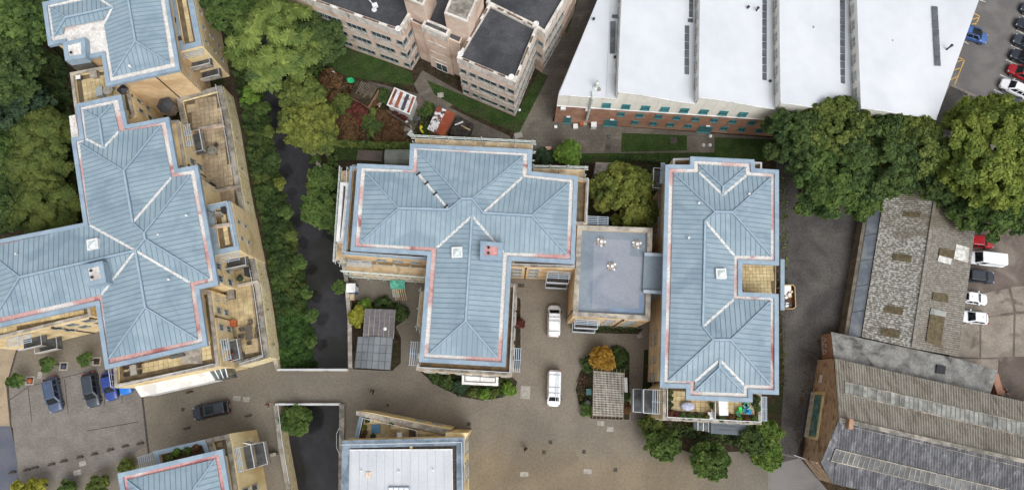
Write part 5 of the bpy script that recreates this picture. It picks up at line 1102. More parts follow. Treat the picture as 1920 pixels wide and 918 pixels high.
tree('dark green tree half hidden behind the top of the pale willow', 600, 70, 4.2, 9, 'dark', dens=1.1); tree('dark tree at the top edge above the pale willow', 440, 8, 4.4, 10, 'mid', leaf=.3)
tree('dark tree at the top edge between willow and offices', 570, -12, 5, 10, 'dark')
tree('olive green round tree over the river below the willow', 567, 180, 3.5, 8, 'olive', leaf=.28); tree('yellow-green round tree overhanging the river bend', 578, 232, 4.0, 8, 'yell', leaf=.28, dens=1.2)
tree('half bare grey-twigged tree below the yellow-green riverside tree', 598, 272, 2.4, 7, 'olive', leaf=.2, dens=.5, bare=True)
tree('sparse leafy crown among the bare twigs by the river', 606, 262, 2.2, 6, 'olive', leaf=.22, dens=.5)
tree('small dark green riverside tree beside the scaffold corner', 603, 338, 2.2, 5, 'mid', leaf=.28); tree('dark green riverside tree beside the white flat-topped bay', 604, 392, 2.9, 5.5, 'mid', leaf=.28, dens=1.2)
tree('small green bush under the scaffold corner at the river wall', 638, 536, 1.1, 1.8, 'mid', 'shrub', 'shrub', leaf=.22)
tree('yellow-green maple between the middle and right-hand blocks', 1168, 366, 4.5, 9, 'yell', rc=.5, leaf=.26, dens=1.2)
tree('second darker crown behind the yellow-green maple', 1200, 395, 2.6, 6, 'olive', leaf=.28)
tree('bright green bushy tree above the scaffolding on the slab path side', 1066, 288, 1.9, 4, 'bright', leaf=.26); tree('dark low shrub left of the bright bush by the slab path', 1022, 295, 1.3, 2, 'blueg', 'shrub', 'shrub', leaf=.24)
tree('dark green crown at the left end of the big tree mass', 1500, 262, 5.0, 12, 'dark', dens=1.3); tree('olive crowned tree in the middle of the big tree mass', 1562, 258, 5.5, 13, 'olive', dens=1.3)
tree('deep green crown at the front of the big tree mass', 1545, 330, 5.9, 12, 'mid', dens=1.3); tree('mid green crown right of centre in the big tree mass', 1632, 300, 6.3, 13, 'dark', dens=1.3)
tree('lighter crown at the right end of the big tree mass', 1692, 282, 5.2, 12, 'olive', dens=1.3); tree('low green crown hanging over the end of the corrugated shed', 1610, 366, 3.4, 9, 'mid', dens=1.2)
tree('dark shaded crown below the lime tree at the shed end', 1760, 345, 3.6, 8, 'dark', dens=1.2)
tree('huge lime green tree at the right edge above the parked cars', 1862, 290, 8.6, 15, 'lime', rc=.8, dens=1.2, Rz=6.0); tree('darker lower crown under the huge lime tree', 1850, 385, 5.0, 10, 'mid', dens=1.2); tree('dark green crown at the right edge over the red car', 1915, 395, 3.8, 8, 'dark')
tree('tall yellowish tree at the top left corner', 30, 45, 5.2, 13, 'mid', group=G_, leaf=.3); tree('mid green tree at the left edge near the top', 12, 130, 5.4, 12, 'dark', group=G_); tree('dark tree right of the corner tree beside the top left roof', 68, 30, 3.6, 11, 'dark', group=G_)
tree('shadowy dark tree at the left edge above the birches', 30, 210, 5.0, 9, 'blueg', group=G_); tree('upper yellowing birch beside the west wall of the long block', 88, 255, 3.8, 9, 'birch', feather=True, leaf=.12, aspect=4.5, rc=.6, group=G_, dens=1.3)
tree('middle yellowing birch beside the west wall of the long block', 70, 310, 4.2, 9, 'birch', feather=True, leaf=.12, aspect=4.5, rc=.65, group=G_, dens=1.3); tree('lower yellowing birch in the corner of the long block', 88, 378, 4.4, 9, 'birch', feather=True, leaf=.12, aspect=4.5, rc=.6, group=G_, dens=1.3)
tree('olive tree at the left edge beside the birches', 8, 290, 3.6, 9, 'mid', group=G_); tree('dark tree at the left edge above the west wing', 18, 392, 3.6, 6, 'dark', group=G_)
tree('leafy bush over the river wall just below the bridge', 556, 786, 2.1, 2.2, 'mid', 'shrub', 'shrub', leaf=.26, dens=1.3)
tree('round green tree at the foot of the right block, left of three', 1244, 835, 2.2, 4.5, 'mid', leaf=.28, dens=1.2); tree('dense dark round tree at the foot of the right block, middle of three', 1330, 863, 2.55, 5, 'mid', leaf=.28, dens=1.4)
tree('dark leafy tree under the porch corner of the right block', 1409, 826, 2.0, 4.8, 'dark', leaf=.26, dens=1.2); tree('glossy laurel column beside the asphalt yard', 1436, 850, 2.2, 4.2, 'laurel', leaf=.26, dens=1.5); tree('upper glossy laurel touching the balcony corner by the yard', 1441, 812, 1.8, 4.4, 'laurel', leaf=.24, dens=1.4)
tree('light green bush against the west foot of the right block', 1222, 800, 1.7, 3, 'olive', 'shrub', 'shrub', leaf=.24)
tree('amber autumn tree above the trellis pergola', 1130, 672, 1.75, 3.4, 'amber', leaf=.24, dens=1.3); tree('dark spreading shrub left of the amber tree', 1101, 684, 1.1, 1.3, 'dark', 'shrub', 'shrub', leaf=.2, dens=.8); tree('dark low shrub right of the amber tree', 1158, 664, 1.3, 1.2, 'dark', 'shrub', 'shrub', leaf=.2); tree('low dark shrub in the bed corner by the pergola', 1163, 683, 1.1, 1.1, 'dark', 'shrub', 'shrub', leaf=.2)
tree('small green bush at the lower left corner of the pergola', 1099, 768, .9, 1.2, 'mid', 'shrub', 'shrub', leaf=.2); tree('dark rounded shrub right of the pergola, upper', 1172, 742, .6, 1.0, 'dark', 'shrub', 'shrub', leaf=.18); tree('dark rounded shrub right of the pergola, lower', 1172, 765, .8, 1.0, 'rust', 'shrub', 'shrub', leaf=.18)
tree('golden green bush between the river wall and bike shelters', 673, 592, 1.6, 2.4, 'golden', 'shrub', 'shrub', leaf=.2, dens=1.3); tree('green bush behind the golden bush near the bike shelters', 684, 572, 1.2, 1.8, 'bright', 'shrub', 'shrub', leaf=.2); tree('dark hedge clump above the purple bike shelter', 722, 572, 1.4, 1.4, 'dark', 'shrub', 'shrub', leaf=.2); tree('dark hedge clump right of the purple bike shelter', 748, 585, 1.3, 1.4, 'dark', 'shrub', 'shrub', leaf=.2)
for x, y, lb in ((92, 682, 'small street tree by the car park apron, middle of three'), (33, 713, 'small street tree nearest the buff path'), (160, 674, 'small street tree nearest the long block, right of three')): tree(lb, x, y, 1.05, 2.8, 'mid', 'street_tree', leaf=.17, feather=True, aspect=3.2, rc=.3, dens=.6, lump=.4, group='young trees in the car park')
tree('green street tree at the bottom edge below the low posts', 187, 908, 1.45, 3.2, 'olive', 'street_tree', leaf=.2, group='young trees in the car park'); tree('dull green bush at the bottom edge left of the street tree', 130, 918, 1.3, 2.2, 'mid', 'shrub', 'shrub', leaf=.2); tree('yellow leafed small tree at the bottom edge, right of two', 70, 912, 1.4, 3, 'golden', 'street_tree', leaf=.2, group='young trees in the car park'); tree('pale yellow small tree at the bottom left edge, left of two', 34, 918, 1.2, 3, 'golden', 'street_tree', leaf=.2, group='young trees in the car park')
tree('low bush beside the louvre screen of the bottom left block', 238, 873, 1.1, 1.8, 'olive', 'shrub', 'shrub', leaf=.18)
for i, (x, y, r, h, mt, lb) in enumerate(((492, 205, 1.1, 1.4, 'mid', 'bushy growth on the left bank under the willow'), (505, 248, .9, 1.0, 'olive', 'olive bush spilling over the left bank at the river bend'), (513, 300, 1.0, 1.0, 'dark', 'dark bush on the left bank opposite the bare twigs'), (524, 345, .8, .8, 'yell', 'yellowing bush on the left bank beside the narrow water'), (537, 398, 1.0, .9, 'mid', 'leafy bush leaning over the water opposite the white bay'), (548, 440, .9, .8, 'olive', 'olive bush on the left bank half way down'), (560, 492, 1.0, .8, 'mid', 'green bush on the left bank opposite the scaffold foot'), (574, 548, .9, .7, 'mid', 'bushy clump where the bank widens'), (585, 590, .9, .6, 'mid', 'green clump at the outer edge of the wide bank'), (582, 640, .9, .6, 'mid', 'green clump above the bridge on the wide bank'), (470, 180, 1.4, 2.0, 'bright', 'light green bush against the podium wall top'), (592, 300, .8, 1.2, 'mid', 'small bush at the river wall below the bare twigs'), (624, 432, .7, 1.0, 'dark', 'small dark bush on the river wall beside the bay'))):
    tree(lb, x, y, r, max(h, .7), mt, 'riverside_bush', 'shrub', leaf=.2, Rz=max(.6, r*.6), lump=.3)
# bed at the foot of the middle block's south wing
for i, (x, y, r, mt, lb) in enumerate(((815, 706, .9, 'dark', 'dark low shrub at the left end of the curved bed'), (838, 714, 1.0, 'dark', 'dark shrub second along the curved bed'), (862, 726, .95, 'blueg', 'dark shrub in the curved bed below the porch corner'), (888, 736, .6, 'olive', 'little olive shrub in the curved bed'), (908, 739, .8, 'bright', 'bright green shrub in the curved bed below the porch'), (926, 737, .6, 'olive', 'small olive shrub beside the bright one in the curved bed'), (954, 727, 1.0, 'bright', 'bright green shrub at the right end of the curved bed'), (975, 606, .6, 'red', 'small red shrub beside the east wall of the south wing'), (1080, 611, .9, 'bright', 'bright shrub at the corner of the flat-roofed link'))):
    tree(lb, x, y, r, r*1.3, mt, 'shrub', 'shrub', leaf=.2)
# north gardens
for x, y, r, h, mt, lb in ((670, 213, 1.7, 2.0, 'red', 'crimson bush in the overgrown garden'), (642, 200, 2.0, 1.8, 'olive', 'olive bush left of the crimson bush'), (690, 190, 1.6, 1.5, 'rust', 'rusty climber on the derelict greenhouse roof'), (650, 245, 2.2, 1.3, 'rust', 'dull brown low bush above the hedge'), (620, 150, 1.7, 1.2, 'rust', 'brown dying bush near the white bag'), (622, 188, 1.6, 1.2, 'rust', 'brown bush beside the yellow-green tree'), (700, 235, 1.6, 1.6, 'dark', 'dark bush between crimson bush and white shed'), (716, 222, 1.6, 1.5, 'rust', 'rusty bush below the yellow toys'), (738, 245, 1.8, 1.2, 'rust', 'mixed red and green bush below the white shed'), (750, 215, 1.5, .9, 'red', 'red creeper against the white shed wall'), (800, 205, 1.2, 1.4, 'mid', 'green bush left of the red roofed shed'), (690, 225, 1.3, 1.4, 'olive', 'olive bush in the middle of the overgrown garden'), (806, 246, 1.0, 1.0, 'mid', 'small green bush by the yellow kayak'), (720, 180, 1.2, 1.4, 'dark', 'dark green bush beside the greenhouse end')):
    tree(lb, x, y, r, h, mt, 'garden_bush', 'shrub', leaf=.22, dens=1.1)

def mass(name, label, px, zf, dens, leaf, mats, hmax=1.0, sc=.5, aspect=1.5):
    ring = [(p.x, p.y) for p in PL(px, 0)]; xs = [p[0] for p in ring]; ys = [p[1] for p in ring]
    A = abs(area(ring)); n = int(A*dens*1.0/ max(.2, A/((max(xs)-min(xs))*(max(ys)-min(ys)))))
    X = RNG.uniform(min(xs), max(xs), n); Y = RNG.uniform(min(ys), max(ys), n)
    ok = np.array([inpoly(x, y, ring) for x, y in zip(X, Y)]); X, Y = X[ok], Y[ok]
    k = max(6, int(A/.45)); cx = RNG.choice(X, k); cy = RNG.permutation(RNG.choice(Y, k)); j = RNG.integers(0, len(X), k); cx, cy = X[j], Y[j]; ch = RNG.uniform(.35, 1, k); cr = RNG.uniform(.3, .85, k)
    H = np.zeros(len(X)); gx = np.zeros(len(X)); gy = np.zeros(len(X))
    for a, b, h_, r_ in zip(cx, cy, ch, cr):
        d2 = ((X-a)**2+(Y-b)**2)/r_**2; v = h_*np.sqrt(np.maximum(0, 1-d2)); m_ = v > H; H[m_] = v[m_]; gx[m_] = (X-a)[m_]/r_; gy[m_] = (Y-b)[m_]/r_
    Z = zf(X, Y)+H*hmax*RNG.uniform(.75, 1.05, len(X))+.05
    C = np.stack([X, Y, Z], 1); N = np.stack([gx*1.2, gy*1.2, np.full(len(X), .7)], 1); U, V = leaves(C, unit(N), leaf, aspect)
    o = bpy.data.objects.new(name, quad_mesh(name, C, U, V, mats)); link(o); tag(o, label, None, None, 'stuff'); return o
lt2 = np.array([(p.x, p.y) for p in left_top]); ew2 = np.array([(p.x, p.y) for p in edge_w])
def bankz(X, Y):
    lx = np.interp(Y, lt2[::-1, 1], lt2[::-1, 0]); rx = np.interp(Y, ew2[::-1, 1], ew2[::-1, 0]); f = np.clip((X-lx)/np.maximum(rx-lx, .3), 0, 1.25); return -2.5*f
zero = lambda X, Y: np.zeros(len(X))
LM['bank'] = leafmat('bank_ivy_leaves', (62, 82, 46), (84, 104, 56), (100, 110, 58)); LM['bank2'] = leafmat('bank_bramble_leaves', (64, 94, 48), (82, 112, 56), (56, 82, 46))
mass('riverside_undergrowth', 'dense dark ivy and brambles covering the river bank below the podium', [(430, 110), (450, 180), (466, 290), (486, 400), (506, 500), (520, 590), (552, 600), (575, 540), (556, 470), (542, 400), (518, 290), (500, 200), (478, 110)], bankz, 150, .2, LM['bank'], .95)
mass('riverside_undergrowth', 'bright low growth on the wide end of the river bank by the bridge', [(518, 570), (527, 689), (594, 689), (602, 600), (588, 535), (560, 560)], bankz, 150, .17, LM['bank2'], .55)
mass('ground_cover', 'shadowed green ground cover under the trees on the far left', [(-80, -60), (90, -60), (80, 5), (95, 90), (125, 120), (135, 200), (135, 260), (158, 410), (-80, 455)], zero, 14, .4, LM['dark'], .8)
mass('ground_cover', 'green undergrowth along the far bank above the river bend', [(540, -40), (560, 80), (566, 170), (590, 250), (618, 310), (632, 400), (640, 400), (632, 270), (616, 150), (600, 90), (600, -40)], zero, 28, .26, LM['mid'], .9)
mass('garden_undergrowth', 'brown and red tangle of plants in the overgrown gardens', [(606, 130), (680, 170), (760, 250), (768, 268), (625, 268), (612, 200)], zero, 30, .2, LM['rust'], .5)
mass('garden_undergrowth', 'weedy growth between the sheds and the slab path', [(780, 205), (890, 255), (900, 275), (770, 262)], zero, 16, .18, LM['dark'], .35)
mass('bed_plants', 'dark low planting in the curved bed at the foot of the south wing', [(790, 700), (960, 709), (968, 722), (945, 742), (905, 748), (850, 735), (808, 712)], zero, 30, .18, LM['dark'], .35)
mass('bed_plants', 'dark low planting in the bed around the trellis pergola', [(1105, 660), (1170, 656), (1178, 664), (1178, 700), (1110, 696), (1090, 690)], zero, 26, .18, LM['dark'], .3)
mass('bed_plants', 'thin planting left of the trellis pergola', [(1084, 700), (1106, 692), (1106, 778), (1092, 765), (1080, 730)], zero, 9, .15, LM['rust'], .25)
mass('bed_plants', 'dark planting below the flat-roofed link', [(1120, 608), (1205, 612), (1190, 624), (1110, 622)], zero, 26, .18, LM['dark'], .35)
mass('bed_plants', 'undergrowth beneath the trees at the foot of the right block', [(1250, 790), (1440, 800), (1440, 830), (1380, 835), (1300, 822), (1240, 812)], zero, 24, .22, LM['dark'], .5)
mass('leaf_litter', 'brown fallen leaves along the edge of the asphalt yard', [(1590, 510), (1606, 500), (1600, 620), (1545, 665), (1530, 640), (1570, 600)], zero, 12, .14, LM['rust'], .06)
mass('weeds', 'thin weeds along the foot of the factory gable', [(1516, 640), (1530, 660), (1508, 760), (1496, 840), (1490, 800), (1504, 720)], zero, 9, .15, LM['rust'], .15)
mass('weeds', 'weedy strip along the foot of the right block beside the yard', [(1462, 330), (1476, 332), (1478, 470), (1472, 600), (1474, 730), (1464, 735)], zero, 12, .14, LM['olive'], .15)
mass('weeds', 'dark weeds along the corrugated shed side of the asphalt yard', [(1596, 430), (1612, 420), (1600, 560), (1588, 640), (1578, 640), (1590, 540)], zero, 9, .15, LM['rust'], .15)
# hedges as long clipped boxes of leaves
def hedge(label, a, b, wdt, h, mat):
    p, q = P(*a), P(*b); d = (q-p); L = d.length; d.normalize(); nn = Vector((-d.y, d.x, 0)); n = int(L*wdt*170)
    t_ = RNG.uniform(0, L, n); s_ = RNG.uniform(-.5, .5, n)*wdt; z = h*(1-.25*np.abs(s_/wdt*2)**3)*RNG.uniform(.55, 1.03, n); 
    C = np.stack([p.x+d.x*t_+nn.x*s_, p.y+d.y*t_+nn.y*s_, z], 1); N = np.stack([nn.x*s_*2, nn.y*s_*2, np.full(n, .6)], 1); U, V = leaves(C, unit(N), .2, 1.4)
    t = thing('hedge', label, 'hedge', p); o = bpy.data.objects.new('hedge_foliage', quad_mesh('hedge_foliage', C, U, V, LM[mat])); link(o, t, (0, 0, 0))
    m = MB()
    for k in range(max(2, int(L/.8))): x = p+d*(k+.5)*.8; m.tube(x, x+Vector((0, 0, h*.8)), .04, .02, 5)
    m.build('stems', M['bark'], t)
hedge('long clipped hedge above the scaffolding at the garden edge', (618, 272), (772, 278), 1.0, 1.6, 'olive'); hedge('upright hedge crossing the overgrown garden', (703, 210), (697, 262), .9, 1.6, 'olive'); hedge('dark hedge line below the lawn north of the right block', (1160, 297), (1250, 304), .5, .9, 'dark')
# ------------------------------------------------------------------ vehicles
def loft(st, n_half):
    m = MB(); N = 0
    for ring in st: N = len(ring); m.v += [tuple(p) for p in ring]
    for i in range(len(st)-1):
        for k in range(N): m.f.append((i*N+k, i*N+(k+1) % N, (i+1)*N+(k+1) % N, (i+1)*N+k))
    m.f.append(tuple(range(N-1, -1, -1))); m.f.append(tuple(range((len(st)-1)*N, len(st)*N))); return m
def sec(x, hw, zb, zt):
    h = [(hw*.0, zt+.015), (hw*.55, zt), (hw*.86, zt-.04), (hw*.985, zt-.17), (hw, zt*.55), (hw*.97, zb+.12), (hw*.9, zb)]
    return [(x, y, z) for y, z in h] + [(x, -y, z) for y, z in h[::-1][:-1]]
def paint(name, rgb, metal=.0): return nmat(name, srgb(*rgb), srgb(*[min(255, v*1.06) for v in rgb]), .8, rough=.33, coat=.25, metal=metal, spec=.5)
def car(label, ctr, front, L, W, Hh, col, kind='hatch', cat='car', name='parked_car', group=None, z=.9, extra=None):
    """ctr: pixel of the roof centre; front: pixel the nose points to"""
    p, q = P(*ctr, z), P(*front, z); d = q-p; rz = math.atan2(d.y, d.x); root = thing(name, label, cat, (p.x, p.y, .012), group, 0)
    o3 = Vector((0, 0, 0)); hw = W/2; h = L/2
    van = kind == 'van'; suv = kind in ('suv', 'estate')
    belt = .92 if not van else 1.05; belt += .08 if kind == 'suv' else 0
    hood = h-(1.15 if not van else .75)                                # windscreen foot
    rb = -h+(.12 if van else .22 if suv else .28)
    st = [sec(h, hw*.55, .3, .60), sec(h-.07, hw*.78, .24, .68), sec(h-.28, hw*.93, .22, .76), sec(hood+.25, hw*.98, .22, belt-.08), sec(hood-.1, hw, .22, belt), sec(0, hw, .22, belt+.02), sec(-h+.45, hw*.99, .22, belt+.03), sec(-h+.12, hw*.93, .26, belt+(.0 if not van else .02)), sec(-h, hw*.8, .32, belt-.12)]
    def place(o): o.rotation_euler.z = rz; return o
    def part(m, nm, mt, parent=None, smooth=False):
        me = m.mesh(nm, (0, 0, 0), mt, smooth); o = bpy.data.objects.new(nm, me); COL.objects.link(o); o.parent = parent or root; return o
    root.rotation_euler.z = rz
    body = part(loft(st[::-1], 0), 'body', col, smooth=True)
    zr = Hh; f0, f1 = hood+.02, hood-(.62 if not van else .5); r0, r1 = rb, rb+(.10 if van else .28 if suv else .48)
    def rg(xf, xr, w_, z_, b=.09): return [(xf-b, w_, z_), (xf, w_-b*1.6, z_+.012), (xf, -w_+b*1.6, z_+.012), (xf-b, -w_, z_), (xr+b, -w_, z_), (xr, -w_+b*1.4, z_), (xr, w_-b*1.4, z_), (xr+b, w_, z_)]
    lo_, hi = rg(f0, r0, hw*.93, belt), rg(f1, r1, hw*(.76 if not van else .84), zr-.04); tp = rg(f1-.14, r1+.12, hw*(.66 if not van else .76), zr)
    part(loft([lo_, hi, tp], 0), 'cabin', col)
    def glass(a, b, e, g, nm, ins=.07, out=.012):
        a, b, e, g = map(Vector, (a, b, e, g)); cx = (a+b+e+g)/4; n = (b-a).cross(g-a).normalized(); n = n if n.dot(cx-Vector((0, 0, belt))) > 0 else -n
        q = [cx+(v-cx)*(1-ins*1.6)+n*out for v in (a, b, e, g)]; m = MB().poly(q); m.v += [tuple(Vector(v)-n*out*1.5) for v in m.v]; m.f += [(i, (i+1) % 4, 4+(i+1) % 4, 4+i) for i in range(4)]
        o = part(m, nm, M['cglass'])
        me = o.data; me.update(); return o
    glass(lo_[1], lo_[2], hi[2], hi[1], 'windscreen', .015)
    if not van: glass(lo_[5], lo_[6], hi[6], hi[5], 'rear_window', .09)
    for i, (k, l) in enumerate(((0, 7), (3, 4))):
        a, b, e, g = map(Vector, (lo_[k], lo_[l], hi[l], hi[k]))
        segs = ((.03, .36), (.4, .68), (.72, .95)) if suv else ((.04, .46), (.5, .92)) if not van else ((.03, .28),)
        for s0, s1 in segs: glass(a.lerp(b, s0), a.lerp(b, s1), g.lerp(e, s1), g.lerp(e, s0), 'side_window', .05)
    for sy in (-1, 1):
        part(MB().box((h-.2, sy*hw*.72, .66), (.2, .24, .11), sy*-.35), 'headlight', M['lamp']); part(MB().box((-h+.1, sy*hw*.78, belt-.14), (.14, .2, .3), sy*.2), 'tail_light', M['lamp_r'])
        part(MB().box((hood-.25, sy*(hw+.08), belt+.06), (.14, .2, .13)), 'wing_mirror', col if not van else M['black'])
        for sx in (h-.85, -h+.8):
            wh = MB(); wh.tube((sx, sy*(hw-.2), .32), (sx, sy*(hw+.005), .32), .32, n=14); w_ = part(wh, 'wheel', M['tyre']); rm = MB(); rm.tube((sx, sy*(hw-.01), .32), (sx, sy*(hw+.015), .32), .2, n=10); part(rm, 'rim', M['rim'], w_)
    part(MB().box((-h+.005, 0, .62), (.03, .52, .12)), 'number_plate', M['plate']); part(MB().box((h-.01, 0, .45), (.05, hw*.9, .16)), 'grille', M['black'])
    wl = MB(); wl.box((hood+.03, 0, belt+.015), (.09, hw*1.5, .03)); part(wl, 'wiper_cowl', M['black'])
    if kind == 'estate' or kind == 'suv':
        for sy in (-1, 1): part(MB().bar((f1-.2, sy*hw*.7, zr+.04), (r1+.25, sy*hw*.7, zr+.04), .05), 'roof_rail', M['rim'] if kind == 'estate' else M['black'])
    if not van: part(MB().box((r1+.35, 0, zr+.035), (.18, .06, .06)), 'aerial', M['black'])
    if extra == 'bars' or extra == 'ladder':
        for x in ((f1-.5), 0.1-.2, r1+.45):
            b = part(MB().bar((x, -hw*.74, zr+.09), (x, hw*.74, zr+.09), .06), 'roof_bar', M['rim'])
            for sy in (-1, 0, 1): part(MB().box((x, sy*hw*.68, zr+.05), (.1, .1, .1)), 'bar_foot', M['black'], b)
    if extra == 'ladder':
        ld = MB()
        for y in (.18, .48): ld.bar((r1+.1, y, zr+.16), (f1+.55, y, zr+.16), .05)
        for k in range(9): x = r1+.3+k*(f1-r1)/9; ld.bar((x, .18, zr+.16), (x, .48, zr+.16), .04)
        part(ld, 'ladder', M['rail'])
    if kind == 'glassroof' or extra == 'glassroof': part(MB().box((.0-.1, 0, zr+.012), (1.2, hw*1.1, .02)), 'sunroof', M['cglass'])
    return root
navy, blk, blue, sky_, wht, red_, dkg = paint('slate_blue_paint', (66, 80, 106)), paint('black_paint', (38, 44, 56)), paint('royal_blue_paint', (36, 62, 132)), paint('azure_paint', (20, 110, 200)), paint('white_car_paint', (226, 229, 234)), paint('red_car_paint', (150, 20, 32)), paint('graphite_paint', (52, 60, 70))
gP, gR, gT = 'cars in the car park', 'cars beside the corrugated shed', 'cars at the top right'
car('slate blue estate car, leftmost in the car park', (97, 739), (107, 790), 4.75, 1.85, 1.5, navy, 'estate', group=gP); car('dark grey estate car, second from left in the car park', (169, 730), (177, 780), 4.7, 1.85, 1.5, dkg, 'estate', group=gP)
car('royal blue hatchback, third in the car park row', (204, 723), (212, 770), 3.9, 1.72, 1.48, blue, 'hatch', group=gP); car('azure blue car peeping out below the white bay', (231, 712), (238, 760), 3.9, 1.75, 1.48, sky_, 'hatch', group=gP)
car('black estate car driving across the paving toward the car park', (395, 768), (340, 780), 4.95, 1.95, 1.6, blk, 'suv', name='moving_car', extra='glassroof')
car('white van with roof bars beside the flat-roofed link', (1039, 601), (1040, 540), 4.35, 1.8, 1.85, wht, 'van', 'van', 'parked_van', 'white vans in the courtyard', extra='bars'); car('white van carrying a ladder in the middle of the courtyard', (1039, 727), (1037, 790), 4.8, 1.85, 1.9, wht, 'van', 'van', 'parked_van', 'white vans in the courtyard', extra='ladder')
car('red car half hidden by the tree beside the shed', (1838, 452), (1900, 458), 4.1, 1.75, 1.45, red_, 'hatch', group=gR); car('white panel van parked beside the shed', (1851, 485), (1790, 478), 4.9, 1.9, 1.9, wht, 'van', 'van', 'parked_van', gR)
car('black car between the white van and white hatchback', (1839, 517), (1900, 523), 4.1, 1.8, 1.5, blk, 'suv', group=gR); car('white hatchback nose outward, upper of two beside the shed', (1828, 558), (1890, 566), 3.75, 1.7, 1.5, wht, 'hatch', group=gR); car('white hatchback facing the shed, lower of two', (1827, 594), (1760, 586), 3.9, 1.72, 1.5, wht, 'hatch', group=gR)
car('blue car with sunroof parked against the white warehouse', (1827, 64), (1890, 84), 4.3, 1.8, 1.6, paint('mid_blue_paint', (58, 92, 152)), 'suv', group=gT, extra='glassroof')
for x, y, cl, kd, lb in ((1934, 49, blk, 'hatch', 'black car at the right edge, topmost fully seen nose'), (1929, 80, dkg, 'hatch', 'dark car at the right edge, second nose down'), (1924, 108, blk, 'hatch', 'black car at the right edge just above the red one'), (1919, 136, red_, 'hatch', 'red car in the row at the right edge'), (1905, 164, wht, 'suv', 'white four-by-four in the row above the lime tree'), (1890, 190, dkg, 'hatch', 'dark car mostly hidden by the lime tree crown'), (1943, 20, dkg, 'hatch', 'dark car at the top right corner')):
    car(lb, (x, y), (x-50, y-23), 4.3, 1.8, 1.5, cl, kd, group=gT)

# ------------------------------------------------------------------ people
def person(label, px, face_px, top, legs, skin=(190, 140, 112), stride=.25):
    p = P(px[0], px[1], 1.2); q = P(face_px[0], face_px[1], 1.2); rz = math.atan2(q.y-p.y, q.x-p.x); t = thing('person', label, 'person', (p.x, p.y, .01), None, rz)
    def skin_mesh(nm, pts, edges, rad, mat, root=0):
        me = bpy.data.meshes.new(nm); me.from_pydata(pts, edges, []); me.update(); o = bpy.data.objects.new(nm, me); COL.objects.link(o); o.parent = t
        md = o.modifiers.new('skin', 'SKIN'); md.use_smooth_shade = True
        for i, r in enumerate(rad): me.skin_vertices[0].data[i].radius = (r, r); me.skin_vertices[0].data[i].use_root = (i == root)
        sb = o.modifiers.new('sub', 'SUBSURF'); sb.levels = 1; sb.render_levels = 1; me.materials.append(mat); return o
    s = stride
    skin_mesh('body', [(0, 0, .95), (0, 0, 1.2), (0, 0, 1.42), (.02, 0, 1.55), (.03, 0, 1.66), (.03, 0, 1.78), (0, .11, .88), (s*.5, .11, .48), (s*.7, .11, .08), (s*.7+.16, .11, .04), (0, -.11, .88), (-s*.3, -.11, .48), (-s*.9, -.11, .1), (-s*.9+.16, -.11, .04),
        (0, .2, 1.42), (-.08, .26, 1.15), (.02, .28, .92), (.06, .27, .84), (0, -.2, 1.42), (.1, -.26, 1.15), (.24, -.27, .96), (.3, -.26, .9)],
        [(0, 1), (1, 2), (2, 3), (3, 4), (4, 5), (0, 6), (6, 7), (7, 8), (8, 9), (0, 10), (10, 11), (11, 12), (12, 13), (2, 14), (14, 15), (15, 16), (16, 17), (2, 18), (18, 19), (19, 20), (20, 21)],
        [.15, .14, .15, .06, .09, .08, .09, .065, .05, .04, .09, .065, .05, .04, .07, .05, .04, .035, .07, .05, .04, .035], nmat('skin_'+str(skin[0]), srgb(*skin), rough=.6))
    skin_mesh('jacket', [(0, 0, .9), (0, 0, 1.2), (0, 0, 1.44), (0, .2, 1.43), (-.08, .26, 1.15), (.0, .275, .97), (0, -.2, 1.43), (.1, -.26, 1.15), (.2, -.268, 1.0)], [(0, 1), (1, 2), (2, 3), (3, 4), (4, 5), (2, 6), (6, 7), (7, 8)], [.18, .165, .165, .09, .068, .058, .09, .068, .058], top)
    if legs: skin_mesh('trousers', [(0, 0, .94), (0, .11, .86), (s*.5, .11, .48), (s*.7, .11, .12), (0, -.11, .86), (-s*.3, -.11, .48), (-s*.9, -.11, .14)], [(0, 1), (1, 2), (2, 3), (0, 4), (4, 5), (5, 6)], [.165, .11, .085, .07, .11, .085, .07], legs)
    hr = MB().lathe((.0, 0, 1.64), [(.10, 0), (.125, .08), (.12, .15), (.08, .22), (.01, .25)], 10); o = bpy.data.objects.new('hair', hr.mesh('hair', mat=nmat('dark_hair', srgb(34, 26, 22), rough=.7), smooth=True)); COL.objects.link(o); o.parent = t
    f = MB(); f.box((.15, 0, 1.7), (.05, .03, .05)); f.box((.125, .045, 1.74), (.02, .03, .015)); f.box((.125, -.045, 1.74), (.02, .03, .015)); f.box((.125, 0, 1.655), (.02, .06, .012)); o = bpy.data.objects.new('face_features', f.mesh('face_features', mat=nmat('skin_'+str(skin[0]), srgb(*skin)))); COL.objects.link(o); o.parent = t
cl1, cl2 = nmat('black_clothing', srgb(22, 22, 24), rough=.9), nmat('dark_clothing', srgb(40, 36, 38), rough=.9)
person('person in black walking on the paving right of the bridge', (697, 734), (720, 728), cl1, cl1); person('person in black standing on the sandy paving near the bottom', (986, 842), (1000, 860), cl1, cl1, stride=.15); person('person in a dark top with bare legs near the bridge railing', (502, 758), (480, 760), cl2, None, stride=.4)

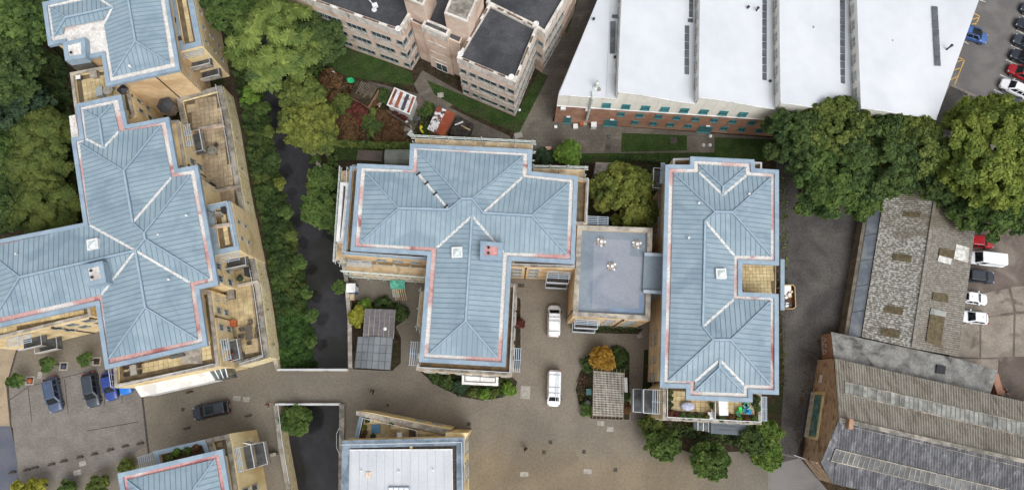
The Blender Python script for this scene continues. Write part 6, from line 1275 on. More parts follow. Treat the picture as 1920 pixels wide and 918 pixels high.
# ------------------------------------------------------------------ scaffolding
SC = thing('scaffolding', 'galvanised tube scaffolding with timber boards around the middle block', 'scaffold', P(700, 520))
def scaffold_run(a, b, out, lifts, wdt=1.1, boards=4, top_rail=True, z_top=None, name_w=2.2, solid_top=True):
    a, b = Vector((a.x, a.y, 0)), Vector((b.x, b.y, 0)); d = (b-a); L = d.length; d.normalize(); o = Vector(out); o = (o-d*o.dot(d)).normalized(); up = Vector((0, 0, 1)); n = max(1, round(L/name_w)); zt = lifts[-1]+1.25
    for k in range(n+1):
        for off in (.15, wdt+.15): q = a+d*(L*k/n)+o*off; MB().tube(q, q+up*(zt+random.uniform(-.1, .5)), .06, n=6).build('standard', M['galv'], SC)
    for z in lifts:
        for off in (.15, wdt+.15): MB().tube(a-d*.5+o*off+up*z, b+d*.5+o*off+up*z, .06, n=6).build('ledger', M['galv'], SC)
        for k in range(n+1): q = a+d*(L*k/n)+up*(z-.06); MB().tube(q+o*.0, q+o*(wdt+.45), .03, n=6).build('transom', M['galv'], SC)
        nb = max(1, round(L/3.6))
        for j in range(boards):
            for k in range(nb):
                s0, s1 = L*k/nb+.02, L*(k+1)/nb-.02+random.uniform(-.08, .08); y0 = .2+j*(wdt-.1)/boards
                q = [a+d*s0+o*y0, a+d*s1+o*y0, a+d*s1+o*(y0+(wdt-.14)/boards), a+d*s0+o*(y0+(wdt-.14)/boards)]; z_ = z+.05+random.uniform(0, .02); MB().prism(q, z_, z_+.05, True).build('board', M['board'], SC)
    if top_rail:
        for hh in (.55, 1.05): MB().tube(a-d*.4+o*(wdt+.2)+up*(lifts[-1]+hh), b+d*.4+o*(wdt+.2)+up*(lifts[-1]+hh), .06, n=6).build('guard_rail', M['galv'], SC)
lf = (2.2, 4.4, 6.6, 8.8)
scaffold_run(P(774, 268, ZE), P(998, 279, ZE), (0, 1, 0), (4.0, 7.2, 10.6), 1.0); scaffold_run(P(997, 320, ZE)+Vector((.2, .1, 0)), P(1098, 330, 10), (0, 1, 0), (4.0, 8.6), 1.2); scaffold_run(P(652, 309, ZE), P(760, 312, ZE), (0, 1, 0), (3.6, 7.2), 1.0, boards=2)
scaffold_run(P(641, 482, 9.4), P(652, 312, 9.4), (-1, 0, 0), (2.6, 5.2, 7.4), 1.15, boards=4)
scaffold_run(P(640, 482, 9.4), P(797, 494, 9.4), (0, -1, 0), (2.4, 4.6, 6.6), 1.25, boards=5)
scaffold_run(P(795, 540, 8), P(788, 610, 8), (-1, 0, 0), (2.0, 5.0), .7, boards=2, top_rail=False)
p = P(744, 531, 3); gs = thing('debris_chute', 'green sheet over a bundle of scaffold poles below the boards', 'tarpaulin', (p.x, p.y, 0)); 
m = MB(); 
for i in range(7):
    for j in range(5): m.v.append((p.x-1.0+2.0*i/6, p.y+.5-1.1*j/4, 2.7-.12*j*j*.5+.08*math.sin(i*2+j)))
for i in range(6):
    for j in range(4): m.f.append((i*5+j, i*5+j+1, i*5+j+6, i*5+j+5))
m.build('sheet', M['mint'], gs)
for k in range(6): MB().bar((p.x-.7+.26*k, p.y+.4, 2.2), (p.x-.5+.3*k, p.y-1.9, .1), .12, .08).build('pole', M['board'], gs)
for k in range(8): MB().tube((p.x-1.2+.1*k, p.y+.2, .2+.02*k), (p.x-.9+.12*k, p.y-1.5, .25), .04).build('loose_tube', M['galv'], gs)

# ------------------------------------------------------------------ courtyard things
p = P(660, 541, 1.5); t = thing('site_toilet', 'white roofed portable toilet with blue sides beside the river wall', 'toilet', (p.x, p.y, 0))
MB().box((p.x, p.y, 1.1), (1.15, 1.15, 2.2)).build('cabin', solid('toilet_blue', 40, 92, 128), t); MB().box((p.x, p.y, 2.28), (1.25, 1.25, .14)).build('roof', M['white'], t)
for k in range(4): MB().box((p.x-.45+.3*k, p.y, 2.37), (.05, 1.2, .05)).build('roof_rib', M['white'], t)
MB().box((p.x+.59, p.y, 1.05), (.03, .7, 1.9)).build('door', M['white'], t)
p = P(661, 557, .5); t = MB().box((p.x, p.y, .35), (.55, .8, .7), .1).box((p.x, p.y, .74), (.62, .88, .08), .1).box((p.x+.2, p.y-.2, .82), (.1, .3, .08), .1).build('timber_crate', M['board']); tag(t, 'small pale timber crate between the toilet and golden bush', 'crate')
def shelter(label, q, z0, zl, zr, mat, bars, dirs, two=False):
    r = [P(*x, zl) for x in q]; t = thing('bike_shelter', label, 'shelter', (r[0].x, r[0].y, 0), 'lean-to shelters by the river wall')
    for v in r: MB().tube((v.x, v.y, 0), (v.x, v.y, zl-.1), .05).build('post', M['darkmetal'], t)
    n, m_ = bars
    for i in range(n):
        for j in range(m_):
            a = r[0].lerp(r[1], (i+.02)/n).lerp(r[3].lerp(r[2], (i+.02)/n), (j+.02)/m_); b = r[0].lerp(r[1], (i+.98)/n).lerp(r[3].lerp(r[2], (i+.98)/n), (j+.02)/m_); e = r[0].lerp(r[1], (i+.98)/n).lerp(r[3].lerp(r[2], (i+.98)/n), (j+.98)/m_); f = r[0].lerp(r[1], (i+.02)/n).lerp(r[3].lerp(r[2], (i+.02)/n), (j+.98)/m_)
            def zz(s): return zl+(zr-zl)*(1-abs(s/n-.5)*2 if two else s/n)
            m = MB().poly([(f.x, f.y, zz(i)), (e.x, e.y, zz(i+1)), (b.x, b.y, zz(i+1)), (a.x, a.y, zz(i))]); m.v += [(x, y, z-.04) for x, y, z in m.v]; m.f += [(k, 4+k, 4+(k+1) % 4, (k+1) % 4) for k in range(4)]
            m.build('roof_panel', mat, t)
    m = MB()
    for i in range(n+1):
        a = r[0].lerp(r[1], i/n); b = r[3].lerp(r[2], i/n); m.bar((a.x, a.y, zz(i)+.02), (b.x, b.y, zz(i)+.02), .06)
    m.build('glazing_bar', M['coping'] if not two else M['darkmetal'], t)
shelter('purple-grey glazed bike shelter, upper of the pair', [(685, 578), (741.5, 580), (738, 634), (681, 631)], 0, 2.6, 2.7, nmat('purple_grey_glazing', c(108, 104, 108), c(96, 93, 97), .8, rough=.35, orand=.08), (6, 6), 0)
shelter('grey pitched bike shelter, lower of the pair', [(671, 630.5), (737, 632), (732, 693), (665, 689)], 0, 2.5, 3.0, nmat('grey_shelter_sheet', c(112, 118, 124), c(98, 104, 110), .5, rough=.5, orand=.06), (6, 4), 0, True)
p = P(722, 616, 2.7); tag(MB().lathe((p.x, p.y, 2.66), [(.22, 0), (.24, .05), (.16, .1), (.1, .06)], 12).build('white_dish', M['white']), 'little white dish lying on the purple shelter roof', 'dish')
# trellis pergola
r = [P(*x, 2.6) for x in ((1113, 695), (1171, 699), (1168, 781), (1111, 778))]; t = thing('pergola', 'grey timber trellis pergola beside the amber tree', 'pergola', r[0].xy.to_3d())
for v in r: MB().bar((v.x, v.y, 0), (v.x, v.y, 2.5), .14).build('post', M['wood'], t)
for i in range(9):
    a, b = r[0].lerp(r[1], i/8), r[3].lerp(r[2], i/8); MB().bar(a+Vector((0, .5, 0)), b-Vector((0, .4, 0)), .06, .14).build('rafter', M['wood'], t)
m = MB()
for j in range(19): a, b = r[0].lerp(r[3], (j+.5)/19), r[1].lerp(r[2], (j+.5)/19); m.bar(a+Vector((0, 0, .1)), b+Vector((0, 0, .1)), .05, .03)
for j in range(22): a, b = r[0].lerp(r[1], (j+.5)/22), r[3].lerp(r[2], (j+.5)/22); m.bar(a+Vector((0, 0, .13)), b+Vector((0, 0, .13)), .05, .03)
tag(m.build('trellis_laths', nmat('silvered_lath', c(206, 202, 194), c(178, 172, 162), 2, rough=.9), t), kind='stuff')
for s in (0, .41, 1): a, b = r[0].lerp(r[3], s), r[1].lerp(r[2], s); MB().bar(a+Vector((0, 0, .02)), b+Vector((0, 0, .02)), .1, .16).build('beam', M['wood'], t)
p = P(1173.5, 721, 2.0); tag(MB().box((p.x, p.y, 1.0), (.35, 1.85, 2.0)).box((p.x, p.y, 2.03), (.42, 1.92, .06)).build('notice_board', M['white']), 'white notice board standing at the right side of the pergola', 'notice board')
p = P(1104, 734, 1.0); tag(MB().box((p.x, p.y, .55), (.6, .75, 1.1)).box((p.x, p.y, 1.13), (.68, .82, .07)).box((p.x-.3, p.y, .9), (.08, .6, .1)).build('utility_cabinet', solid('teal_cabinet', 62, 104, 102)), 'teal utility cabinet left of the pergola', 'cabinet')
p = P(1102, 755, .8); tag(MB().lathe((p.x, p.y, 0), [(.35, 0), (.42, .3), (.42, .8), (.3, .95), (.05, 1.0)], 10).build('litter_bin', M['darkmetal']), 'dark round bin at the lower left of the pergola', 'bin')
# beds and their kerbs
def bed(px, lab):
    rr = [Vector((q.x, q.y, 0)) for q in PL(px)]; rr = rr if area(rr) > 0 else rr[::-1]
    o = MB().prism(rr, 0, .06).build('planting_bed', M['soil']); tag(o, kind='structure'); MB().ring(offset(rr, -.1), rr, 0, .12).build('bed_kerb', M['kerb'], o)
bed([(786, 694), (960, 706), (970, 715), (966, 728), (945, 744), (905, 750), (860, 742), (815, 720)], ''); bed([(1112, 655), (1168, 655), (1180, 662), (1180, 786), (1108, 784), (1086, 760), (1079, 730), (1086, 698)], ''); bed([(690, 565), (742, 566), (758, 575), (760, 600), (742, 612), (752, 632), (752, 680), (735, 695), (662, 692), (660, 560)], ''); bed([(1106, 612), (1206, 616), (1196, 626), (1108, 624)], ''); bed([(964, 555), (976, 560), (976, 690), (960, 690)], ''); bed([(1207, 655), (1222, 655), (1222, 735), (1204, 735)], ''); bed([(1210, 780), (1440, 798), (1460, 830), (1445, 868), (1395, 845), (1300, 850), (1240, 830), (1214, 810)], '')
for a, b, lb in ((((526, 693)), (655, 693), 'pale handrail along the upstream side of the bridge'), ((522, 757), (640, 757), 'pale handrail along the downstream side of the bridge')):
    pp = PL([a, b], 0); t = thing('bridge_railing', lb, 'railing', pp[0], 'bridge railings'); MB().bar(pp[0]+Vector((0, 0, .25)), pp[1]+Vector((0, 0, .25)), .35, .5).build('plinth', M['coping'], t); railing(t, pp, .5, .75, 1.5)
    MB().bar(pp[0]+Vector((0, 0, 1.28)), pp[1]+Vector((0, 0, 1.28)), .2, .08).build('top_rail', M['rail'], t)
pp = PL([(523, 757), (532, 830), (545, 905)], .85); t = thing('wall_railing', 'thin rail along the river wall below the bridge on the left', 'railing', pp[0]); railing(t, pp, .88, .5, 1.6, mid=False)
pp = PL([(492, 857), (522, 849)], 0); t = thing('low_wall', 'low wall joining the bottom left block to the river wall', 'wall', pp[0]); MB().bar(pp[0]+Vector((0, 0, .5)), pp[1]+Vector((0, 0, .5)), .3, 1.0).build('wall_length', M['coping_d'], t); MB().bar(pp[0]+Vector((0, 0, 1.05)), pp[1]+Vector((0, 0, 1.05)), .4, .1).build('coping_stone', M['coping'], t)
# low posts in the car park
for i, (x, y) in enumerate(((25, 885), (52, 880), (67, 876), (98, 870), (121, 864), (151, 857), (178, 851), (208, 843), (236, 836), (264, 831), (356, 735), (351, 802), (467, 779))):
    p = P(x, y); t = MB(); t.box((p.x, p.y, .16), (.8, .1, .32), .22); t.box((p.x, p.y, .345), (.84, .15, .05), .22); t.box((p.x, p.y, .03), (.9, .2, .06), .22)
    wh = ['first', 'second', 'third', 'fourth', 'fifth', 'sixth', 'seventh', 'eighth', 'ninth', 'tenth'][i]+' dark low barrier from the left in the car park row' if i < 10 else ['dark low barrier beside the white bay', 'dark low barrier below the black car', 'dark low barrier right of the black car'][i-10]
    tag(t.build('low_barrier', M['wood_d']), wh, 'barrier', 'dark low barriers')
for i, (x, y) in enumerate(((57, 713), (120, 686), (182, 677))):
    p = P(x, y); rr = [Vector((p.x-.6, p.y-.6, 0)), Vector((p.x+.6, p.y-.6, 0)), Vector((p.x+.6, p.y+.6, 0)), Vector((p.x-.6, p.y+.6, 0))]; t = thing('tree_pit', ['pale tree pit frame nearest the buff path', 'pale tree pit frame holding a bundle, middle of three', 'tree pit frame beside the long block'][i], 'tree pit', p, 'tree pits'); MB().ring(rr, offset(rr, .2), 0, .1).build('frame', M['mcover'], t); MB().prism(offset(rr, .21), 0, .05).build('soil', M['soil'], t)
    if i < 2: MB().lathe((p.x, p.y, .05), [(.35, 0), (.3, .2), (.1, .28)], 8).build('mulch_heap', M['rust' if False else 'terracotta'] if i == 0 else nmat('blue_bundle', c(62, 62, 92), rough=.8), t)
# skip with rubbish beside the right block
p = P(1478, 556, 1.0); t = thing('rubbish_skip', 'yellow-rimmed skip full of rubbish beside the cut-out terrace', 'skip', (p.x, p.y, 0)); q = [Vector((p.x+a, p.y+b, 0)) for a, b in ((-.9, -1.7), (.5, -1.7), (.85, -1.4), (.95, 1.3), (.75, 1.65), (-.9, 1.65))]
MB().ring([v*.94+p.xy.to_3d()*.06 if False else v for v in q], offset(q, .1), 0, 1.2).build('skip_body', solid('skip_brown', 118, 86, 54), t); MB().ring(offset(q, -.02), offset(q, .07), 1.203, 1.27).build('rim', solid('skip_yellow', 178, 158, 110), t); MB().prism(offset(q, .11), 0, .5).build('skip_floor', solid('skip_inside', 96, 66, 44), t)
MB().box((p.x-.2, p.y+1.15, 1.05), (1.3, .8, .1), .05, .2).build('white_board', M['white'], t)
for i in range(16): MB().box((p.x-.5+random.random()*1.0, p.y-1.3+random.random()*2.0, .75+random.random()*.3), (random.uniform(.25, .6), random.uniform(.2, .4), random.uniform(.1, .3)), random.random()*3, random.uniform(-.4, .4)).build('rubbish', [M['white'], M['board'], M['brickp'], M['whitewall'], M['darkmetal']][i % 5], t)
# terrace furniture
def table_set(label, px, z, lx, ly, rz, mat, chairs=6, cmat=None, cat='table', round_=False):
    p = P(*px, z+.7); t = thing('garden_table', label, cat, (p.x, p.y, z), None, rz); cm = cmat or mat
    def lo(m, nm, mt, par=None): o = bpy.data.objects.new(nm, m.mesh(nm, mat=mt)); COL.objects.link(o); o.parent = par or t; return o
    if round_: lo(MB().lathe((0, 0, .68), [(.2, 0), (lx/2, .01), (lx/2, .05)], 18), 'tabletop', mat)
    else:
        for k in range(5): lo(MB().box((0, -ly/2+ly*(k+.5)/5, .72), (lx, ly/5-.02, .05)), 'tabletop_plank', mat)
    for sx in (-1, 1):
        for sy in (-1, 1): lo(MB().box((sx*lx*.36, sy*ly*.34, .34), (.07, .07, .68)), 'leg', mat)
    return t, p
def chair(label, p, z, rz, mat, group):
    t = thing('garden_chair', label, 'chair', (p[0], p[1], z), group, rz)
    def lo(m, nm): o = bpy.data.objects.new(nm, m.mesh(nm, mat=mat)); COL.objects.link(o); o.parent = t
    lo(MB().box((0, 0, .43), (.5, .5, .06)), 'seat'); lo(MB().box((-.25, 0, .72), (.06, .5, .5), 0, 0, -.12), 'backrest')
    for sx in (-1, 1):
        for sy in (-1, 1): lo(MB().box((sx*.2, sy*.21, .2), (.05, .05, .4)), 'leg')
    for sy in (-1, 1): lo(MB().box((0, sy*.26, .62), (.46, .05, .04)), 'armrest')
TZ = 3.74
tw_ = nmat('grey_teak', c(104, 94, 86), c(86, 78, 70), 3, rough=.9, stretch=(1, 5, 1))
ttab, tp_ = table_set('oblong weathered teak table on the south podium terrace', (466, 623), TZ, 1.9, .95, math.radians(98), tw_)
for i, (dx, dy, an, lb) in enumerate(((-.95, .45, 0, 'upper left'), (-.95, -.45, 0, 'lower left'), (.95, .45, 180, 'upper right'), (.95, -.45, 180, 'lower right'), (0.05, 1.35, -90, 'top end'), (.1, -1.35, 90, 'bottom end'))): chair(lb+' teak chair at the oblong podium table', (tp_.x+dx, tp_.y+dy), TZ, math.radians(an+8), tw_, 'teak chairs on the podium')
table_set('round grey table on the upper podium terrace', (398, 282), TZ, 1.3, 1.3, 0, M['coping_d'], round_=True); p = P(407, 274, TZ); chair('dark chair beside the round grey podium table', (p.x, p.y), TZ, math.radians(200), M['wood_d'], None)
table_set('round pale table by the connecting terrace wall', (202, 169), 8.87, 1.35, 1.35, 0, M['coping'], round_=True)
# sofas and tables on the south roof terrace of the long block
for x, y, rz, lb in ((238, 688, 12, 'upper dark rattan armchair on the south roof terrace'), (240, 701, 12, 'lower dark rattan armchair on the south roof terrace'), (261, 685, 192, 'dark rattan bench on the south roof terrace, upper half'), (262, 697, 192, 'dark rattan bench on the south roof terrace, lower half')):
    p = P(x, y, 9.3); chair(lb, (p.x, p.y), 8.87, math.radians(rz), M['wood_d'], 'rattan seats on the roof terrace')
p = P(250, 693, 9.2); t, _ = table_set('pale low table between the rattan seats', (250, 693), 8.6, .8, 1.3, .2, M['mcover'])
p = P(360, 667, 8.9); t = thing('decking_panel', 'grey timber decking panel lying on the south roof terrace', 'decking', (p.x, p.y, 8.92))
for k in range(10): MB().box((p.x-1.15+.25*k, p.y, 8.96), (.23, 1.9, .06), .22).build('deck_board', M['coping'], t)
p = P(332, 667, 9.3); tag(MB().box((p.x, p.y, 9.2), (1.7, .3, .55), .22).box((p.x, p.y, 9.5), (1.75, .35, .05), .22).box((p.x, p.y, 8.95), (1.5, .25, .1), .22).build('planter_trough', M['darkmetal']), 'dark empty planter trough under the south eave', 'planter')
# black sheds and boxes on the podium
p = P(311, 198, 5.2); t = thing('summerhouse', 'six-sided black-roofed timber summerhouse on the podium terrace', 'shed', (p.x, p.y, 3.58)); n = 6
hx = [(p.x+1.25*math.cos(k*math.pi/3+.2), p.y+1.25*math.sin(k*math.pi/3+.2)) for k in range(6)]; MB().prism(offset(hx, .15), 3.58, 5.4).build('timber_wall', M['wood'], t); m = MB()
for k in range(6): a, b = hx[k], hx[(k+1) % 6]; MB().poly([(a[0], a[1], 5.38), (b[0], b[1], 5.38), (p.x, p.y, 6.1)]).poly([(b[0], b[1], 5.34), (a[0], a[1], 5.34), (p.x, p.y, 6.04)]).build('roof_facet', M['felt'], t)
def parasol(label, px, z, r, mat):
    p = P(*px, z+2.2); t = thing('parasol', label, 'parasol', (p.x, p.y, z)); MB().tube((p.x, p.y, z), (p.x, p.y, z+2.3), .03).build('pole', M['darkmetal'], t); MB().lathe((p.x, p.y, z), [(.3, 0), (.3, .06), (.05, .1)], 10).build('base', M['darkmetal'], t); m = MB()
    for k in range(4): a, b = math.pi/2*k+.15, math.pi/2*(k+1)+.15; m.poly([(p.x+r*math.cos(a), p.y+r*math.sin(a), z+2.05), (p.x+r*math.cos(b), p.y+r*math.sin(b), z+2.05), (p.x, p.y, z+2.35)])
    m.build('canopy', mat, t)
parasol('black square parasol on the connecting terrace', (228.5, 167), 8.87, .85, M['black'])
def box_thing(name, label, cat, px, z, d, rz, mat, lid=None):
    p = P(px[0], px[1], z+d[2]*.7); t = thing(name, label, cat, (p.x, p.y, z)); MB().box((p.x, p.y, z+d[2]/2), d, rz).build('body', mat, t); MB().box((p.x, p.y, z+d[2]+.035), (d[0]+.08, d[1]+.08, .06), rz).build('lid', lid or mat, t); return t
box_thing('storage_box', 'grey storage box on the connecting terrace by the dark ribbed wall', 'box', (177, 140), 8.87, (.85, .8, .8), .2, M['coping']); box_thing('planter', 'blue-grey metal planter on the connecting terrace', 'planter', (188, 173), 8.87, (.8, 1.2, .8), .2, M['frame']); box_thing('water_tank', 'small dark container in the corner of the connecting terrace', 'container', (148, 146), 8.87, (.55, .5, .6), .2, M['darkmetal'], M['white'])
box_thing('barbecue', 'black barbecue against the wall of the middle podium terrace', 'barbecue', (396, 349), TZ, (.8, .5, 1.0), 1.2, M['black']); box_thing('storage_chest', 'dark storage chest with pale lid at the top of the south podium terrace', 'chest', (434, 552), TZ, (.85, 1.2, .7), .15, M['darkmetal'], M['coping_d']); box_thing('brick_planter', 'terracotta coloured planter against the wall on the south podium terrace', 'planter', (436, 606), TZ, (.95, .8, .7), .05, M['terracotta']); box_thing('doormat_crate', 'small dark crate near the bottom of the south podium terrace', 'crate', (455, 666), TZ, (.5, .75, .12), .15, M['darkmetal'])
box_thing('air_conditioner', 'tall dark screen at the edge of the middle podium terrace', 'screen', (464, 506), TZ, (.5, 1.6, 1.5), .17, M['black']); box_thing('barbecue', 'black and white barbecue on the projecting roof terrace', 'barbecue', (420.5, 394), 8.87, (.55, .7, .9), .2, M['black']); box_thing('cushion_box', 'dark planter at the south end of the top left roof terrace', 'planter', (337, 74), 8.87, (.6, .6, .5), .4, M['wood_d']); box_thing('wall_unit', 'small black box against the eave of the top left roof terrace', 'box', (327, 40), 8.87, (.5, .7, .6), .15, M['black'])
for i, (x, y, rz) in enumerate(((395, 393, -.5), (408, 401, .05))):
    p = P(x, y, 9.4); t = thing('garden_sofa', ['grey corner sofa, angled half, on the projecting terrace', 'grey corner sofa, straight half, on the projecting terrace'][i], 'sofa', (p.x, p.y, 8.87)); MB().box((p.x, p.y, 9.1), (1.15, .7, .4), rz).build('seat', M['coping'], t); MB().box((p.x-.1*math.sin(rz), p.y-.3, 9.4), (1.15, .15, .4), rz).build('backrest', M['wood'], t)
def pot_plant(label, px, z, r, mat, leafm, group=None, pr=.3):
    p = P(px[0], px[1], z+.5); t = thing('potted_plant', label, 'plant', (p.x, p.y, z), group); MB().lathe((p.x, p.y, z), [(pr*.7, 0), (pr, .4), (pr, .45)], 10).build('pot', mat, t)
    n = int(420*r*r/.16); o_ = unit(RNG.normal(0, 1, (n, 3))); C = o_*np.array([r, r, r*.7])*RNG.uniform(.3, 1, (n, 1))+np.array([p.x, p.y, z+.5+r*.4]); U, V = leaves(C, o_, .12, 1.5); q = bpy.data.objects.new('foliage', quad_mesh('foliage', C, U, V, LM[leafm])); link(q, t, (0, 0, 0))
pot_plant('potted plant on the middle podium terrace', (450, 522), TZ, .42, M['coping_d'], 'blueg', pr=.4)
for i, (x, y) in enumerate(((433, 663), (432.5, 674))): pot_plant(['upper terracotta pot on the south-east balcony', 'lower terracotta pot on the south-east balcony'][i], (x, y), 5.92, .2, M['terracotta'], 'rust', pr=.22)
# right block balcony garden
BZ = 8.87
p = P(1290, 761, BZ+.7); t = thing('covered_table', 'oval table under a pale cover on the plant-filled balcony', 'table', (p.x, p.y, BZ)); m = MB().lathe((p.x, p.y, BZ+.02), [(.62, 0), (.6, .4), (.62, .62), (.5, .72), (.1, .76)], 16); o = m.build('cover', nmat('lavender_cover', c(178, 182, 202), c(156, 160, 182), 4, rough=.8, bump=.6), t, loc=(p.x, p.y, BZ+.02), smooth=True); o.scale = (1.35, .85, 1); 
box_thing('storage_cabinet', 'white slatted storage cabinet on the plant-filled balcony', 'cabinet', (1355, 764), BZ, (1.0, 1.7, .9), 0, M['white']); dvd = MB().bar(P(1339, 752, 9.8), P(1339, 784, 9.8), .07, 1.1).build('glass_divider', M['rail'], D)
box_thing('cool_box', 'white and yellow tub on the plant-filled balcony', 'tub', (1332, 778), BZ, (.6, .7, .6), 0, solid('tub_yellow', 190, 150, 60), M['white'])
for i, (x, y, cl, lb) in enumerate(((1388, 767, (40, 190, 60), 'bright green plastic garden chair'), (1384, 774, (30, 120, 80), 'dark green plastic garden chair'), (1399, 761, (120, 190, 200), 'pale aqua plastic garden chair'), (1397, 769, (20, 110, 150), 'teal plastic garden chair'), (1404, 772, (30, 140, 190), 'blue plastic garden chair'), (1399, 757, (30, 130, 90), 'sea green plastic garden chair'))):
    p = P(x, y, BZ+.5); chair(lb+' in the cluster on the balcony', (p.x, p.y), BZ, i*1.1, solid('chair_plastic_%d' % i, *cl, rough=.5), 'coloured chairs on the balcony')
for i, (x, y, lf_, pm, r, lb) in enumerate(((1258, 735, 'olive', 'white', .28, 'first pot plant down the left rail of the balcony'), (1258, 746, 'mid', 'white', .3, 'second pot plant down the left rail of the balcony'), (1258, 758, 'dark', 'white', .3, 'third pot plant down the left rail of the balcony'), (1258, 773, 'red', 'terracotta', .4, 'red leaved plant in the balcony corner'), (1268, 776, 'red', 'terracotta', .35, 'second red leaved plant by the balcony corner'), (1280, 779, 'mid', 'coping_d', .4, 'green plant along the front rail, left'), (1294, 780, 'mid', 'coping_d', .4, 'green plant along the front rail, left of centre'), (1310, 780, 'dark', 'coping_d', .4, 'green plant along the front rail, near the tub'), (1326, 781, 'yell', 'coping_d', .3, 'yellow green plant beside the yellow tub'), (1352, 784, 'dark', 'black', .4, 'green plant in front of the white cabinet'), (1372, 782, 'rust', 'terracotta', .35, 'rusty plant right of the white cabinet'), (1386, 784, 'bright', 'coping_d', .35, 'bright plant below the coloured chairs'), (1400, 785, 'rust', 'terracotta', .4, 'orange potted plant at the front rail'), (1414, 785, 'mid', 'coping_d', .4, 'green plant at the front right of the balcony'), (1419, 748, 'dark', 'black', .45, 'dark plant by the right balcony rail, upper'), (1420, 765, 'mid', 'coping_d', .4, 'green plant by the right balcony rail, lower'), (1414, 757, 'dark', 'white', .35, 'plant beside the white bowl on the balcony'), (1333, 757, 'dark', 'white', .25, 'little plant on the rack, upper'), (1336, 763, 'olive', 'coping', .25, 'little plant on the rack, lower'))):
    pot_plant(lb, (x, y), BZ, r, M[pm], lf_, 'pot plants on the balcony', pr=.22)
for i, (x, y) in enumerate(((328, 829), (348, 827), (364, 822), (316, 840))): pot_plant(['orange-green plant in the bottom left roof trough, middle', 'green plant in the bottom left roof trough', 'rusty plant at the right end of the bottom left trough', 'small plant at the left of the bottom left trough'][i], (x+4, y+18), 8.87, .5, M['terracotta'], ['bright', 'mid', 'rust', 'olive'][i], 'plants in the bottom left trough')
# furniture on the terrace behind the diagonal wall
FZ = 5.28
box_thing('garden_chair_cover', 'white plastic chair on the terrace behind the diagonal wall', 'chair', (749.5, 815), FZ, (.55, .6, .6), .1, M['white']); box_thing('paddling_pool', 'blue square mat on the terrace behind the diagonal wall', 'mat', (705, 803), FZ, (.95, 1.0, .06), .05, solid('pool_blue', 70, 116, 150)); box_thing('log_store', 'dark log store on the terrace behind the diagonal wall', 'store', (773, 812), FZ, (.7, .9, .5), 0, M['wood_d'])
for i, (x, y, l, lb) in enumerate(((689, 787, 'dark', 'pot plant at the narrow corner of the lower terrace'), (684, 800, 'yell', 'yellow green pot plant on the lower terrace edge'), (684, 810, 'rust', 'rusty pot plant on the lower terrace edge'), (681, 818, 'rust', 'pot plant nearest the white flat roof'), (735, 793, 'mid', 'green plant against the diagonal wall'), (700, 817, 'blueg', 'blue green plant by the roof edge'))): pot_plant(lb, (x, y), FZ, .35, M['terracotta' if i % 2 else 'darkmetal'], l, 'pot plants on the lower terrace', pr=.25)

# ------------------------------------------------------------------ gardens in the north
def shed(label, q, z, roofs, wallm, cat='shed', zr=None):
    r = [P(*x, z) for x in q]; t = thing('garden_shed', label, cat, r[3].xy.to_3d(), 'sheds in the gardens'); rr = [v.xy for v in r]; rr = rr if area(rr) > 0 else rr[::-1]; MB().prism(offset(rr, .08), 0, z-.1).build('wall', wallm, t)
    n = len(roofs)
    for k, mt in enumerate(roofs):
        a, b = r[0].lerp(r[1], (k+.01)/n), r[0].lerp(r[1], (k+.99)/n); e, f = r[3].lerp(r[2], (k+.99)/n), r[3].lerp(r[2], (k+.01)/n); MB().prism([a, f, e, b], z-.097, z+.02*(k % 2)).build('roof_sheet', mt, t)
    return t, r
rust_ = nmat('rusty_sheet', c(126, 72, 48), c(152, 92, 62), 1.5, rough=.9, c3=c(92, 50, 36), scale3=.6); wsheet = nmat('white_flaking_sheet', c(206, 208, 214), c(186, 188, 196), 1, rough=.7, c3=c(132, 76, 52), scale3=.8, lo3=.56, hi3=.62); spot = nmat('flaking_white_on_rust', c(214, 214, 216), c(74, 66, 66), 1.8, .52, .56, rough=.8, c3=c(122, 66, 48), scale3=.35, lo3=.55, hi3=.6); redf = nmat('red_felt_roof', c(140, 70, 46), c(156, 82, 54), .8, rough=.9); dk_ = nmat('dark_slatted_roof', c(62, 58, 52), c(40, 38, 36), 2, .4, .6, rough=.95, c3=c(128, 122, 112), scale3=1.2, lo3=.62, hi3=.7)
t, r = shed('white metal container with rust-striped roof in the gardens', [(740, 165), (780, 182), (768, 215), (726, 197)], 2.6, [rust_, wsheet, rust_, wsheet, M['felt'], wsheet, rust_], M['whitewall'], 'container'); rr = [v.xy for v in r]; rr = rr if area(rr) > 0 else rr[::-1]; MB().ring(offset(rr, -.05), offset(rr, .12), 2.55, 2.72).build('roof_frame', M['white'], t)
shed('shed with flaking white and red felt roof near the slab path', [(820, 199), (854, 213), (832, 256), (801, 242)], 2.3, [spot, redf], M['brick']); shed('collapsed dark slatted shed right of the red felt shed', [(857, 216), (888, 232), (878, 262), (842, 250)], 1.6, [dk_]*6, M['wood_d'])
t, r = shed('derelict greenhouse with broken slats in the overgrown garden', [(668, 148), (711, 166), (690, 200), (655, 180)], 2.2, [M['soil']], M['brick'], 'greenhouse'); 
for k in range(12): a, b = r[0].lerp(r[1], .25+k*.06).lerp(r[3].lerp(r[2], .25+k*.06), 0), r[0].lerp(r[1], .25+k*.06).lerp(r[3].lerp(r[2], .25+k*.06), .45+.3*random.random()); MB().bar(a+Vector((0, 0, .12)), b+Vector((0, 0, .12)), .05).build('slat', M['twig'], t)
pp = [P(*x, 2.0) for x in ((725, 200), (768, 228))]; t = thing('garden_fence', 'leaning grey panel fence below the white container', 'fence', P(725, 202)); d = (pp[1]-pp[0]).normalized()
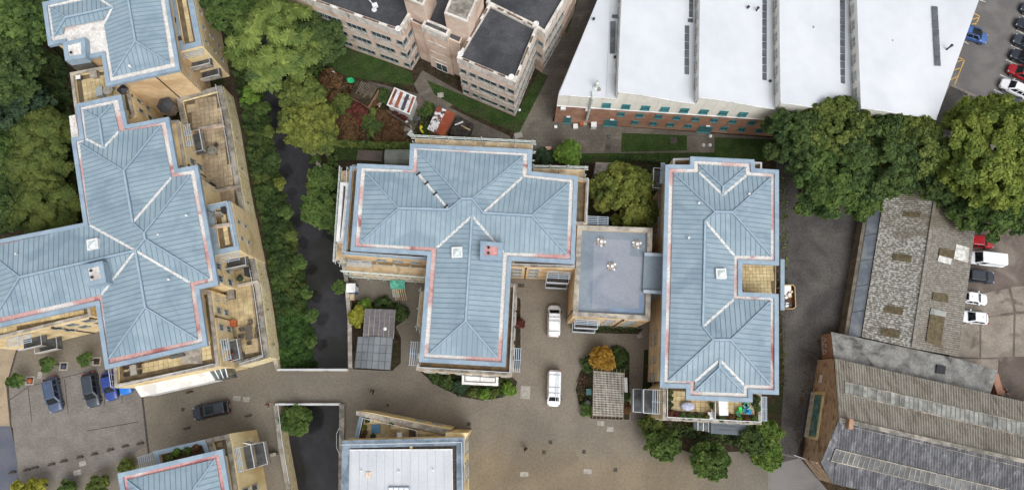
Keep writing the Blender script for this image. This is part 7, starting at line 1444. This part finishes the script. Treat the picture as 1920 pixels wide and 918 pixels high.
for k in range(14): a = pp[0].lerp(pp[1], (k+.05)/14); b = pp[0].lerp(pp[1], (k+.95)/14); MB().bar(a+Vector((0, -.5, -1.0)), b+Vector((0, -.5, -1.0)), .04, 1.7).build('fence_board', M['wood'], t)
# grey barrel-roofed store above the scaffold
a, b = P(721, 281, 2.2), P(770, 283, 2.2); t = thing('barrel_store', 'grey barrel-roofed store tucked above the scaffolding', 'store', (a.x, a.y, 0)); nseg = 8
for s in range(2):
    x0, x1 = a.x+(b.x-a.x+2)*s/2, a.x+(b.x-a.x+2)*(s+1)/2-.05; m = MB()
    for k in range(nseg+1): an = math.pi*k/nseg; y = a.y-.9+1.3*math.cos(an); z_ = 1.2+1.0*math.sin(an); m.v += [(x0, y, z_), (x1, y, z_)]
    for k in range(nseg): m.f.append((2*k, 2*k+1, 2*k+3, 2*k+2))
    m.f.append(tuple(range(0, 2*nseg+2, 2))); m.build('curved_roof', nmat('grey_green_sheet', c(128, 134, 126), c(112, 118, 112), .8, rough=.7), t)
MB().box(((a.x+b.x)/2+1, a.y-.9, .6), (b.x-a.x+1.9, 2.5, 1.2)).build('wall', M['coping_d'], t)
o = MB().prism(PL([(672, 281), (718, 283), (716, 303), (668, 300)], 0), 0, .05).build('concrete_pad', M['concrete_d']); tag(o, kind='structure'); o = MB().prism(PL([(1117, 304), (1150, 305), (1146, 328), (1114, 326)], 2.2), 0, 2.2).build('roof_slab', M['coping'], thing('low_store', 'grey flat-topped store above the yellow-green maple', 'store', P(1130, 316)))
def blob(name, label, cat, px, prof, sc, rz, mat, z=0):
    p = P(px[0], px[1], z+.4); t = thing(name, label, cat, (p.x, p.y, z)); o = MB().lathe((p.x, p.y, z), prof, 12).build('shell', mat, t, loc=(p.x, p.y, z), smooth=True); o.scale = sc; o.rotation_euler.z = rz; return t
bag = blob('builders_bag', 'white rubble bag standing near the brown bush', 'bag', (622, 140), [(.55, 0), (.62, .3), (.6, .7), (.5, .72), (.3, .35), (.05, .3)], (1, .9, 1), .3, M['white'])
def boat(label, a, b, wdt, mat, cat='kayak'):
    p, q = P(*a, .5), P(*b, .5); t = thing(cat, label, cat, (p.x, p.y, 0)); m = MB(); d = (q-p); L = d.length; d.normalize(); n = Vector((-d.y, d.x, 0)); K = 9
    for k in range(K):
        s = k/(K-1); w_ = wdt*math.sin(math.pi*min(max(s, .03), .97))**.6; c0 = p+d*(L*s)
        for y, z in ((-1, .35), (-.7, .12), (0, .05), (.7, .12), (1, .35), (.6, .42), (0, .3 if .3 < s < .65 else .46), (-.6, .42)): m.v.append(tuple(Vector((c0.x, c0.y, 0))+n*(w_*y)+Vector((0, 0, z))))
    for k in range(K-1):
        for j in range(8): m.f.append((k*8+j, k*8+(j+1) % 8, (k+1)*8+(j+1) % 8, (k+1)*8+j))
    m.f += [tuple(range(7, -1, -1)), tuple(range((K-1)*8, K*8))]; m.build('hull', mat, t, smooth=True)
boat('green rounded plastic boat beside the derelict greenhouse', (650, 147), (664, 152), .5, solid('green_plastic', 40, 170, 110, .5)); boat('yellow kayak on end near the red felt shed', (788, 234), (794, 249), .32, solid('yellow_plastic', 214, 200, 50, .5))
for i, (x, y, d, lb) in enumerate(((723, 177, (.8, .8, .5), 'yellow plastic play box beside the white container'), (716, 184, (.9, .6, .45), 'yellow plastic slide piece beside the white container'))):
    box_thing('play_box', lb, 'toy', (x, y), 0, d, .5*i, solid('yellow_plastic', 214, 200, 50, .5))
p = P(710, 191, .3); t = thing('round_planter', 'pale ring planter by the yellow toys', 'planter', (p.x, p.y, 0)); MB().lathe((p.x, p.y, 0), [(.5, 0), (.55, .4), (.4, .42), (.38, .2)], 14).build('bowl', M['mcover'], t)
# things by the warehouse wall
for i, (x, y, d, mt, lb) in enumerate(((1079, 237, (.6, .6, .5), M['white'], 'pale round drum by the warehouse wall'), (1090, 232, (.5, .5, .7), M['terracotta'], 'orange crate by the warehouse wall'), (1097, 232, (.45, .5, .7), M['coping'], 'pale crate by the warehouse wall'), (1113, 235, (.7, .7, 1.0), M['whitewall'], 'grey-white bin by the warehouse wall'), (1028, 280, (.75, .65, .6), solid('pink_box', 206, 160, 140), 'pinkish box by the slab path above the scaffolding'), (972, 254, (1.1, .8, .08), M['mcover'], 'pale board lying on the slab path corner'), (1042, 238, (.35, .35, .3), M['white'], 'small white tub at the warehouse corner'))):
    box_thing('yard_box', lb, 'box', (x, y), 0, d, .3 if i == 5 else 0, mt)
for i, (x, y) in enumerate(((1141, 256), (1332, 255), (1331, 272), (1319, 272))): p = P(x, y); tag(MB().lathe((p.x, p.y, 0), [(.3, 0), (.22, .16), (.05, .22)], 7).build('litter_heap', M['whitewall' if i else 'darkmetal']), ['grey heap of litter on the slab path', 'white scrap on the path by the teal door', 'lower white scrap on the path by the teal door', 'left white scrap on the path by the teal door'][i], 'litter')
for i, (x, y) in enumerate(((629, 75), (632, 83), (974, 207))): p = P(x, y, .8); t = thing('garden_lamp', ['upper white globe lamp at the office foot', 'lower white globe lamp at the office foot', 'white globe lamp at the office corner'][i], 'lamp', (p.x, p.y, 0), 'globe lamps'); MB().tube((p.x, p.y, 0), (p.x, p.y, .8), .04).build('post', M['darkmetal'], t); MB().lathe((p.x, p.y, .78), [(.08, 0), (.2, .12), (.2, .25), (.08, .36), (.01, .38)], 10).build('globe', M['white'], t)
p = P(1887, 734, .5); t = thing('rubble_heap', 'small heap of red rubble at the open end of the factory lean-to', 'rubble', (p.x, p.y, .03))
for k in range(8): MB().box((p.x+random.uniform(-.5, .5), p.y+random.uniform(-.3, .3), .15+.1*random.random()), (.35, .25, .2), random.random()*3).build('rubble_piece', M['brick' if k % 2 else 'darkmetal'], t)
a, b = P(1482, 851, 0), P(1508, 860, 0); t = thing('yard_gate', 'thin metal barrier gate at the factory corner', 'gate', (a.x, a.y, 0)); railing(t, [a, b], .02, 1.1, 1.2)

# clutter in the overgrown gardens: planks, sheets and frames, each lying where it was dropped
for i, (x, y, lx, ly, rz, mt, lb) in enumerate(((756, 232, 1.6, .3, .6, 'whitewall', 'pale plank lying below the white container'), (764, 240, 1.2, .8, .2, 'coping', 'grey sheet lying below the white container'), (744, 238, 1.4, .25, -.4, 'wood', 'weathered plank among the red and green bushes'), (770, 250, .9, .7, .9, 'white', 'white board at the lower end of the garden'), (708, 205, 1.5, .2, 1.1, 'board', 'pale batten by the olive bush'), (782, 222, 1.0, .6, .3, 'darkmetal', 'dark sheet beside the red felt shed'), (862, 238, 1.3, .2, .4, 'whitewall', 'pale batten on the collapsed shed'), (874, 246, 1.5, .2, -.5, 'board', 'broken batten at the edge of the collapsed shed'), (640, 165, 1.2, .2, .7, 'twig', 'grey branch on the bare soil by the green boat'), (826, 178, .9, .7, .1, 'mcover', 'pale slab on the lawn by the office path'))):
    p = P(x, y, .3); z0 = .25 if i not in (6, 7) else 1.68
    m = MB(); m.box((p.x, p.y, z0), (lx, ly, .06), rz, .05, .04); m.box((p.x, p.y, z0-.09), (lx*.25, ly*1.15, .1), rz); m.box((p.x, p.y, z0-.2), (lx*.15, ly*.9, .12), rz); tag(m.build('garden_scrap', M[mt]), lb, 'scrap', 'scrap in the gardens')
